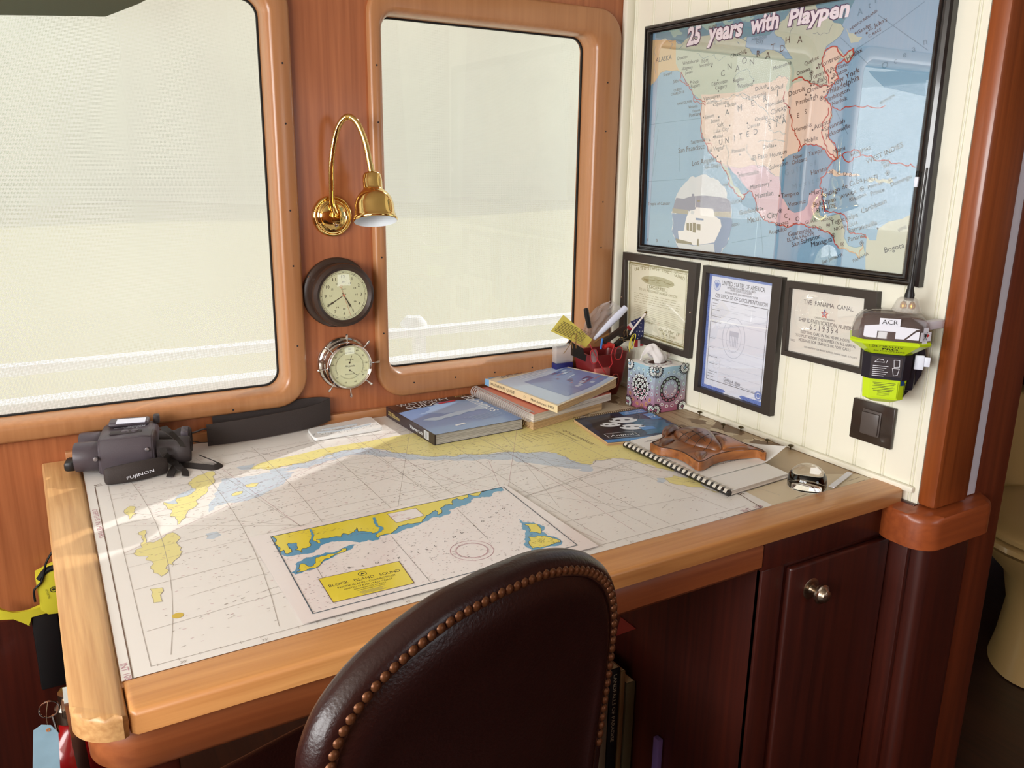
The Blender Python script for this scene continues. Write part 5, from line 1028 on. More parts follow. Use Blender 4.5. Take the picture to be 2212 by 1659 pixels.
def inplane(c4):
    TL, TR, BR, BL = (Vector((p[0], p[1], 0)) for p in c4); return TL, TR, BR, BL
def coversheet(name, c4, z, parent, draw, m):
    """print on a cover: local u along the bottom edge, v up the page"""
    TL, TR, BR, BL = inplane(c4); S = Sheet((BL.x, BL.y, z), BR-BL, Vector((-(BR-BL).y, (BR-BL).x, 0)))
    q = [tuple((S.Mi @ Vector((p.x, p.y, z))).xy) for p in (BL, BR, TR, TL)]; S.q = [Vector(v) for v in q]
    S.at = lambda u, v: S.q[0].lerp(S.q[1], u).lerp(S.q[3].lerp(S.q[2], u), v)
    S.poly(S.q, m, 0); draw(S); return S.build(name, parent)
def AR(S, *uv): return [tuple(S.at(u, v)) for u, v in uv]
# 2021 guide
B1 = [(-.7045, -.020), (-.478, -.012), (-.462, -.262), (-.694, -.273)]; z1_ = .026
bk = thing('guide_book', 'thick blue-covered 2021 Bahamas waterway guide lying left of the book stack', 'book', (-.585, -.14, .001), group='guide books and notebooks on the chart table')
bm = bmesh.new(); slab(bm, B1, .0022, z1_-.0008, .002); finish('page_block', bm, M_pg, bk)
bm = bmesh.new(); slab(bm, B1, .0014, .0022); slab(bm, B1, z1_-.0008, z1_)
TL, TR, BR, BL = inplane(B1); n_ = (BL-TL).normalized(); s_ = Vector((n_.y, -n_.x, 0))
prism(bm, [(p.x, p.y) for p in (TL, BL, BL+Vector((-.0016, 0, 0)), TL+Vector((-.0016, 0, 0)))], .0014, z1_); finish('cover', bm, mat('guide_cover_dark', (38, 26, 34), .3, coat=.4), bk)
m_sea = mat('cover_sea_blue', (112, 146, 196), .28, coat=.5, vary=.12, vscale=14); m_sky = mat('cover_pale_blue', (148, 178, 216), .28, coat=.5); m_dk = mat('cover_dark_brown', (52, 34, 28), .28, coat=.5); m_w = mat('cover_white', (232, 236, 240), .35); m_y = mat('cover_gold', (214, 192, 120), .35); m_foam = mat('cover_foam', (176, 200, 224), .3, coat=.4)
def dr(S):
    S.poly(AR(S, (0, .74), (.28, .80), (.42, .80), (.52, .88), (.70, .88), (1, .80), (1, 1), (0, 1)), m_dk, 1)
    S.poly(coast(AR(S, (.25, .60), (.35, .78), (.75, .86), (.95, .80), (.98, .60), (.7, .5), (.4, .5)), .01), m_sky, 2)
    S.poly(coast(AR(S, (.1, .42), (.5, .50), (.95, .60), (.9, .48), (.5, .40), (.2, .36)), .01), m_foam, 3)
    S.poly(coast(AR(S, (.15, .60), (.3, .66), (.45, .64), (.3, .58)), .008), m_sky, 3)
    S.text('WATERWAY', S.at(.10, .91), S.at(.72, .91), m_w, h=.021, bold=.02, k=5); S.text('GUIDE', S.at(.14, .81), S.at(.52, .81), m_w, h=.021, bold=.02, k=5)
    S.poly(AR(S, (.53, .815), (.74, .835), (.74, .875), (.53, .855)), mat('cover_red', (206, 70, 84), .35), 5)
    S.text('2021', S.at(.80, .955), S.at(.94, .955), m_y, h=.009, bold=.02, k=5)
    S.text('Bahamas', S.at(.86, .93), S.at(.86, .34), m_w, h=.034, bold=.02, k=5)
    for k in range(5): S.line([S.at(.50+.03*k, .30-.025*k), S.at(.93, .33-.03*k)], .0016, m_foam, 4)
    S.poly(AR(S, (.30, .12), (.42, .14), (.42, .17), (.30, .15)), m_w, 4)
coversheet('front_cover_print', B1, z1_+.0001, bk, dr, m_sea)
def spine_text(name, c0, c1, z0, z1, parent, items, base=None):
    """print on a spine running from c0 to c1 (plan points), reading along it, facing the left/front"""
    a, b = Vector((*c0, z0)), Vector((*c1, z0)); S = Sheet(a, (b-a), Vector((0, 0, 1))); L = (b-a).length; H_ = z1-z0
    S.M = S.M @ T(0, 0, .0006); S.Mi = S.M.inverted()
    if base: S.rect(0, 0, L, H_, base, 0)
    for it in items: it(S, L, H_)
    return S.build(name, parent)
spine_text('spine_print', (-.7062, -.020), (-.6957, -.273), .0014, z1_, bk, [lambda S, L, H_: S.text('2021 Bahamas', (L*.05, H_*.3), (L*.30, H_*.3), m_y, h=H_*.42, bold=.02), lambda S, L, H_: S.text('Waterway Guide', (L*.52, H_*.3), (L*.78, H_*.3), m_w, h=H_*.34, bold=.01),
    lambda S, L, H_: S.rect(L*.80, H_*.15, L*.89, H_*.9, m_w, 1), lambda S, L, H_: [S.line([(L*(.81+.013*k), H_*.2), (L*(.81+.013*k), H_*.85)], .0016, M_ink, 2) for k in range(6)]], base=MATS['guide_cover_dark'])
# lower worn spiral book, spiral book, 1992 guide on top
def spiral(bm, a, b, n, r, wire=.0012, tilt=0):
    a, b = Vector(a), Vector(b)
    for i in range(n):
        p = a.lerp(b, (i+.5)/n); d = (b-a).normalized(); s = Vector((d.y, -d.x, 0))
        tube(bm, [p+s*math.cos(2*PI*k/14)*r+Vector((0, 0, 1))*math.sin(2*PI*k/14)*r+d*.0012*math.sin(2*PI*k/14) for k in range(14)], wire, 6, closed=True)
L1 = [(-.452, -.060), (-.215, -.030), (-.205, -.222), (-.447, -.282)]
lo = thing('spiral_book', 'worn tan spiral-bound book at the bottom of the stack by the window', 'book', (-.33, -.16, .001), group='guide books and notebooks on the chart table')
bm = bmesh.new(); slab(bm, L1, .0014, .0225); finish('page_block', bm, M_pgt, lo)
bm = bmesh.new(); spiral(bm, (-.4545, -.075, .014), (-.450, -.272, .014), 22, .0095, .0010); finish('spiral_binding', bm, M_nickel, lo)
L2 = [(-.461, -.030), (-.196, -.010), (-.178, -.222), (-.452, -.290)]
md = thing('spiral_book', 'white page spiral-bound book with a wide grey coil, middle of the stack', 'book', (-.33, -.15, .024), group='guide books and notebooks on the chart table')
bm = bmesh.new(); slab(bm, L2, .0232, .0420); finish('page_block', bm, M_pgw, md)
bm = bmesh.new(); slab(bm, L2, .0420, .0430); finish('cover', bm, mat('coil_book_cover_coral', (206, 112, 92), .4), md)
bm = bmesh.new(); spiral(bm, (-.4645, -.022, .036), (-.4555, -.285, .036), 30, .0128, .0015); finish('spiral_binding', bm, mat('grey_plastic_coil', (186, 176, 172), .35, .3), md)
ppr = thing('loose_paper', 'white sheets of paper between the spiral book and the top guide', 'paper', (-.28, -.2, .0432))
bm = bmesh.new(); slab(bm, [(-.36, -.09), (-.185, -.05), (-.168, -.20), (-.345, -.285)], .0432, .0442); finish('sheet', bm, M_paper, ppr)
bm = bmesh.new(); slab(bm, [(-.35, -.08), (-.19, -.05), (-.172, -.19), (-.335, -.255)], .0443, .0452); finish('sheet', bm, mat('red_booklet', (212, 96, 76), .5), ppr)
c9 = [at('z', .066, 1040, 812), at('z', .066, 1166, 784), at('z', .074, 1334, 817), at('z', .064, 1205, 876)]
g9 = thing('guide_book', 'yellowed Mid-Atlantic 1992 waterway guide with a curling cover on top of the stack', 'book', (-.32, -.18, .047), group='guide books and notebooks on the chart table')
TLq, TRq, BRq, BLq = (Vector((p.x, p.y)) for p in c9)
def cv(u, v, dz=0):
    p = BLq.lerp(BRq, u).lerp(TLq.lerp(TRq, u), v); return (p.x, p.y, .0635+.014*max(0, u-.55)**1.5*3*(1-.3*v)+.004*math.sin(PI*u)*.4+dz)
bm = bmesh.new(); NU, NV = 14, 8
def surf(bm, f, nu=NU, nv=NV, mi=0):
    g = [[bm.verts.new(f(i/nu, j/nv)) for i in range(nu+1)] for j in range(nv+1)]
    for j in range(nv):
        for i in range(nu): bm.faces.new([g[j][i], g[j][i+1], g[j+1][i+1], g[j+1][i]]).material_index = mi
    return g
def sandwich(f0, f1, nu=NU, nv=NV):
    bm = bmesh.new(); a = surf(bm, f0, nu, nv); b = surf(bm, f1, nu, nv)
    ra = [a[0][i] for i in range(nu+1)]+[a[j][nu] for j in range(1, nv+1)]+[a[nv][i] for i in range(nu-1, -1, -1)]+[a[j][0] for j in range(nv-1, 0, -1)]
    rb_ = [b[0][i] for i in range(nu+1)]+[b[j][nu] for j in range(1, nv+1)]+[b[nv][i] for i in range(nu-1, -1, -1)]+[b[j][0] for j in range(nv-1, 0, -1)]
    for i in range(len(ra)): bm.faces.new([ra[i], ra[(i+1) % len(ra)], rb_[(i+1) % len(ra)], rb_[i]])
    return bm
finish('page_block', sandwich(lambda u, v: (*cv(u*.985+.008, v*.98+.01)[:2], .0462+.004*u), lambda u, v: (*cv(u*.985+.008, v*.98+.01)[:2], cv(u, v)[2]-.0008-.003*u)), M_pgt, g9)
finish('cover', sandwich(lambda u, v: cv(u, v, -.0006), lambda u, v: cv(u, v)), mat('guide92_cover', (226, 214, 190), .35), g9)
Sx = Sheet((0, 0, 0), (1, 0, 0), (0, 1, 0), step=.00025); Sx.M = Matrix.Identity(4)
m9a = mat('cover92_sky', (128, 182, 226), .3, coat=.4); m9b = mat('cover92_water', (120, 142, 192), .3, coat=.4); m9c = mat('cover92_violet', (112, 88, 128), .3, coat=.4); m9d = mat('cover92_haze', (186, 204, 228), .3, coat=.4)
Sx.rect(.03, .03, .97, .80, m9d, 1); Sx.rect(.03, .93, .97, .995, m9a, 1)
# break the printed areas into strips so that they follow the curl
def strips(S, u0, v0, u1, v1, m, k, n=12):
    for i in range(n): S.rect(u0+(u1-u0)*i/n, v0, u0+(u1-u0)*(i+1)/n, v1, m, k)
Sx.v.clear(); Sx.f.clear(); Sx.mi.clear(); Sx.mats.clear()
strips(Sx, .02, .02, .97, .80, m9d, 1); strips(Sx, .02, .90, .97, .99, m9a, 1); strips(Sx, .25, .08, .97, .62, m9b, 2, 10)
for k in range(26):
    u = random.uniform(.55, .9); v = random.uniform(.10, .60); strips(Sx, u, v, min(.97, u+random.uniform(.03, .12)), v+random.uniform(.01, .04), random.choice((m9c, m9c, m9d, mat('cover92_rose', (176, 130, 140), .35))), 3+(k % 3), 2)
Sx.text('WATERWAY GUIDE', (.13, .82), (.95, .82), mat('cover92_title', (78, 82, 104), .4), h=.058, k=8); Sx.text('Mid-Atlantic   1992', (.25, .925), (.85, .925), m_w, h=.04, k=8)
for k in range(4): Sx.line([(.30, .78-.035*k), (.75-.08*(k % 2), .78-.035*k)], .007, m_w, 6)
Sx.build('front_cover_print', g9, warp=lambda a, b, c_: (cv(a, b)[0], cv(a, b)[1], cv(a, b)[2]+.0002+c_))
spine_text('spine_print', (TLq.x-.001, TLq.y), (BLq.x-.001, BLq.y-.0015), .0462, .0640, g9, [lambda S, L, H_: S.rect(0, 0, L*.12, H_, m9a, 1), lambda S, L, H_: S.text('WATERWAY GUIDE', (L*.14, H_*.32), (L*.47, H_*.32), M_ink, h=H_*.42, bold=.01), lambda S, L, H_: S.text('Mid-Atlantic 1992', (L*.68, H_*.32), (L*.96, H_*.32), M_ink, h=H_*.34), lambda S, L, H_: S.ring((L*.60, H_*.5), .003, .0007, M_ink, 1)], base=mat('spine_cream', (224, 206, 164), .45))

# blue notebook
c4 = [at('z', .009, *p) for p in ((1240, 905), (1388, 881), (1506, 940), (1313, 956))]
nb = thing('notebook', 'blue spiral notebook with two pandas on the cover, between the stack and the wooden turtle', 'notebook', (-.25, -.38, .001), group='guide books and notebooks on the chart table')
bm = bmesh.new(); slab(bm, c4, .0014, .0080); finish('pages', bm, M_pgt, nb)
bm = bmesh.new(); slab(bm, c4, .0080, .0088); finish('cover', bm, mat('notebook_dark_blue', (28, 44, 70), .3, coat=.4), nb)
m_nb1 = mat('notebook_blue', (74, 142, 206), .3, coat=.4); m_nb2 = mat('notebook_teal', (52, 106, 136), .3, coat=.4, vary=.3, vscale=60); m_nb3 = mat('notebook_black', (24, 24, 32), .3, coat=.4)
def dn(S):
    S.poly(AR(S, (.0, .0), (1, .0), (1, .08), (0, .10)), m_nb1, 1); S.poly(coast(AR(S, (.05, .12), (.45, .2), (.5, .9), (.1, .9)), .01), m_nb3, 2); S.poly(coast(AR(S, (.5, .15), (.98, .15), (.98, .55), (.6, .75)), .01), m_nb2, 2)
    for cx_, cy_, rx in ((.52, .70, .17), (.50, .44, .15), (.30, .60, .12)):
        c = S.at(cx_, cy_); a = (S.at(cx_+rx, cy_)-c).length; S.disc(c, a, m_w, 4, 24, ry=a*.62)
        for dx, dy in ((-.35, .05), (.3, .0)): S.disc((c[0]+a*dx, c[1]+a*dy), a*.20, m_nb3, 5, 12, ry=a*.12)
        S.disc((c[0]+a*.85, c[1]+a*.1), a*.12, m_nb3, 5, 10); S.disc((c[0]-a*.8, c[1]+a*.3), a*.2, m_nb3, 5, 10)
    S.poly(AR(S, (.62, .85), (.96, .85), (.96, .97), (.62, .97)), m_nb1, 3); S.text('THE FOREST', S.at(.64, .92), S.at(.94, .92), m_w, h=.006, k=6); S.text('IN NATURE', S.at(.66, .87), S.at(.92, .87), m_w, h=.006, k=6)
    S.poly(AR(S, (.86, .60), (.98, .60), (.98, .80), (.86, .80)), m_nb1, 3); S.text('07', S.at(.87, .66), S.at(.97, .66), m_w, h=.012, k=6)
    S.line(AR(S, (.08, .14), (.42, .14), (.42, .30), (.08, .30)), .0012, m_w, 6, True); S.text('Animal', S.at(.11, .18), S.at(.39, .18), m_w, h=.012, shear=.2, bold=.02, k=6)
    S.poly(AR(S, (.55, .30), (.72, .30), (.72, .40), (.55, .40)), m_nb1, 5)
coversheet('cover_print', c4, .0089, nb, dn, MATS['notebook_dark_blue'])
bm = bmesh.new(); spiral(bm, (c4[0].x, c4[0].y+.002, .006), (c4[1].x, c4[1].y+.002, .006), 34, .006, .0007); finish('spiral_binding', bm, M_nickel, nb)
# white comb-bound pad and the curled sheet on it
c4 = [at('z', .012, *p) for p in ((1352, 955), (1512, 925), (1712, 1022), (1578, 1060))]
pad = thing('notepad', 'white comb-bound notepad under the wooden turtle', 'notepad', (-.22, -.64, .001), group='guide books and notebooks on the chart table')
c4 = [Vector((p.x, p.y)) for p in c4]
c4[1] = Vector((-.135, -.478)); c4[2] = Vector((-.160, -.785))
bm = bmesh.new(); slab(bm, c4, .0022, .0110); finish('pages', bm, M_pgw, pad)
bm = bmesh.new(); slab(bm, c4, .0014, .0022); finish('back_cover', bm, M_ink, pad)
bm = bmesh.new(); slab(bm, c4, .0110, .0114); finish('top_sheet', bm, M_paper, pad)
bm = bmesh.new(); a, b = Vector((*c4[0], .0065)), Vector((*c4[3], .0065)); tube(bm, [a+Vector((-.002, 0, 0)), b+Vector((-.002, 0, 0))], .0062, 14)
finish('comb_spine', bm, M_blackg, pad)
N = 22
for i in range(N):
    p = a.lerp(b, (i+.5)/N); d = (b-a).normalized(); bm = bmesh.new(); s = Vector((-d.y, d.x, 0)); s = s if s.x > 0 else -s
    tube(bm, [p+s*x+Vector((0, 0, z)) for x, z in ((-.0085, .001), (-.004, .0068), (.004, .0078), (.009, .0052))], .1, flat=(.0075, .0009)); finish('comb_ring', bm, M_page, pad)
cs_ = [Vector((p.x, p.y)) for p in (at('z', .014, 1362, 950), at('z', .014, 1535, 928), at('z', .022, 1700, 975), at('z', .013, 1530, 1032))]
cs_[1] = Vector((-.115, -.470)); cs_[2] = Vector((-.100, -.720)); 
sh = thing('handwritten_sheet', 'loose white handwritten sheet with a curled corner, under the wooden turtle', 'paper', (-.22, -.6, .0116))
def shf(u, v, dz=0):
    p = cs_[3].lerp(cs_[2], u).lerp(cs_[0].lerp(cs_[1], u), v); c_ = max(0, (u-.72)/.28)*max(0, (.55-v)/.55)
    return (p.x+.004*c_, p.y, .0120+.026*c_**1.3+.003*math.sin(u*3)*max(0, .4-v)+dz)
finish('sheet', sandwich(lambda u, v: shf(u, v), lambda u, v: shf(u, v, .0004), 16, 12), M_paper, sh)
Sx = Sheet((0, 0, 0), (1, 0, 0), (0, 1, 0), step=.0002); Sx.M = Matrix.Identity(4); m_hand = mat('handwriting_ink', (96, 84, 96), .6)
for u0, u1, v, t in ((.2, .58, .25, 'sunflower with bronze Andes'), (.13, .66, .16, 'Shipwrecking catalogue No'), (.3, .5, .33, 'green shell'), (.15, .35, .9, 'Galapagos')): Sx.text(t, (u0, v), (u1, v), m_hand, shear=.3, h=.020)
for k in range(9): Sx.line([(.1, .9-.08*k), (.2+.04*(k % 3), .9-.08*k)], .003, m_hand, 1)
Sx.build('handwriting', sh, warp=lambda a, b, c_: (shf(a, b)[0], shf(a, b)[1], shf(a, b)[2]+.0006+c_))

# carved wooden turtle
Tz = Z(1340, 860, .18083)
def pl(z, *pts): return [(p.x, p.y) for p in (at('z', z, *q) for q in Tz(*pts))]
tu = thing('carved_turtle', 'carved dark wooden sea turtle plaque resting on the white notepad', 'carving', (-.19, -.58, .0155))
M_tu = wood('turtle_wood', (104, 54, 22), (170, 106, 54), 'x', .34, .3, fine=75, bump=.5); M_tud = wood('turtle_wood_dark', (58, 28, 14), (132, 78, 40), 'x', .34, .3, fine=75, bump=.6)
ol = pl(.034, (358, 530), (440, 572), (500, 590), (640, 612), (760, 655), (850, 712), (900, 748), (945, 765), (1000, 755), (1060, 725), (1130, 685), (1300, 640), (1500, 622), (1640, 612), (1735, 650), (1745, 630), (1680, 602), (1560, 560), (1420, 505), (1280, 440), (1150, 395), (1000, 380), (860, 368), (740, 358), (700, 330), (600, 318), (530, 345), (498, 400), (515, 440), (470, 480), (400, 515))
ol = [(p.x, p.y) for p in spline([(x, y, 0) for x, y in ol], 3, True)]
bm = bmesh.new(); prism(bm, ol, .0155, .0335, bevel=.0022, seg=3); finish('base_board', bm, M_tu, tu, sharp=60)
def dome(bm, loop, z, h, n=7):
    c = sum((Vector(p) for p in loop), Vector((0, 0)))/len(loop); L = []
    for k in range(n):
        t = k/(n-1); s = math.cos(t*PI/2*.93); L.append([(c.x+(x-c.x)*s, c.y+(y-c.y)*s, z+h*math.sin(t*PI/2)) for x, y in loop])
    loft(bm, L, cap1=True)
shl = pl(.038, (636, 410), (680, 378), (780, 362), (920, 368), (1040, 392), (1110, 430), (1170, 510), (1215, 590), (1140, 600), (1020, 572), (900, 545), (770, 508), (680, 462))
shl = [(p.x, p.y) for p in spline([(x, y, 0) for x, y in shl], 4, True)]
bm = bmesh.new(); dome(bm, shl, .0335, .019); shell = finish('shell', bm, M_tud, tu, sharp=60)
hd = pl(.037, (510, 410), (540, 355), (600, 325), (680, 335), (700, 370), (640, 400), (590, 430), (540, 440)); hd = [(p.x, p.y) for p in spline([(x, y, 0) for x, y in hd], 4, True)]
bm = bmesh.new(); dome(bm, hd, .0335, .012); finish('head', bm, M_tud, tu, sharp=60)
for pts in (((470, 500), (560, 475), (650, 490), (600, 525), (490, 560)), ((885, 640), (960, 620), (1040, 640), (1010, 690), (955, 720), (910, 690)), ((1100, 420), (1180, 430), (1280, 490), (1200, 480)), ((1230, 600), (1400, 590), (1540, 580), (1530, 605), (1300, 620))):
    f_ = [(p.x, p.y) for p in spline([(x, y, 0) for x, y in pl(.036, *pts)], 4, True)]
    bm = bmesh.new(); dome(bm, f_, .0335, .006, 5); finish('flipper', bm, M_tud, tu, sharp=60)
tp_ = pl(.037, (1110, 440), (1250, 440), (1420, 515), (1550, 585), (1400, 600), (1230, 600), (1180, 520)); bm = bmesh.new(); dome(bm, [(p.x, p.y) for p in spline([(x, y, 0) for x, y in tp_], 4, True)], .0335, .009); finish('tail_plate', bm, M_tu, tu, sharp=60)
def onz(*pts): return [tuple(at('z', .051, *q)) for q in Tz(*pts)]
bm = bmesh.new()
for pts in (((700, 460), (780, 420), (880, 400)), ((780, 490), (880, 440), (980, 410)), ((880, 530), (970, 470), (1060, 430)), ((720, 400), (800, 450), (900, 500)), ((840, 385), (920, 430), (1020, 500)), ((1000, 560), (1080, 500), (1100, 450))):
    q_ = onz(*pts); out = []
    for p in spline(q_, 6):
        # keep the groove on the dome: height from distance to the shell's centre
        c = sum((Vector(v) for v in shl), Vector((0, 0)))/len(shl); r_ = min(1, (Vector((p.x, p.y))-c).length/.075); out.append((p.x, p.y, .0335+.019*math.sqrt(max(.02, 1-r_*r_*.9))+.0002))
    tube(bm, out, .0006, 6)
finish('carved_lines', bm, M_ink, shell)
bm = bmesh.new(); q_ = [(p[0]+(c_[0]-p[0])*.04, p[1]+(c_[1]-p[1])*.04, .0340) for c_ in [tuple(sum((Vector(v) for v in ol), Vector((0, 0)))/len(ol))] for p in ol[::2]]; tube(bm, q_, .0006, 5, closed=True); finish('edge_groove', bm, M_ink, tu)
for t_, a_, b_ in (('XXIX', (1200, 470), (1260, 545)),):
    S = Sheet(at('z', .0435, *Tz(a_)[0]), at('z', .0435, *Tz(b_)[0])-at('z', .0435, *Tz(a_)[0]), (1, 1, 0)); S.text(t_, (0, 0), (.022, 0), M_ink, h=.009); S.build('carved_letters', tu)

# glass dome magnifier, plastic ruler sliver, thumb tacks
gm = at('z', .02, 1751, 1032); r = .037
gd = thing('glass_dome_magnifier', 'clear glass dome paperweight on the right end of the table by the rim', 'magnifier', (gm.x-.004, gm.y+.004, .0015))
bm = bmesh.new(); lathe(bm, [(0, 0), (r*.97, 0), (r, .001), (r, .012)]+[(r*math.cos(a*PI/24), .012+r*.92*math.sin(a*PI/24)) for a in range(1, 13)], None, 56)
mg = mat('clear_crystal', (255, 255, 255), .0, trans=1., ior=1.5); finish('dome', bm, mg, gd, local=True, sharp=50)
bm = bmesh.new(); a, b = at('z', .004, 1796, 1052), at('z', .004, 1836, 1021); tube(bm, [a, b], .1, flat=(.011, .0016)); tag(finish('plastic_strip', bm, M_lbl), 'narrow white plastic strip beside the glass dome', 'ruler')
tk = None
tips = ((1517, 893, 'thumb tack nearest the tissue box on the old brown chart'), (1562, 921, 'second tack from the tissue box on the old brown chart, behind the turtle head'), (1611, 925, 'tack standing in the old brown chart close to the wall behind the turtle shell'), (1657, 955, 'tack standing in the old brown chart close to the wall behind the turtle tail'), (1709, 967, 'rightmost tack, by the curled corner of the handwritten sheet'))
for px, py, lb in tips:
    p = at('z', .0, px, py+4); p.x = min(p.x, -.016)
    if tk is None:
        tk = thing('thumb_tack', lb, 'thumb tack', (p.x, p.y, .0004), group='thumb tacks along the wall')
        bm = bmesh.new(); lathe(bm, [(.0011, 0), (.0013, .006), (.003, .007), (.0062, .0085), (.0066, .0095), (.004, .0115), (0, .0122)], None, 16); finish('head', bm, mat('tack_bronze', (84, 72, 44), .35, .6), tk, local=True)
    else: clone(tk, T(p.x, p.y, .0004), lb)

# white plastic heel gauge by the wall
c4 = [at('z', .009, *p) for p in ((664, 926), (800, 899), (827, 922), (680, 946))]
hg = thing('heel_gauge', 'white plastic inclinometer with two curved tubes lying beside the binocular strap', 'inclinometer', (-.83, -.06, .0015))
loop = []
P4 = [Vector((p.x, p.y)) for p in c4]
for i in range(4):
    p = P4[i]; a = (P4[i-1]-p).normalized()*.008; b = (P4[(i+1) % 4]-p).normalized()*.008
    for t in (0, .25, .5, .75, 1): loop.append(tuple(((p+a)*(1-t)+p*t).lerp(p*(1-t)+(p+b)*t, t)))
bm = bmesh.new(); prism(bm, loop[::-1], .0016, .0085, bevel=.0012); finish('body', bm, mat('gauge_white_plastic', (232, 232, 230), .35), hg)
Sx = Sheet((P4[3].x, P4[3].y, .0087), (*(P4[2]-P4[3]), 0), (-(P4[2]-P4[3]).y, (P4[2]-P4[3]).x, 0)); L = (P4[2]-P4[3]).length; Hh = .055
def arcp(c0, r_, a0, a1, n=16): return [(c0[0]+r_*math.sin(math.radians(a0+(a1-a0)*k/n)), c0[1]-r_*math.cos(math.radians(a0+(a1-a0)*k/n))) for k in range(n+1)]
for k in range(27):
    p, q_ = arcp((L*.5, .245), .232, -20+40*k/26, 0, 1)[0], arcp((L*.5, .245), .228-.002*(k % 2), -20+40*k/26, 0, 1)[0]; Sx.line([p, q_], .0006, M_ink, 1)
for k in range(9):
    p = arcp((L*.5, .245), .236, -19+38*k/8, 0, 1)[0]; Sx.text(str(abs(40-k*10)), (p[0]-.0025, p[1]-.002), (p[0]+.0025, p[1]-.002), M_ink, h=.0035)
for k in range(12):
    x = L*.25+L*.045*k; Sx.text(str(k % 6), (x, .038), (x+.002, .038), M_ink, h=.003)
Sx.text('MADE IN U.S.A.', (L*.35, .031), (L*.62, .031), M_ink); Sx.build('scale_print', hg)
for pts in (arcp((L*.5, .245), .222, -17, 17), [(L*.2, .045), (L*.45, .0455), (L*.72, .047)]):
    bm = bmesh.new(); tube(bm, [tuple(Sx.M @ Vector((a, b, .0008))) for a, b in pts], .0021, 10); finish('level_tube', bm, mat('clear_tube', (206, 216, 226), .05, coat=1., alpha=.6), hg)

# ------------------------------------------------------------------ tissue box
tx0, tx1, ty0, ty1, tz1 = -.113, -.010, -.312, -.204, .118
ts = thing('tissue_box', 'blue and pink cube tissue box with black and white petal pattern, tissue sticking out', 'tissue box', (-.06, -.258, .001))
m = bpy.data.materials.new('tissue_box_card'); m.use_nodes = True; nt = m.node_tree; b = nt.nodes['Principled BSDF']; b.inputs['Roughness'].default_value = .35; b.inputs['Coat Weight'].default_value = .2
tc = nt.nodes.new('ShaderNodeTexCoord'); sp = nt.nodes.new('ShaderNodeSeparateXYZ'); mr = nt.nodes.new('ShaderNodeMapRange'); mr.inputs[1].default_value = .0; mr.inputs[2].default_value = tz1; rp = nt.nodes.new('ShaderNodeValToRGB')
nt.links.new(tc.outputs['Object'], sp.inputs[0]); nt.links.new(sp.outputs[2], mr.inputs[0]); nt.links.new(mr.outputs[0], rp.inputs[0]); nt.links.new(rp.outputs[0], b.inputs['Base Color'])
for p_, c_ in ((0, (170, 92, 124)), (.28, (176, 132, 150)), (.5, (150, 178, 182)), (1, (150, 190, 206))):
    e = rp.color_ramp.elements[0] if p_ == 0 else (rp.color_ramp.elements[1] if p_ == 1 else rp.color_ramp.elements.new(p_)); e.position = p_; e.color = lin(c_)+(1,)
bm = bmesh.new(); box(bm, (tx0, ty0, .0012), (tx1, ty1, tz1), bevel=.0012); o = link('x', bpy.data.meshes.new('x'), m); bpy.data.objects.remove(o); o = finish('card_box', bm, m, ts); o.matrix_basis = world_of(ts).inverted()
# object coordinates of the card equal world ones shifted by its own matrix: keep the print measured from the table top
tm_b, tm_w = mat('petal_black', (30, 22, 26), .4), mat('petal_white', (226, 228, 230), .4); tm_l = mat('petal_pale', (190, 214, 226), .4); tm_r = mat('petal_rose', (160, 86, 110), .4); tm_s = mat('petal_sage', (150, 172, 160), .4); tm_o = mat('petal_ochre', (196, 160, 96), .4)
def oval(S, c, a, r, m1, m2, k):
    for q, mm, kk in ((1, m1, k), (.55, m2, k+1)):
        S.poly([(c[0]+r*q*(.75*math.cos(t)*math.cos(a)-math.sin(t)*math.sin(a)), c[1]+r*q*(.75*math.cos(t)*math.sin(a)+math.sin(t)*math.cos(a))) for t in [2*PI*i/16 for i in range(16)]], mm, kk)
def flower(S, c, R, ):
    for k in range(14):
        a = 2*PI*k/14; S.poly([(c[0]+R*.70*math.cos(a-.23), c[1]+R*.70*math.sin(a-.23)), (c[0]+R*1.12*math.cos(a), c[1]+R*1.12*math.sin(a)), (c[0]+R*.70*math.cos(a+.23), c[1]+R*.70*math.sin(a+.23))], tm_b, 1)
    S.disc(c, R*.86, tm_b, 1.5, 40)
    for n, rr, sz in ((14, .80, .155), (8, .50, .165), (4, .22, .14)):
        for k in range(n):
            a = 2*PI*(k+.5*(n == 8))/n; p = (c[0]+R*rr*math.cos(a), c[1]+R*rr*math.sin(a)); oval(S, p, a, R*sz, tm_w, tm_r if p[1] < c[1] else tm_s, 3)
    for k in range(16):
        a = 2*PI*(k+.5)/16; p = (c[0]+R*1.30*math.cos(a), c[1]+R*1.30*math.sin(a)); oval(S, p, a, R*.15, tm_o if p[1] < c[1]-R*.3 else tm_l, tm_r if p[1] < c[1] else tm_s, 3)
def wheel(S, c, R):
    for k in range(16):
        a = 2*PI*k/16; oval(S, (c[0]+R*.80*math.cos(a), c[1]+R*.80*math.sin(a)), a, R*.20, tm_b, tm_s if math.sin(a) > -.2 else tm_r, 3)
    for n, rr, sz in ((8, .45, .13), (16, 1.22, .15)):
        for k in range(n): a = 2*PI*(k+.5)/n; oval(S, (c[0]+R*rr*math.cos(a), c[1]+R*rr*math.sin(a)), a, R*sz, tm_l if math.sin(a) > -.3 else tm_w, tm_s if math.sin(a) > 0 else tm_r, 3)
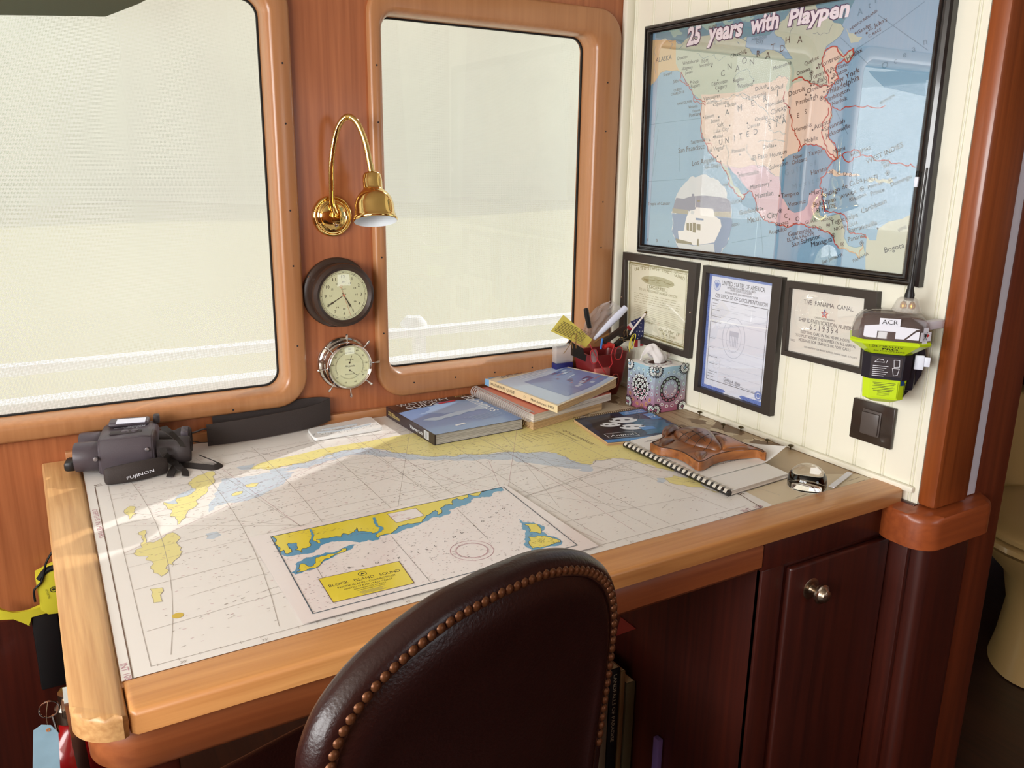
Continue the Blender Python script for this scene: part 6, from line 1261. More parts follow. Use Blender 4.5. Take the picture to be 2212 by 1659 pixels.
def corner(S, c, R, w_, h_):
    for k in range(18):
        a = 2*PI*k/18; p = (c[0]+R*math.cos(a), c[1]+R*math.sin(a)); q = (c[0]+R*.55*math.cos(a), c[1]+R*.55*math.sin(a))
        if 0 < p[0] < w_ and 0 < p[1] < h_: S.disc(p, R*.12, tm_b, 2, 8)
        if k % 2 == 0 and 0 < q[0] < w_ and 0 < q[1] < h_: S.disc(q, R*.36, tm_b, 2, 10); S.disc(q, R*.25, tm_w, 3, 10); S.disc(q, R*.12, tm_s, 4, 8)
for nm, O, U, w_, fn in (('left_face_print', (tx0-.0002, ty1, .0012), (0, -1, 0), ty1-ty0, flower), ('front_face_print', (tx0, ty0-.0002, .0012), (1, 0, 0), tx1-tx0, wheel)):
    S = Sheet(O, U, (0, 0, 1)); h_ = tz1-.001; fn(S, (w_*.5, h_*.50), h_*.31)
    for c in ((0.008, h_-.008), (w_-.008, h_-.008), (.008, .008), (w_-.008, .008)): corner(S, c, .016, w_, h_)
    S.build(nm, ts)
S = Sheet((tx0, ty0, tz1+.0002), (1, 0, 0), (0, 1, 0)); w_, h_ = tx1-tx0, ty1-ty0
for k in range(20): a = 2*PI*k/20; oval(S, (w_*.5+.036*math.cos(a), h_*.5+.034*math.sin(a)), a, .006, tm_w, tm_r if k % 2 else tm_s, 1)
S.disc((w_*.5, h_*.5), .027, mat('slot_dark_brown', (86, 52, 40), .8), 1, 28, ry=.020); S.build('top_print', ts)
def rag(name, parent, m, c, pts, th=.0006, seed=1, amp=.006, nu=14, nv=14):
    """crumpled sheet lofted through section curves"""
    bm = bmesh.new(); C_ = [spline(r, nu//(len(r)-1)+1) for r in pts]; n = min(len(r) for r in C_)
    rows = []
    for j in range(nv+1):
        t = j/nv*(len(C_)-1); i = min(int(t), len(C_)-2); f = t-i
        rows.append([C_[i][k].lerp(C_[i+1][k], f)+Vector([noise.noise(Vector((k*.35+seed, j*.35, a*7)))*amp for a in range(3)]) for k in range(n)])
    loft(bm, rows, closed_loop=False); 
    o = finish(name, bm, m, parent, sharp=180); md_ = o.modifiers.new('cloth', 'SUBSURF'); md_.levels = md_.render_levels = 1; return o
m_ts = mat('tissue_paper', (236, 234, 234), .8)
cx, cy = (tx0+tx1)/2, (ty0+ty1)/2
def tp(dx, dy, dz): return (cx+dx*1.25, cy+dy*1.1, tz1+dz*(1.55 if dz > 0 else 1))
rag('tissue', ts, m_ts, None, [[tp(-.010, -.008, -.004), tp(-.004, -.014, -.004), tp(.006, -.010, -.004), tp(.014, -.004, -.004)],
    [tp(-.022, -.012, .012), tp(-.010, -.020, .016), tp(.010, -.014, .014), tp(.024, -.004, .006)],
    [tp(-.032, -.008, .020), tp(-.018, -.004, .032), tp(-.004, .002, .030), tp(.016, .004, .014)],
    [tp(-.050, -.008, .014), tp(-.030, .006, .028), tp(-.016, .010, .026), tp(.004, .012, .008)],
    [tp(-.058, -.012, .008), tp(-.040, -.002, .016), tp(-.026, .012, .020), tp(-.008, .018, .006)]], seed=4, amp=.005)
rag('tissue', ts, m_ts, None, [[tp(-.008, .004, -.004), tp(.004, .008, -.004), tp(.014, .004, -.004)], [tp(.002, -.002, .010), tp(.018, .002, .010), tp(.028, .004, .004)], [tp(.014, -.004, .006), tp(.028, .0, .012), tp(.040, .006, .006)]], seed=9, amp=.003)

# ------------------------------------------------------------------ pen cup in the corner with its contents
M_cup = mat('cup_red_leather', (118, 34, 34), .4, coat=.2); YC = -.115
cup = thing('pen_cup', 'dark red leather desk cup behind the book stack, crammed with odds and ends', 'pen cup', (-.115, -.095, .001))
cxc, cyc = -.112, -.084
bm = bmesh.new()
def cupsec(w_, d_, z, n=6): return [(x, y, z) for x, y in rrect(cxc-w_, cyc-d_, cxc+w_, cyc+d_, .012, n)]
loft(bm, [cupsec(.040, .034, .0012), cupsec(.050, .042, .04), cupsec(.060, .048, .118), cupsec(.0575, .0455, .118), cupsec(.049, .039, .045), cupsec(.041, .033, .006)], cap0=True, cap1=True); finish('cup_body', bm, M_cup, cup, sharp=50)
bm = bmesh.new(); box(bm, (cxc-.054, cyc-.052, .010), (cxc-.004, cyc-.042, .085), bevel=.004); finish('front_pocket', bm, mat('cup_pink_leather', (176, 92, 88), .4), cup)
q6 = Z(1150, 600, .19286)
def P6(y, *pts): return [at('y', y, *p) for p in q6(*pts)]
def item(name, label, cat, bm, m, **k): return tag(finish(name, bm, m, **k), label, cat)
def flatpoly(y, pts, th, slope=0):
    P_ = P6(y, *pts); bm = bmesh.new(); prism(bm, [(p.x, p.z) for p in P_], 0, th, xz(y)); return bm
card = thing('business_card', 'yellow printed card sticking out of the desk cup, left side', 'card', tuple(P6(-.14, (600, 780))[0]))
P_ = P6(-.140, (345, 415), (670, 690), (600, 780), (205, 598)); bm = bmesh.new(); prism(bm, [(p.x, p.z) for p in P_], 0, .0008, xz(-.140)); finish('card_stock', bm, mat('card_yellow', (222, 206, 96), .5), card)
S = Sheet(tuple(P6(-.1412, (205, 598))[0]), tuple(P6(-.1412, (600, 780))[0]-P6(-.1412, (205, 598))[0]), (0, 0, 1)); S.M = frame(S.O, P_[2]-P_[3], Vector((0, 0, 1))); S.M.translation.y = -.1412
L = (P_[2]-P_[3]).length
for k in range(9): S.line([(.008+.002*k, .006+.0036*k), (L*.55+.002*k-(k % 3)*.004, .006+.0036*k)], .0011, M_ink, 1); S.line([(L*.62+.001*k, .008+.0036*k), (L*.85+.001*k, .008+.0036*k)], .0009, M_ink, 1)
S.build('printed_lines', card)
bm = bmesh.new(); tube(bm, P6(-.118, (640, 560), (610, 420), (600, 350)), [.006, .007, .0065], 12); tube(bm, P6(-.118, (600, 352), (598, 340)), [.0065, .003], 12); item('knife', 'black knife handle rising behind the clear plastic bag', 'knife', bm, M_black)
M_bag = mat('clear_plastic_bag', (206, 200, 200), .18, coat=1., alpha=.45)
rg = rag('plastic_bag', None, M_bag, None, [[tuple(p) for p in P6(-.105, (560, 600), (620, 660), (690, 670))], [tuple(p) for p in P6(-.10, (600, 480), (720, 520), (800, 560))], [tuple(p) for p in P6(-.095, (690, 350), (800, 400), (930, 420))], [tuple(p) for p in P6(-.09, (800, 280), (890, 270), (990, 320))]], amp=.010, seed=3)
tag(rg, 'crinkled clear plastic bag standing up in the desk cup', 'plastic bag')
a, b = P6(-.13, (690, 690), (1045, 335)); bm = bmesh.new(); n_ = (b-a).normalized(); s_ = n_.cross(Vector((0, 1, 0)))
tube(bm, [a, a.lerp(b, .3), a.lerp(b, .7), b], [.004, .0075, .010, .0085], 10); item('plastic_sleeve', 'rolled glossy white plastic sleeve leaning right out of the desk cup', 'plastic sleeve', bm, mat('glossy_white_plastic', (214, 220, 240), .15, coat=1.))
bm = bmesh.new(); tube(bm, P6(-.137, (690, 730), (740, 690), (860, 630)), .0028, 10); item('pencil', 'brown pencil lying aslant over the desk cup', 'pencil', bm, mat('pencil_brown', (130, 92, 50), .4))
bm = bmesh.new(); p0, p1 = P6(-.135, (800, 720), (1030, 555)); tube(bm, [p0, p1], .1, flat=(.010, .013)); item('stapler', 'dark brown stapler sticking up at the right of the desk cup', 'stapler', bm, mat('dark_brown_plastic', (44, 30, 26), .35))
bm = bmesh.new(); p0, p1 = P6(-.128, (930, 760), (1110, 600)); tube(bm, [p0, p1], .1, flat=(.012, .012)); item('marker_pen', 'black marker leaning beside the little flag', 'marker', bm, M_black)
bm = bmesh.new(); tube(bm, P6(-.145, (765, 800), (785, 680)), .0028, 10); item('ballpoint_pen', 'blue pen upright in the middle of the desk cup', 'pen', bm, mat('pen_blue', (40, 110, 190), .35))
bm = bmesh.new(); tube(bm, P6(-.138, (795, 780), (845, 750), (905, 765)), [.006, .008, .007], 12); item('pocket_knife', 'small red handled pocket knife at the rim of the desk cup', 'pocket knife', bm, mat('knife_red', (190, 44, 40), .3))
# little flag
fl = thing('small_flag', 'small United States flag on a white stick in the desk cup', 'flag', tuple(P6(-.125, (1110, 580))[0]))
bm = bmesh.new(); tube(bm, P6(-.135, (1090, 640), (1130, 570), (1275, 390)), .0026, 10); finish('stick', bm, mat('flag_stick', (226, 218, 214), .4), fl)
bm = bmesh.new(); tube(bm, P6(-.135, (1265, 400), (1298, 362)), [.0038, .002], 10); finish('finial', bm, mat('flag_finial', (120, 100, 60), .4, .5), fl)
S = Sheet((0, -.128, 0), (1, 0, 0), (0, 0, 1)); S.M = Matrix(((1, 0, 0, 0), (0, 0, -1, -.128), (0, 1, 0, 0), (0, 0, 0, 1))); S.Mi = S.M.inverted()
m_fb, m_fr, m_fw = mat('flag_blue', (40, 44, 92), .7), mat('flag_red', (176, 44, 52), .7), mat('flag_white', (224, 220, 222), .7)
def F6(*pts): return [(p.x, p.z) for p in P6(-.128, *pts)]
S.poly(F6((1100, 490), (1240, 430), (1270, 560), (1255, 640), (1200, 690), (1150, 690), (1130, 600)), m_fb, 0); S.poly(F6((1060, 540), (1100, 500), (1140, 560), (1120, 620)), m_fw, 1); S.poly(F6((1055, 550), (1075, 530), (1130, 590), (1110, 600), (1060, 570)), m_fr, 2)
S.poly(F6((1140, 700), (1240, 690), (1240, 760), (1140, 780)), m_fr, 0); S.poly(F6((1180, 700), (1205, 697), (1205, 770), (1180, 772)), m_fw, 1)
for x, y in ((1140, 500), (1170, 480), (1205, 470), (1215, 510), (1180, 520), (1215, 560), (1200, 600), (1230, 600), (1190, 640), (1170, 600), (1220, 650), (1180, 680), (1200, 550)):
    c = F6((x, y))[0]; S.poly([(c[0]+(.0021 if k % 2 == 0 else .0009)*math.sin(k*PI/5), c[1]+(.0021 if k % 2 == 0 else .0009)*math.cos(k*PI/5)) for k in range(10)], m_fw, 2)
o = S.build('flag_cloth', fl); md_ = o.modifiers.new('thickness', 'SOLIDIFY'); md_.thickness = .0004
# spectacles
def glasses(label, y, c1, rx, ry, col, arm, dark, tilt=0, second=None, nm='eyeglasses'):
    g = thing(nm, label, 'glasses', tuple(P6(y, c1)[0]), group=None); mm = mat('specs_'+('rose' if col[1] > 60 else 'red'), col, .3, coat=.4)
    for c in [c1]+([second] if second else []):
        O = P6(y, c)[0]; k = .19286*.00085; bm = bmesh.new(); pts = []
        for t in range(24): a = 2*PI*t/24; x, z = rx*k*math.copysign(abs(math.cos(a))**.8, math.cos(a)), ry*k*math.copysign(abs(math.sin(a))**.8, math.sin(a)); pts.append((O.x+x*math.cos(tilt)-z*math.sin(tilt), y, O.z+x*math.sin(tilt)+z*math.cos(tilt)))
        tube(bm, pts, .0014, 8, closed=True); finish('rim', bm, mm, g)
        bm = bmesh.new(); fill(bm, [[(p[0], p[2]) for p in pts]], 0, xz(y)); o = finish('lens', bm, mat('lens_tinted' if dark else 'lens_clear', (70, 38, 34) if dark else (210, 190, 190), .05, coat=1., alpha=.75 if dark else .35), g)
    bm = bmesh.new(); tube(bm, P6(y-.004, *arm), .0014, 8); finish('temple_arm', bm, mm, g); return g
glasses('clear reading glasses with red rims hanging on the front of the desk cup', -.150, (690, 880), 68, 115, (176, 40, 46), ((640, 740), (720, 900), (800, 1040), (830, 1090)), False, .12)
glasses('dark tinted glasses with thin red rims hanging at the right of the desk cup', -.148, (965, 845), 72, 105, (170, 44, 46), ((915, 760), (880, 860), (895, 960), (860, 1010)), True, -.1)
glasses('lower dark tinted glasses with rose rims, half hidden behind the top guide', -.146, (925, 1150), 70, 105, (170, 66, 60), ((860, 1080), (840, 1180), (870, 1230)), True, -.05)
# clips and the clear box with a blue base
def wireclip(label, y, *loops, m=M_nickel, nm='paper_clip', cat='paper clip', r=.0007):
    bm = bmesh.new(); 
    for lp_ in loops: tube(bm, spline([tuple(p) for p in P6(y, *lp_)], 5), r, 6)
    return item(nm, label, cat, bm, m)
my = mat('clip_yellow', (226, 212, 70), .4)
wireclip('yellow paper clips hooked together at the right rim of the desk cup', -.150, ((1090, 830), (1085, 740), (1120, 650), (1155, 630), (1150, 690), (1110, 800), (1105, 700), (1135, 660)), m=my, r=.0010)
wireclip('pale wire clip beside the yellow paper clips', -.147, ((1030, 700), (1085, 700), (1130, 650), (1160, 640), (1140, 720), (1085, 810), (1060, 770)), r=.0009)
def binder(label, y, body, *loops):
    g = thing('binder_clip', label, 'binder clip', tuple(P6(y, body[0])[0])); P_ = P6(y, *body); bm = bmesh.new(); prism(bm, [(p.x, p.z) for p in P_], -.004, .004, xz(y)); finish('clip_body', bm, mat('binder_black', (34, 26, 22), .3, .3), g)
    for lp_ in loops:
        bm = bmesh.new(); tube(bm, spline([tuple(p) for p in P6(y-.004, *lp_)], 5), .0009, 6); finish('wire_handle', bm, mat('brass_wire', (188, 160, 120), .25, 1.), g)
binder('binder clip with looped wire handles gripping the left rim, under the yellow card', -.150, ((440, 720), (560, 790), (570, 850), (600, 860), (585, 935), (440, 870)), ((450, 790), (435, 680), (455, 630), (490, 640), (480, 790)), ((490, 790), (490, 640), (520, 610), (545, 650), (540, 790)), ((350, 850), (400, 780), (440, 720)))
binder('black binder clip with silver handles near the stapler, right of centre', -.140, ((990, 700), (1110, 640), (1060, 700), (1010, 720)), ((985, 720), (980, 680), (1010, 670), (1020, 720)), ((1030, 660), (1025, 600), (1055, 590), (1065, 660)))
cb = thing('clear_box', 'clear plastic box with a dark blue base behind the top guide, left of the cup', 'plastic box', tuple(P6(-.045, (360, 1050))[0]))
a, b = P6(-.045, (275, 700), (455, 1060)); zb = max(.0012, 0)
bm = bmesh.new(); box(bm, (a.x, -.045, zb), (b.x, -.022, P6(-.045, (360, 955))[0].z), bevel=.002); finish('base', bm, mat('box_navy', (32, 40, 104), .3), cb)
zz = P6(-.045, (360, 955))[0].z; bm = bmesh.new(); box(bm, (a.x, -.045, zz), (b.x, -.022, P6(-.045, (360, 760))[0].z), bevel=.003); finish('clear_lid', bm, mat('clear_acrylic', (222, 220, 218), .1, coat=1., alpha=.4), cb)

# ------------------------------------------------------------------ binoculars and straps
M_bi = mat('binocular_grey', (74, 66, 72), .42, bump=.1, bscale=500); M_bir = mat('binocular_rubber', (50, 42, 42), .65, bump=.2, bscale=500); M_web = mat('black_webbing', (44, 38, 36), .75, bump=.4, bscale=900); M_pad = mat('strap_pad', (54, 46, 44), .7, bump=.3, bscale=700)
bi = thing('binoculars', 'dark grey stabilised binoculars with straps on the left end of the chart', 'binoculars', (-1.288, -.088, .001), math.radians(-12))
def LB(name, bm, m, p=None, **k): return finish(name, bm, m, p or bi, world_of(bi) if p else None, local=not p, **k)
bm = bmesh.new()
sec = lambda X, w0, w1, h: [(X, y, z) for y, z in ((-w0, .004), (w0, .004), (w0+.004, .02), (w0+.002, h-.018), (w1, h-.002), (w1-.010, h), (-w1+.010, h), (-w1, h-.002), (-w0-.002, h-.018), (-w0-.004, .02))]
loft(bm, [sec(-.050, .056, .044, .066), sec(-.046, .060, .052, .074), sec(.030, .060, .054, .078), sec(.050, .058, .050, .074), sec(.056, .052, .044, .066)], cap0=True, cap1=True)
bmesh.ops.bevel(bm, geom=bm.edges[:], offset=.0025, segments=2, affect='EDGES'); body = LB('body', bm, M_bi, sharp=35)
bm = bmesh.new(); box(bm, (-.036, .012, .076), (.040, .050, .086), bevel=.005, seg=3); LB('battery_cover', bm, M_bi)
bm = bmesh.new(); box(bm, (-.020, .006, .0855), (.034, .036, .0868)); LB('white_sticker', bm, mat('sticker_white', (210, 212, 226), .4))
bm = bmesh.new(); box(bm, (-.028, -.036, .0755), (.030, -.018, .0790), bevel=.0015); LB('button_panel', bm, M_bir)
for x in (.0, .018): bm = bmesh.new(); lathe(bm, [(0, .0035), (.0055, .003), (.007, .001), (.0075, 0)], T(x, -.027, .0785), 20); LB('button', bm, M_bi)
for y in (-.034, .030):
    bm = bmesh.new(); lathe(bm, [(0, .006), (.022, .008), (.024, .0), (.0275, .0), (.029, .004), (.029, .040), (.025, .048)], T(-.092, y, .036) @ RY(PI/2), 32); LB('objective_tube', bm, M_bi, sharp=45)
    bm = bmesh.new(); lathe(bm, [(0, .0085), (.021, .0085)], T(-.092, y, .036) @ RY(PI/2), 24); LB('objective_lens', bm, M_blackg)
    bm = bmesh.new(); lathe(bm, [(.024, 0), (.0225, .012), (.0215, .030), (.0245, .036), (.0265, .040), (.0265, .058), (.024, .062), (.017, .062), (.016, .055), (0, .054)], T(.056, y*.95, .034) @ RY(PI/2), 32); LB('eyepiece', bm, M_bir, sharp=45)
bm = bmesh.new(); box(bm, (-.112, -.050, .012), (-.090, -.012, .032), bevel=.006); LB('rubber_flap', bm, M_black)
for k in range(5): bm = bmesh.new(); box(bm, (.100, -.014+.009*k, .054), (.114, -.009+.009*k, .064), bevel=.001); LB('eyecup_rib', bm, M_bi)
bm = bmesh.new(); box(bm, (.046, .038, .070), (.058, .056, .088), bevel=.003); LB('diopter_knob', bm, M_bir)
for p in ((.040, -.063, .050), (-.052, -.066, .040)): bm = bmesh.new(); lathe(bm, [(0, .004), (.004, .003), (.0045, 0), (.0045, -.006)], T(*p) @ RX(PI/2), 14); LB('strap_screw', bm, mat('screw_grey', (150, 146, 150), .3, .8))
S = Sheet((0, 0, 0), (1, 0, 0), (0, 1, 0)); S.M = world_of(bi) @ T(.0, .0, .0786) @ RZ(PI); S.Mi = S.M.inverted()
S.text('FUJINON', (-.034, -.008), (-.002, -.008), M_lbl, shear=.2, bold=.02); S.text('TECHNO-STABI', (-.030, .000), (.022, .000), M_lbl, h=.0022); S.text('14 x 40', (-.026, .004), (.004, .004), M_lbl, h=.0022)
S.build('top_lettering', bi)
# hand strap pad lying in front
bm = bmesh.new(); rows = []
A0, A1 = at('z', .002, 226, 1050), at('z', .002, 366, 1020)
for k in range(13):
    t = k/12; p = A0.lerp(A1, t); out = .012*math.sin(PI*t); d = (A1-A0).normalized(); n = Vector((-d.y, d.x, 0)); hh = .030+.006*math.sin(PI*t)
    c = p-n*(-.004)*0; rows.append([tuple(p-n*out+n*a+Vector((0, 0, z))) for a, z in ((0, .0), (-.006, .006), (-.006, hh-.004), (.002, hh+.004), (.010, hh+.002), (.010, .006), (.006, .0))])
loft(bm, rows, cap0=True, cap1=True); pad_ = finish('hand_strap_pad', bm, M_pad, bi, sharp=50)
md_ = pad_.modifiers.new('soft', 'SUBSURF'); md_.levels = md_.render_levels = 1
d = (A1-A0).normalized(); S = Sheet(A0, d, (0, 0, 1)); mid = A0.lerp(A1, .52); S.M = frame(mid+Vector((d.y, -d.x, 0))*.0190+Vector((0, 0, .012)), d, (0, 0, 1)); L = (A1-A0).length
S.text('FUJINON', (-L*.22, -.002), (L*.20, .003), M_lbl, h=.0060, bold=.02); S.build('pad_lettering', bi)
def webband(name, pts, w_, m, parent, th=.0016): bm = bmesh.new(); tube(bm, spline(pts, 6), .1, flat=(w_, th)); return finish(name, bm, m, parent, sharp=30)
def zp(z, *px): return [tuple(at('z', z, *p)) for p in px]
Bz = Z(140, 870, .16275)
webband('strap_webbing', [tuple(at('z', z, *Bz((x, y))[0])) for x, y, z in ((1800, 700, .020), (1900, 740, .010), (2020, 790, .006), (2060, 830, .004), (1980, 865, .004), (1850, 855, .004), (1650, 835, .004), (1510, 820, .006))], .015, M_web, bi)
webband('strap_webbing', [tuple(at('z', z, *Bz((x, y))[0])) for x, y, z in ((1290, 600, .050), (1330, 690, .040), (1400, 760, .020), (1470, 820, .012), (1430, 900, .006), (1395, 980, .004))], .014, M_web, bi)
webband('strap_webbing', [tuple(at('z', z, *Bz((x, y))[0])) for x, y, z in ((1480, 800, .012), (1530, 870, .010), (1590, 900, .006), (1600, 970, .003))], .014, M_web, bi)
webband('strap_webbing', [tuple(at('z', z, *Bz((x, y))[0])) for x, y, z in ((1300, 320, .092), (1400, 400, .085), (1490, 480, .070), (1570, 580, .060))], .015, M_web, bi)
# padded neck strap standing along the wall
def strap_loop(name, pts, h0, h1, m):
    bm = bmesh.new(); P_ = spline(pts, 6); n = len(P_); th = .0035; rows = []
    for i, p in enumerate(P_):
        a = P_[max(0, i-1)]; b = P_[min(n-1, i+1)]; d = (b-a); d.z = 0; d.normalize(); s = Vector((-d.y, d.x, 0))*th/2; hh = h0+(h1-h0)*i/(n-1)
        rows.append([tuple(p+s*a_+Vector((0, 0, z))) for a_, z in ((1, 0), (1, hh), (-1, hh), (-1, 0))])
    loft(bm, rows, cap0=True, cap1=True); return finish(name, bm, m, bi, sharp=30)
e0 = at('y', -.03, 446, 963); e1 = at('y', -.020, 712, 908)
strap_loop('neck_strap', [(e0.x, -.050, .003), (-1.05, -.052, .003), (-.95, -.040, .003), (-.880, -.028, .006), (e1.x+.002, -.020, .012)], .048, .054, M_pad)
strap_loop('neck_strap', [(e0.x+.02, -.012, .024), (-1.05, -.010, .024), (-.95, -.008, .022), (-.88, -.009, .020), (e1.x+.002, -.016, .014)], .042, .052, M_pad)
webband('strap_webbing', [(-1.175, -.075, .045), (-1.155, -.055, .040), (-1.138, -.050, .042), (e0.x+.01, -.048, .040)], .008, M_web, bi)
webband('strap_webbing', [(-1.178, -.085, .030), (-1.160, -.062, .022), (-1.145, -.052, .014), (e0.x+.01, -.052, .012)], .008, M_web, bi)

# ------------------------------------------------------------------ leather chair in front of the table
M_lea = mat('oxblood_leather', (38, 14, 12), .34, spec=.5, coat=.12, bump=.25, bscale=260, vary=.25, vscale=14); M_leb = mat('leather_banding', (66, 36, 24), .42, bump=.3, bscale=300); M_nail = mat('antique_nailhead', (104, 64, 38), .38, .5)
chair = thing('leather_chair', 'oxblood leather chair with a nail-studded rounded back standing at the table', 'chair', (-1.042, -1.147, -.75), math.radians(15))
MC = T(-1.042, -1.147, 0) @ RZ(math.radians(15)) @ T(0, -.018, 0)
half = [(0, .186), (.06, .1825), (.10, .174), (.14, .160), (.175, .141), (.205, .114), (.223, .083), (.231, .05), (.2305, .012), (.224, -.035), (.214, -.09), (.204, -.16), (.196, -.25), (.19, -.33)]
hs_ = spline([(x, 0, z) for x, z in half], 6)
arcL = [Vector((-p.x, p.z)) for p in hs_[::-1]]+[Vector((p.x, p.z)) for p in hs_[1:]]
def cy_(x): return .25*x*x
def nrm(i): a, b = arcL[max(0, i-1)], arcL[min(len(arcL)-1, i+1)]; d = (b-a).normalized(); return Vector((-d.y, d.x))          # points outward
def ins(i, a): return arcL[i]-nrm(i)*a
bm = bmesh.new(); rows = []
for i in range(len(arcL)):
    row = []
    for k in range(14):
        t = 2*PI*k/14; q = ins(i, .017-.017*math.cos(t)); row.append((q.x, cy_(q.x)+.019+.021*math.sin(t), q.y))
    rows.append(row)
loft(bm, rows, cap0=True, cap1=True); finish('rolled_edge', bm, M_lea, chair, MC, sharp=80)
bm = bmesh.new(); rows = []
for i in range(len(arcL)):
    rows.append([(q.x, cy_(q.x)+y, q.y) for q, y in ((ins(i, .0105), .0035), (ins(i, .0115), .0005), (ins(i, .0255), -.0005), (ins(i, .0265), .004))])
loft(bm, rows, closed_loop=False, cap0=False); finish('banding', bm, M_leb, chair, MC)
bm = bmesh.new(); loops = []
for k, (a, y) in enumerate(((.033, .004), (.040, -.002), (.050, -.004), (.060, -.001), (.080, .003), (.11, .001), (.15, -.002))):
    loops.append([(ins(i, a).x*(1 if a < .09 else 1), y+cy_(ins(i, a).x), min(ins(i, a).y, .186-a)) for i in range(len(arcL))])
# rear panel: shrink the arch towards its axis so that the rings never cross
base = [ins(i, .025) for i in range(len(arcL))]; loops = []
for s, y in ((1, .004), (.97, -.002), (.93, -.005), (.88, -.002), (.80, .003), (.6, .0), (.4, -.002), (.2, -.003), (.02, -.003)):
    loops.append([(q.x*s, y+cy_(q.x*s), (q.y+.33)*(s if s < 1 else 1)*1.0-.33 if s < 1 else q.y) for q in base])
loft(bm, loops, closed_loop=False); finish('back_panel', bm, M_lea, chair, MC, sharp=80)
bm = bmesh.new(); loops = []
base = [ins(i, .020) for i in range(len(arcL))]
for s, y in ((1, .028), (.9, .036), (.7, .044), (.4, .048), (.02, .048)): loops.append([(q.x*s, y+cy_(q.x*s), (q.y+.33)*s-.33) for q in base])
loft(bm, loops, closed_loop=False); finish('front_cushion', bm, M_lea, chair, MC, sharp=80)
tot = 0; last = None; nail0 = None; nails = []; cl_ = [ins(i, .0185) for i in range(len(arcL))]; acc = 0
for a, b in zip(cl_, cl_[1:]):
    L = (b-a).length
    while acc <= L: nails.append(a.lerp(b, acc/L)); acc += .0117
    acc -= L
nails = [n for n in nails if n.y > -.13][:100]
for q in nails:
    Mn = T(q.x, cy_(q.x)-.0002, q.y) @ RX(PI/2)
    if nail0 is None:
        bm = bmesh.new(); lathe(bm, [(.0060, -.001), (.0060, .0006), (.0052, .0026), (.0030, .0042), (0, .0047)], None, 14)
        nail0 = finish('nailhead', bm, M_nail, chair, MC @ Mn, sharp=80)
    else:
        c = nail0.copy(); C.objects.link(c); c.parent = chair; c.matrix_basis = world_of(chair).inverted() @ MC @ Mn
bm = bmesh.new(); box(bm, (-.25, .05, -.36), (.25, .50, -.27), bevel=.035, seg=4); finish('seat', bm, M_lea, chair, MC, sharp=80)
bm = bmesh.new(); lathe(bm, [(.0, -.70), (.03, -.70), (.03, -.40), (.11, -.37), (.11, -.36)], T(0, .26, 0), 20); finish('pedestal', bm, M_black, chair, MC)
for k in range(5):
    bm = bmesh.new(); a = k*2*PI/5+.3; tube(bm, [(0, .26, -.68), (.13*math.cos(a), .26+.13*math.sin(a), -.70), (.27*math.cos(a), .26+.27*math.sin(a), -.735)], [.03, .024, .015], 10); finish('leg', bm, M_maho, chair, MC)

# ------------------------------------------------------------------ left of and under the table
bm = bmesh.new(); box(bm, (-3.0, -.012, -.75), (-1.40, -.0005, -.32), bevel=.003); struct(finish('trim_10', bm, M_maho))  # dark board added to darken the lower wall left of the table
ye = thing('rescue_light', 'yellow waterproof emergency light strapped to the wall at the left end of the table', 'emergency light', (-1.465, -.03, -.33))
M_ye = mat('device_yellow', (214, 204, 56), .4)
P_ = [at('y', -.05, *p) for p in ((76, 1250), (128, 1222), (150, 1230), (150, 1322), (104, 1328), (88, 1318))]
bm = bmesh.new(); prism(bm, [(p.x, p.z) for p in P_], -.0, .040, xz(-.012), bevel=.004); body = finish('housing', bm, M_ye, ye)
P_ = [at('y', -.05, *p) for p in ((-10, 1312), (10, 1322), (30, 1326), (60, 1322), (92, 1308), (104, 1326), (66, 1332), (66, 1354), (50, 1346), (30, 1336), (-10, 1342))]
bm = bmesh.new(); prism(bm, [(p.x, p.z) for p in P_], -.0, .010, xz(-.040), bevel=.002); finish('lever', bm, M_ye, ye)
bm = bmesh.new(); tube(bm, spline([tuple(at('y', -.055, *p)) for p in ((76, 1300), (74, 1275), (90, 1255), (100, 1215), (118, 1185), (135, 1172))], 6), .0022, 8); finish('cord', bm, M_black, ye)
bm = bmesh.new(); tube(bm, spline([tuple(at('y', -.05, *p)) for p in ((84, 1252), (100, 1232), (128, 1222), (140, 1215))], 6), .006, 8); finish('strap', bm, M_rubber, ye)
S = Sheet((0, 0, 0), (1, 0, 0), (0, 1, 0)); q0, q1 = at('y', -.0535, 118, 1252), at('y', -.0535, 136, 1300); S.M = frame(q0, q1-q0, (1, 0, .6))
S.M = frame(q0, (q1-q0), Vector((1, 0, .3))); S.text('WATER', (0, .002), (.032, .002), M_ink, h=.007, bold=.02); S.ring((.020, -.008), .0055, .0014, M_ink); S.disc((.020, -.008), .0025, M_ink); S.text('ACTIVATED', (.014, -.022), (.036, -.022), M_ink, h=.0035); S.build('lettering', ye)
bm = bmesh.new(); box(bm, (-1.500, -.045, -.48), (-1.452, -.013, -.30), bevel=.004); finish('wall_bracket', bm, M_black, ye)
ex = thing('fire_extinguisher', 'red fire extinguisher with chrome lever and blue tag, left of the table', 'fire extinguisher', (-1.452, -.285, -.75))
M_red = mat('extinguisher_red', (150, 16, 18), .25, coat=.5)
bm = bmesh.new(); lathe(bm, [(0, 0), (.060, 0), (.064, .008), (.064, .255), (.060, .285), (.045, .310), (.022, .325), (.018, .345), (0, .345)], None, 40); finish('cylinder', bm, M_red, ex, local=True, sharp=60)
bm = bmesh.new(); lathe(bm, [(.020, .340), (.024, .345), (.024, .372), (.016, .382), (.016, .40), (0, .402)], None, 20); box(bm, (-.012, -.050, .375), (.012, .030, .395), bevel=.004); finish('valve', bm, M_nickel, ex, local=True)
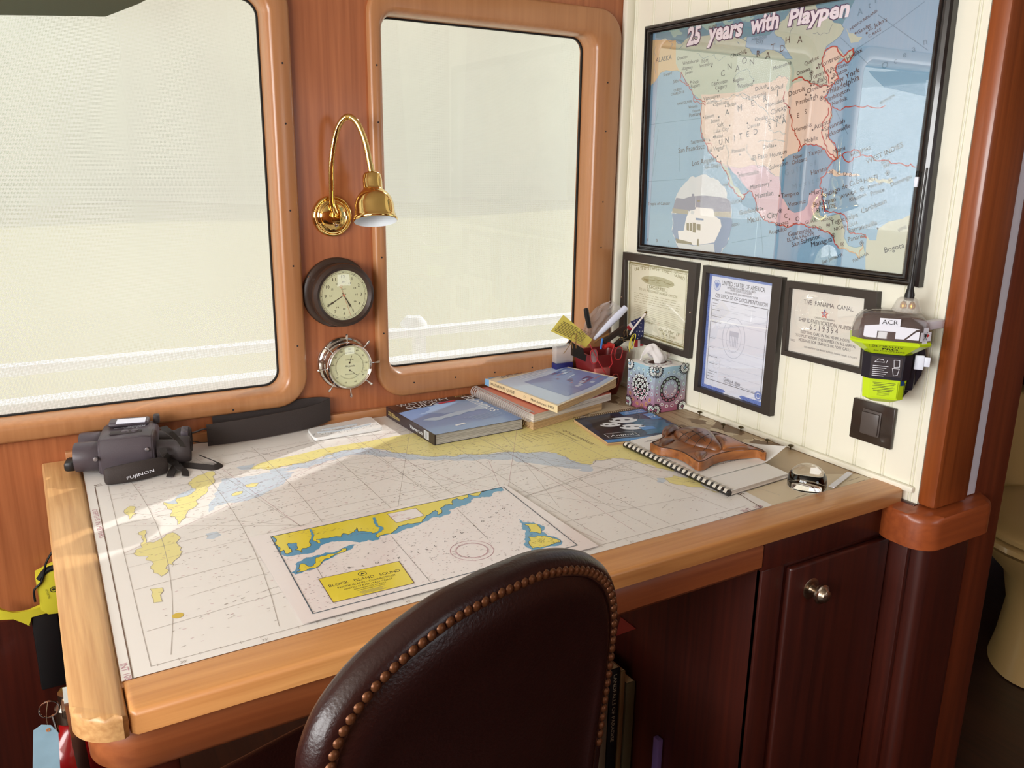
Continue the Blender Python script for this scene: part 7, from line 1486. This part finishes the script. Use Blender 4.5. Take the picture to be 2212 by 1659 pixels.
bm = bmesh.new(); tube(bm, [(.004, -.020, .420), (.004, -.055, .410), (.006, -.075, .375), (.010, -.082, .300), (.012, -.084, .262)], .1, flat=(.020, .005)); finish('lever', bm, M_chrome, ex, local=True)
bm = bmesh.new(); tube(bm, [(-.030+.016*math.cos(a*PI/10), -.045, .402+.016*math.sin(a*PI/10)) for a in range(20)], .0016, 8, closed=True); tube(bm, [(-.026, -.045, .388), (-.022, -.045, .350)], .003, 8); finish('pull_pin', bm, M_chrome, ex, local=True)
tg = [at('y', -.375, *p) for p in ((72, 1578), (90, 1565), (110, 1566), (126, 1582), (132, 1700), (70, 1700))]
bm = bmesh.new(); prism(bm, [(p.x, p.z) for p in tg], 0, .0006, xz(-.375)); tgo = finish('paper_tag', bm, mat('tag_blue_white', (168, 206, 226), .5, vary=.2, vscale=30), ex)
bm = bmesh.new(); p = at('y', -.3765, 104, 1577); lathe(bm, [(.0012, 0), (.0035, 0)], T(p.x, -.3765, p.z) @ RX(PI/2), 14); finish('eyelet', bm, mat('eyelet_orange', (220, 140, 80), .5), tgo)
bm = bmesh.new(); tube(bm, spline([(p.x, -.376, p.z), tuple(at('y', -.35, 100, 1545)), tuple(at('y', -.335, 103, 1515))], 5), .0006, 6); finish('tag_wire', bm, M_nickel, ex)
bm = bmesh.new(); t_ = []; 
lathe(bm, [(.0645, .14), (.0645, .24)], None, 16, a0=-1.2, a1=-.2); finish('label', bm, mat('extinguisher_label', (196, 170, 180), .4), ex, local=True)
# books standing in the knee hole beside the cabinet
yk = -.60
def kbook(name, label, px0, px1, pt, m, text=None, zb_=-.7505, dpt=.19, mt=None):
    a, b = at('y', yk, px0, pt), at('y', yk, px1, pt); t = thing(name, label, 'book', ((a.x+b.x)/2, yk+.09, -.751), group='books standing under the table'); zt = (a.z+b.z)/2
    bm = bmesh.new(); box(bm, (a.x+.0008, yk, -.7505), (b.x-.0008, yk+dpt, zt), bevel=.0012); finish('cover', bm, m, t)
    bm = bmesh.new(); box(bm, (a.x+.003, yk+.004, zt-.003), (b.x-.003, yk+dpt-.004, zt+.0004)); finish('page_block', bm, M_pgt, t)
    if text:
        S = Sheet((0, 0, 0), (1, 0, 0), (0, 1, 0)); S.M = frame(((a.x+b.x)/2-.005, yk-.0004, zt-.012), (0, 0, -1), (1, 0, 0)); S.text(text, (0, 0), (.17, 0), mat('spine_lettering', (176, 166, 140), .5), h=.009); S.build('spine_print', t)
kbook('paperback_book', 'cream spined book at the left of the row under the table', 1303, 1318, 1450, mat('spine_cream_dim', (104, 88, 68), .6))
kbook('hardcover_book', 'black book reading LANDFALLS OF PARADISE on its spine, under the table', 1319, 1341, 1446, M_black, 'LANDFALLS OF PARADISE')
kbook('paperback_book', 'tan spined book right of the black one, under the table', 1342, 1352, 1450, mat('spine_tan', (110, 84, 50), .6))
kbook('magazine_binder', 'wide olive grey spined book at the right of the row, beside the cabinet', 1354, 1373, 1475, mat('spine_olive', (84, 76, 52), .6))
P_ = [at('x', -.359, *p) for p in ((1432, 1596), (1438, 1612), (1436, 1720), (1424, 1720))]
bm = bmesh.new(); box(bm, (-.372, P_[0].y-.002, -.7505), (-.360, P_[0].y+.016, P_[0].z), bevel=.001); tag(finish('purple_folder', bm, mat('folder_purple', (112, 92, 150), .5)), 'thin purple folder standing against the cabinet side under the table', 'folder')
P_ = [at('x', -.359, *p) for p in ((1341, 1333), (1374, 1358), (1330, 1374))]
bm = bmesh.new(); M_ = Matrix(((0, 0, 1, 0), (1, 0, 0, 0), (0, 1, 0, 0), (0, 0, 0, 1))); prism(bm, [(p.y, p.z) for p in P_], -.3595, -.3580, M_); tag(finish('red_triangle_label', bm, mat('label_red', (120, 40, 30), .5)), 'small red triangular label on the cabinet side under the table', 'label')

# ------------------------------------------------------------------ toilet in the dark compartment on the right
to = thing('toilet', 'pale yellow closed toilet in the dark compartment at the right edge', 'toilet', (.93, -.80, -.75), math.radians(-64))
M_por = mat('toilet_cream', (178, 148, 98), .3, coat=.3)
def egg(rx, ry, z, n=36, sh=0): return [(1.12*rx*math.cos(2*PI*i/n), 1.12*ry*math.sin(2*PI*i/n)*(1.12 if math.sin(2*PI*i/n) < 0 else 1)+sh, z) for i in range(n)]
zl = .42
bm = bmesh.new(); loft(bm, [egg(.17, .20, zl), egg(.185, .215, zl+.004), egg(.187, .217, zl+.016), egg(.178, .208, zl+.024), egg(.12, .15, zl+.028), egg(.02, .02, zl+.030)], cap0=True, cap1=True); finish('lid', bm, M_por, to, local=True, sharp=60)
bm = bmesh.new(); loft(bm, [egg(.18, .21, zl-.026), egg(.19, .22, zl-.022), egg(.19, .22, zl-.008), egg(.18, .21, zl-.004)], cap0=True, cap1=True); finish('seat', bm, M_por, to, local=True, sharp=60)
bm = bmesh.new(); loft(bm, [egg(.10, .14, .001), egg(.09, .13, .06), egg(.08, .11, .18), egg(.10, .13, .28), egg(.16, .19, .35), egg(.182, .212, zl-.034)], cap0=True, cap1=True); finish('bowl', bm, M_por, to, local=True, sharp=60)
bm = bmesh.new(); box(bm, (-.17, .22, .36), (.17, .36, .72), bevel=.02, seg=3); finish('cistern', bm, M_por, to, local=True)
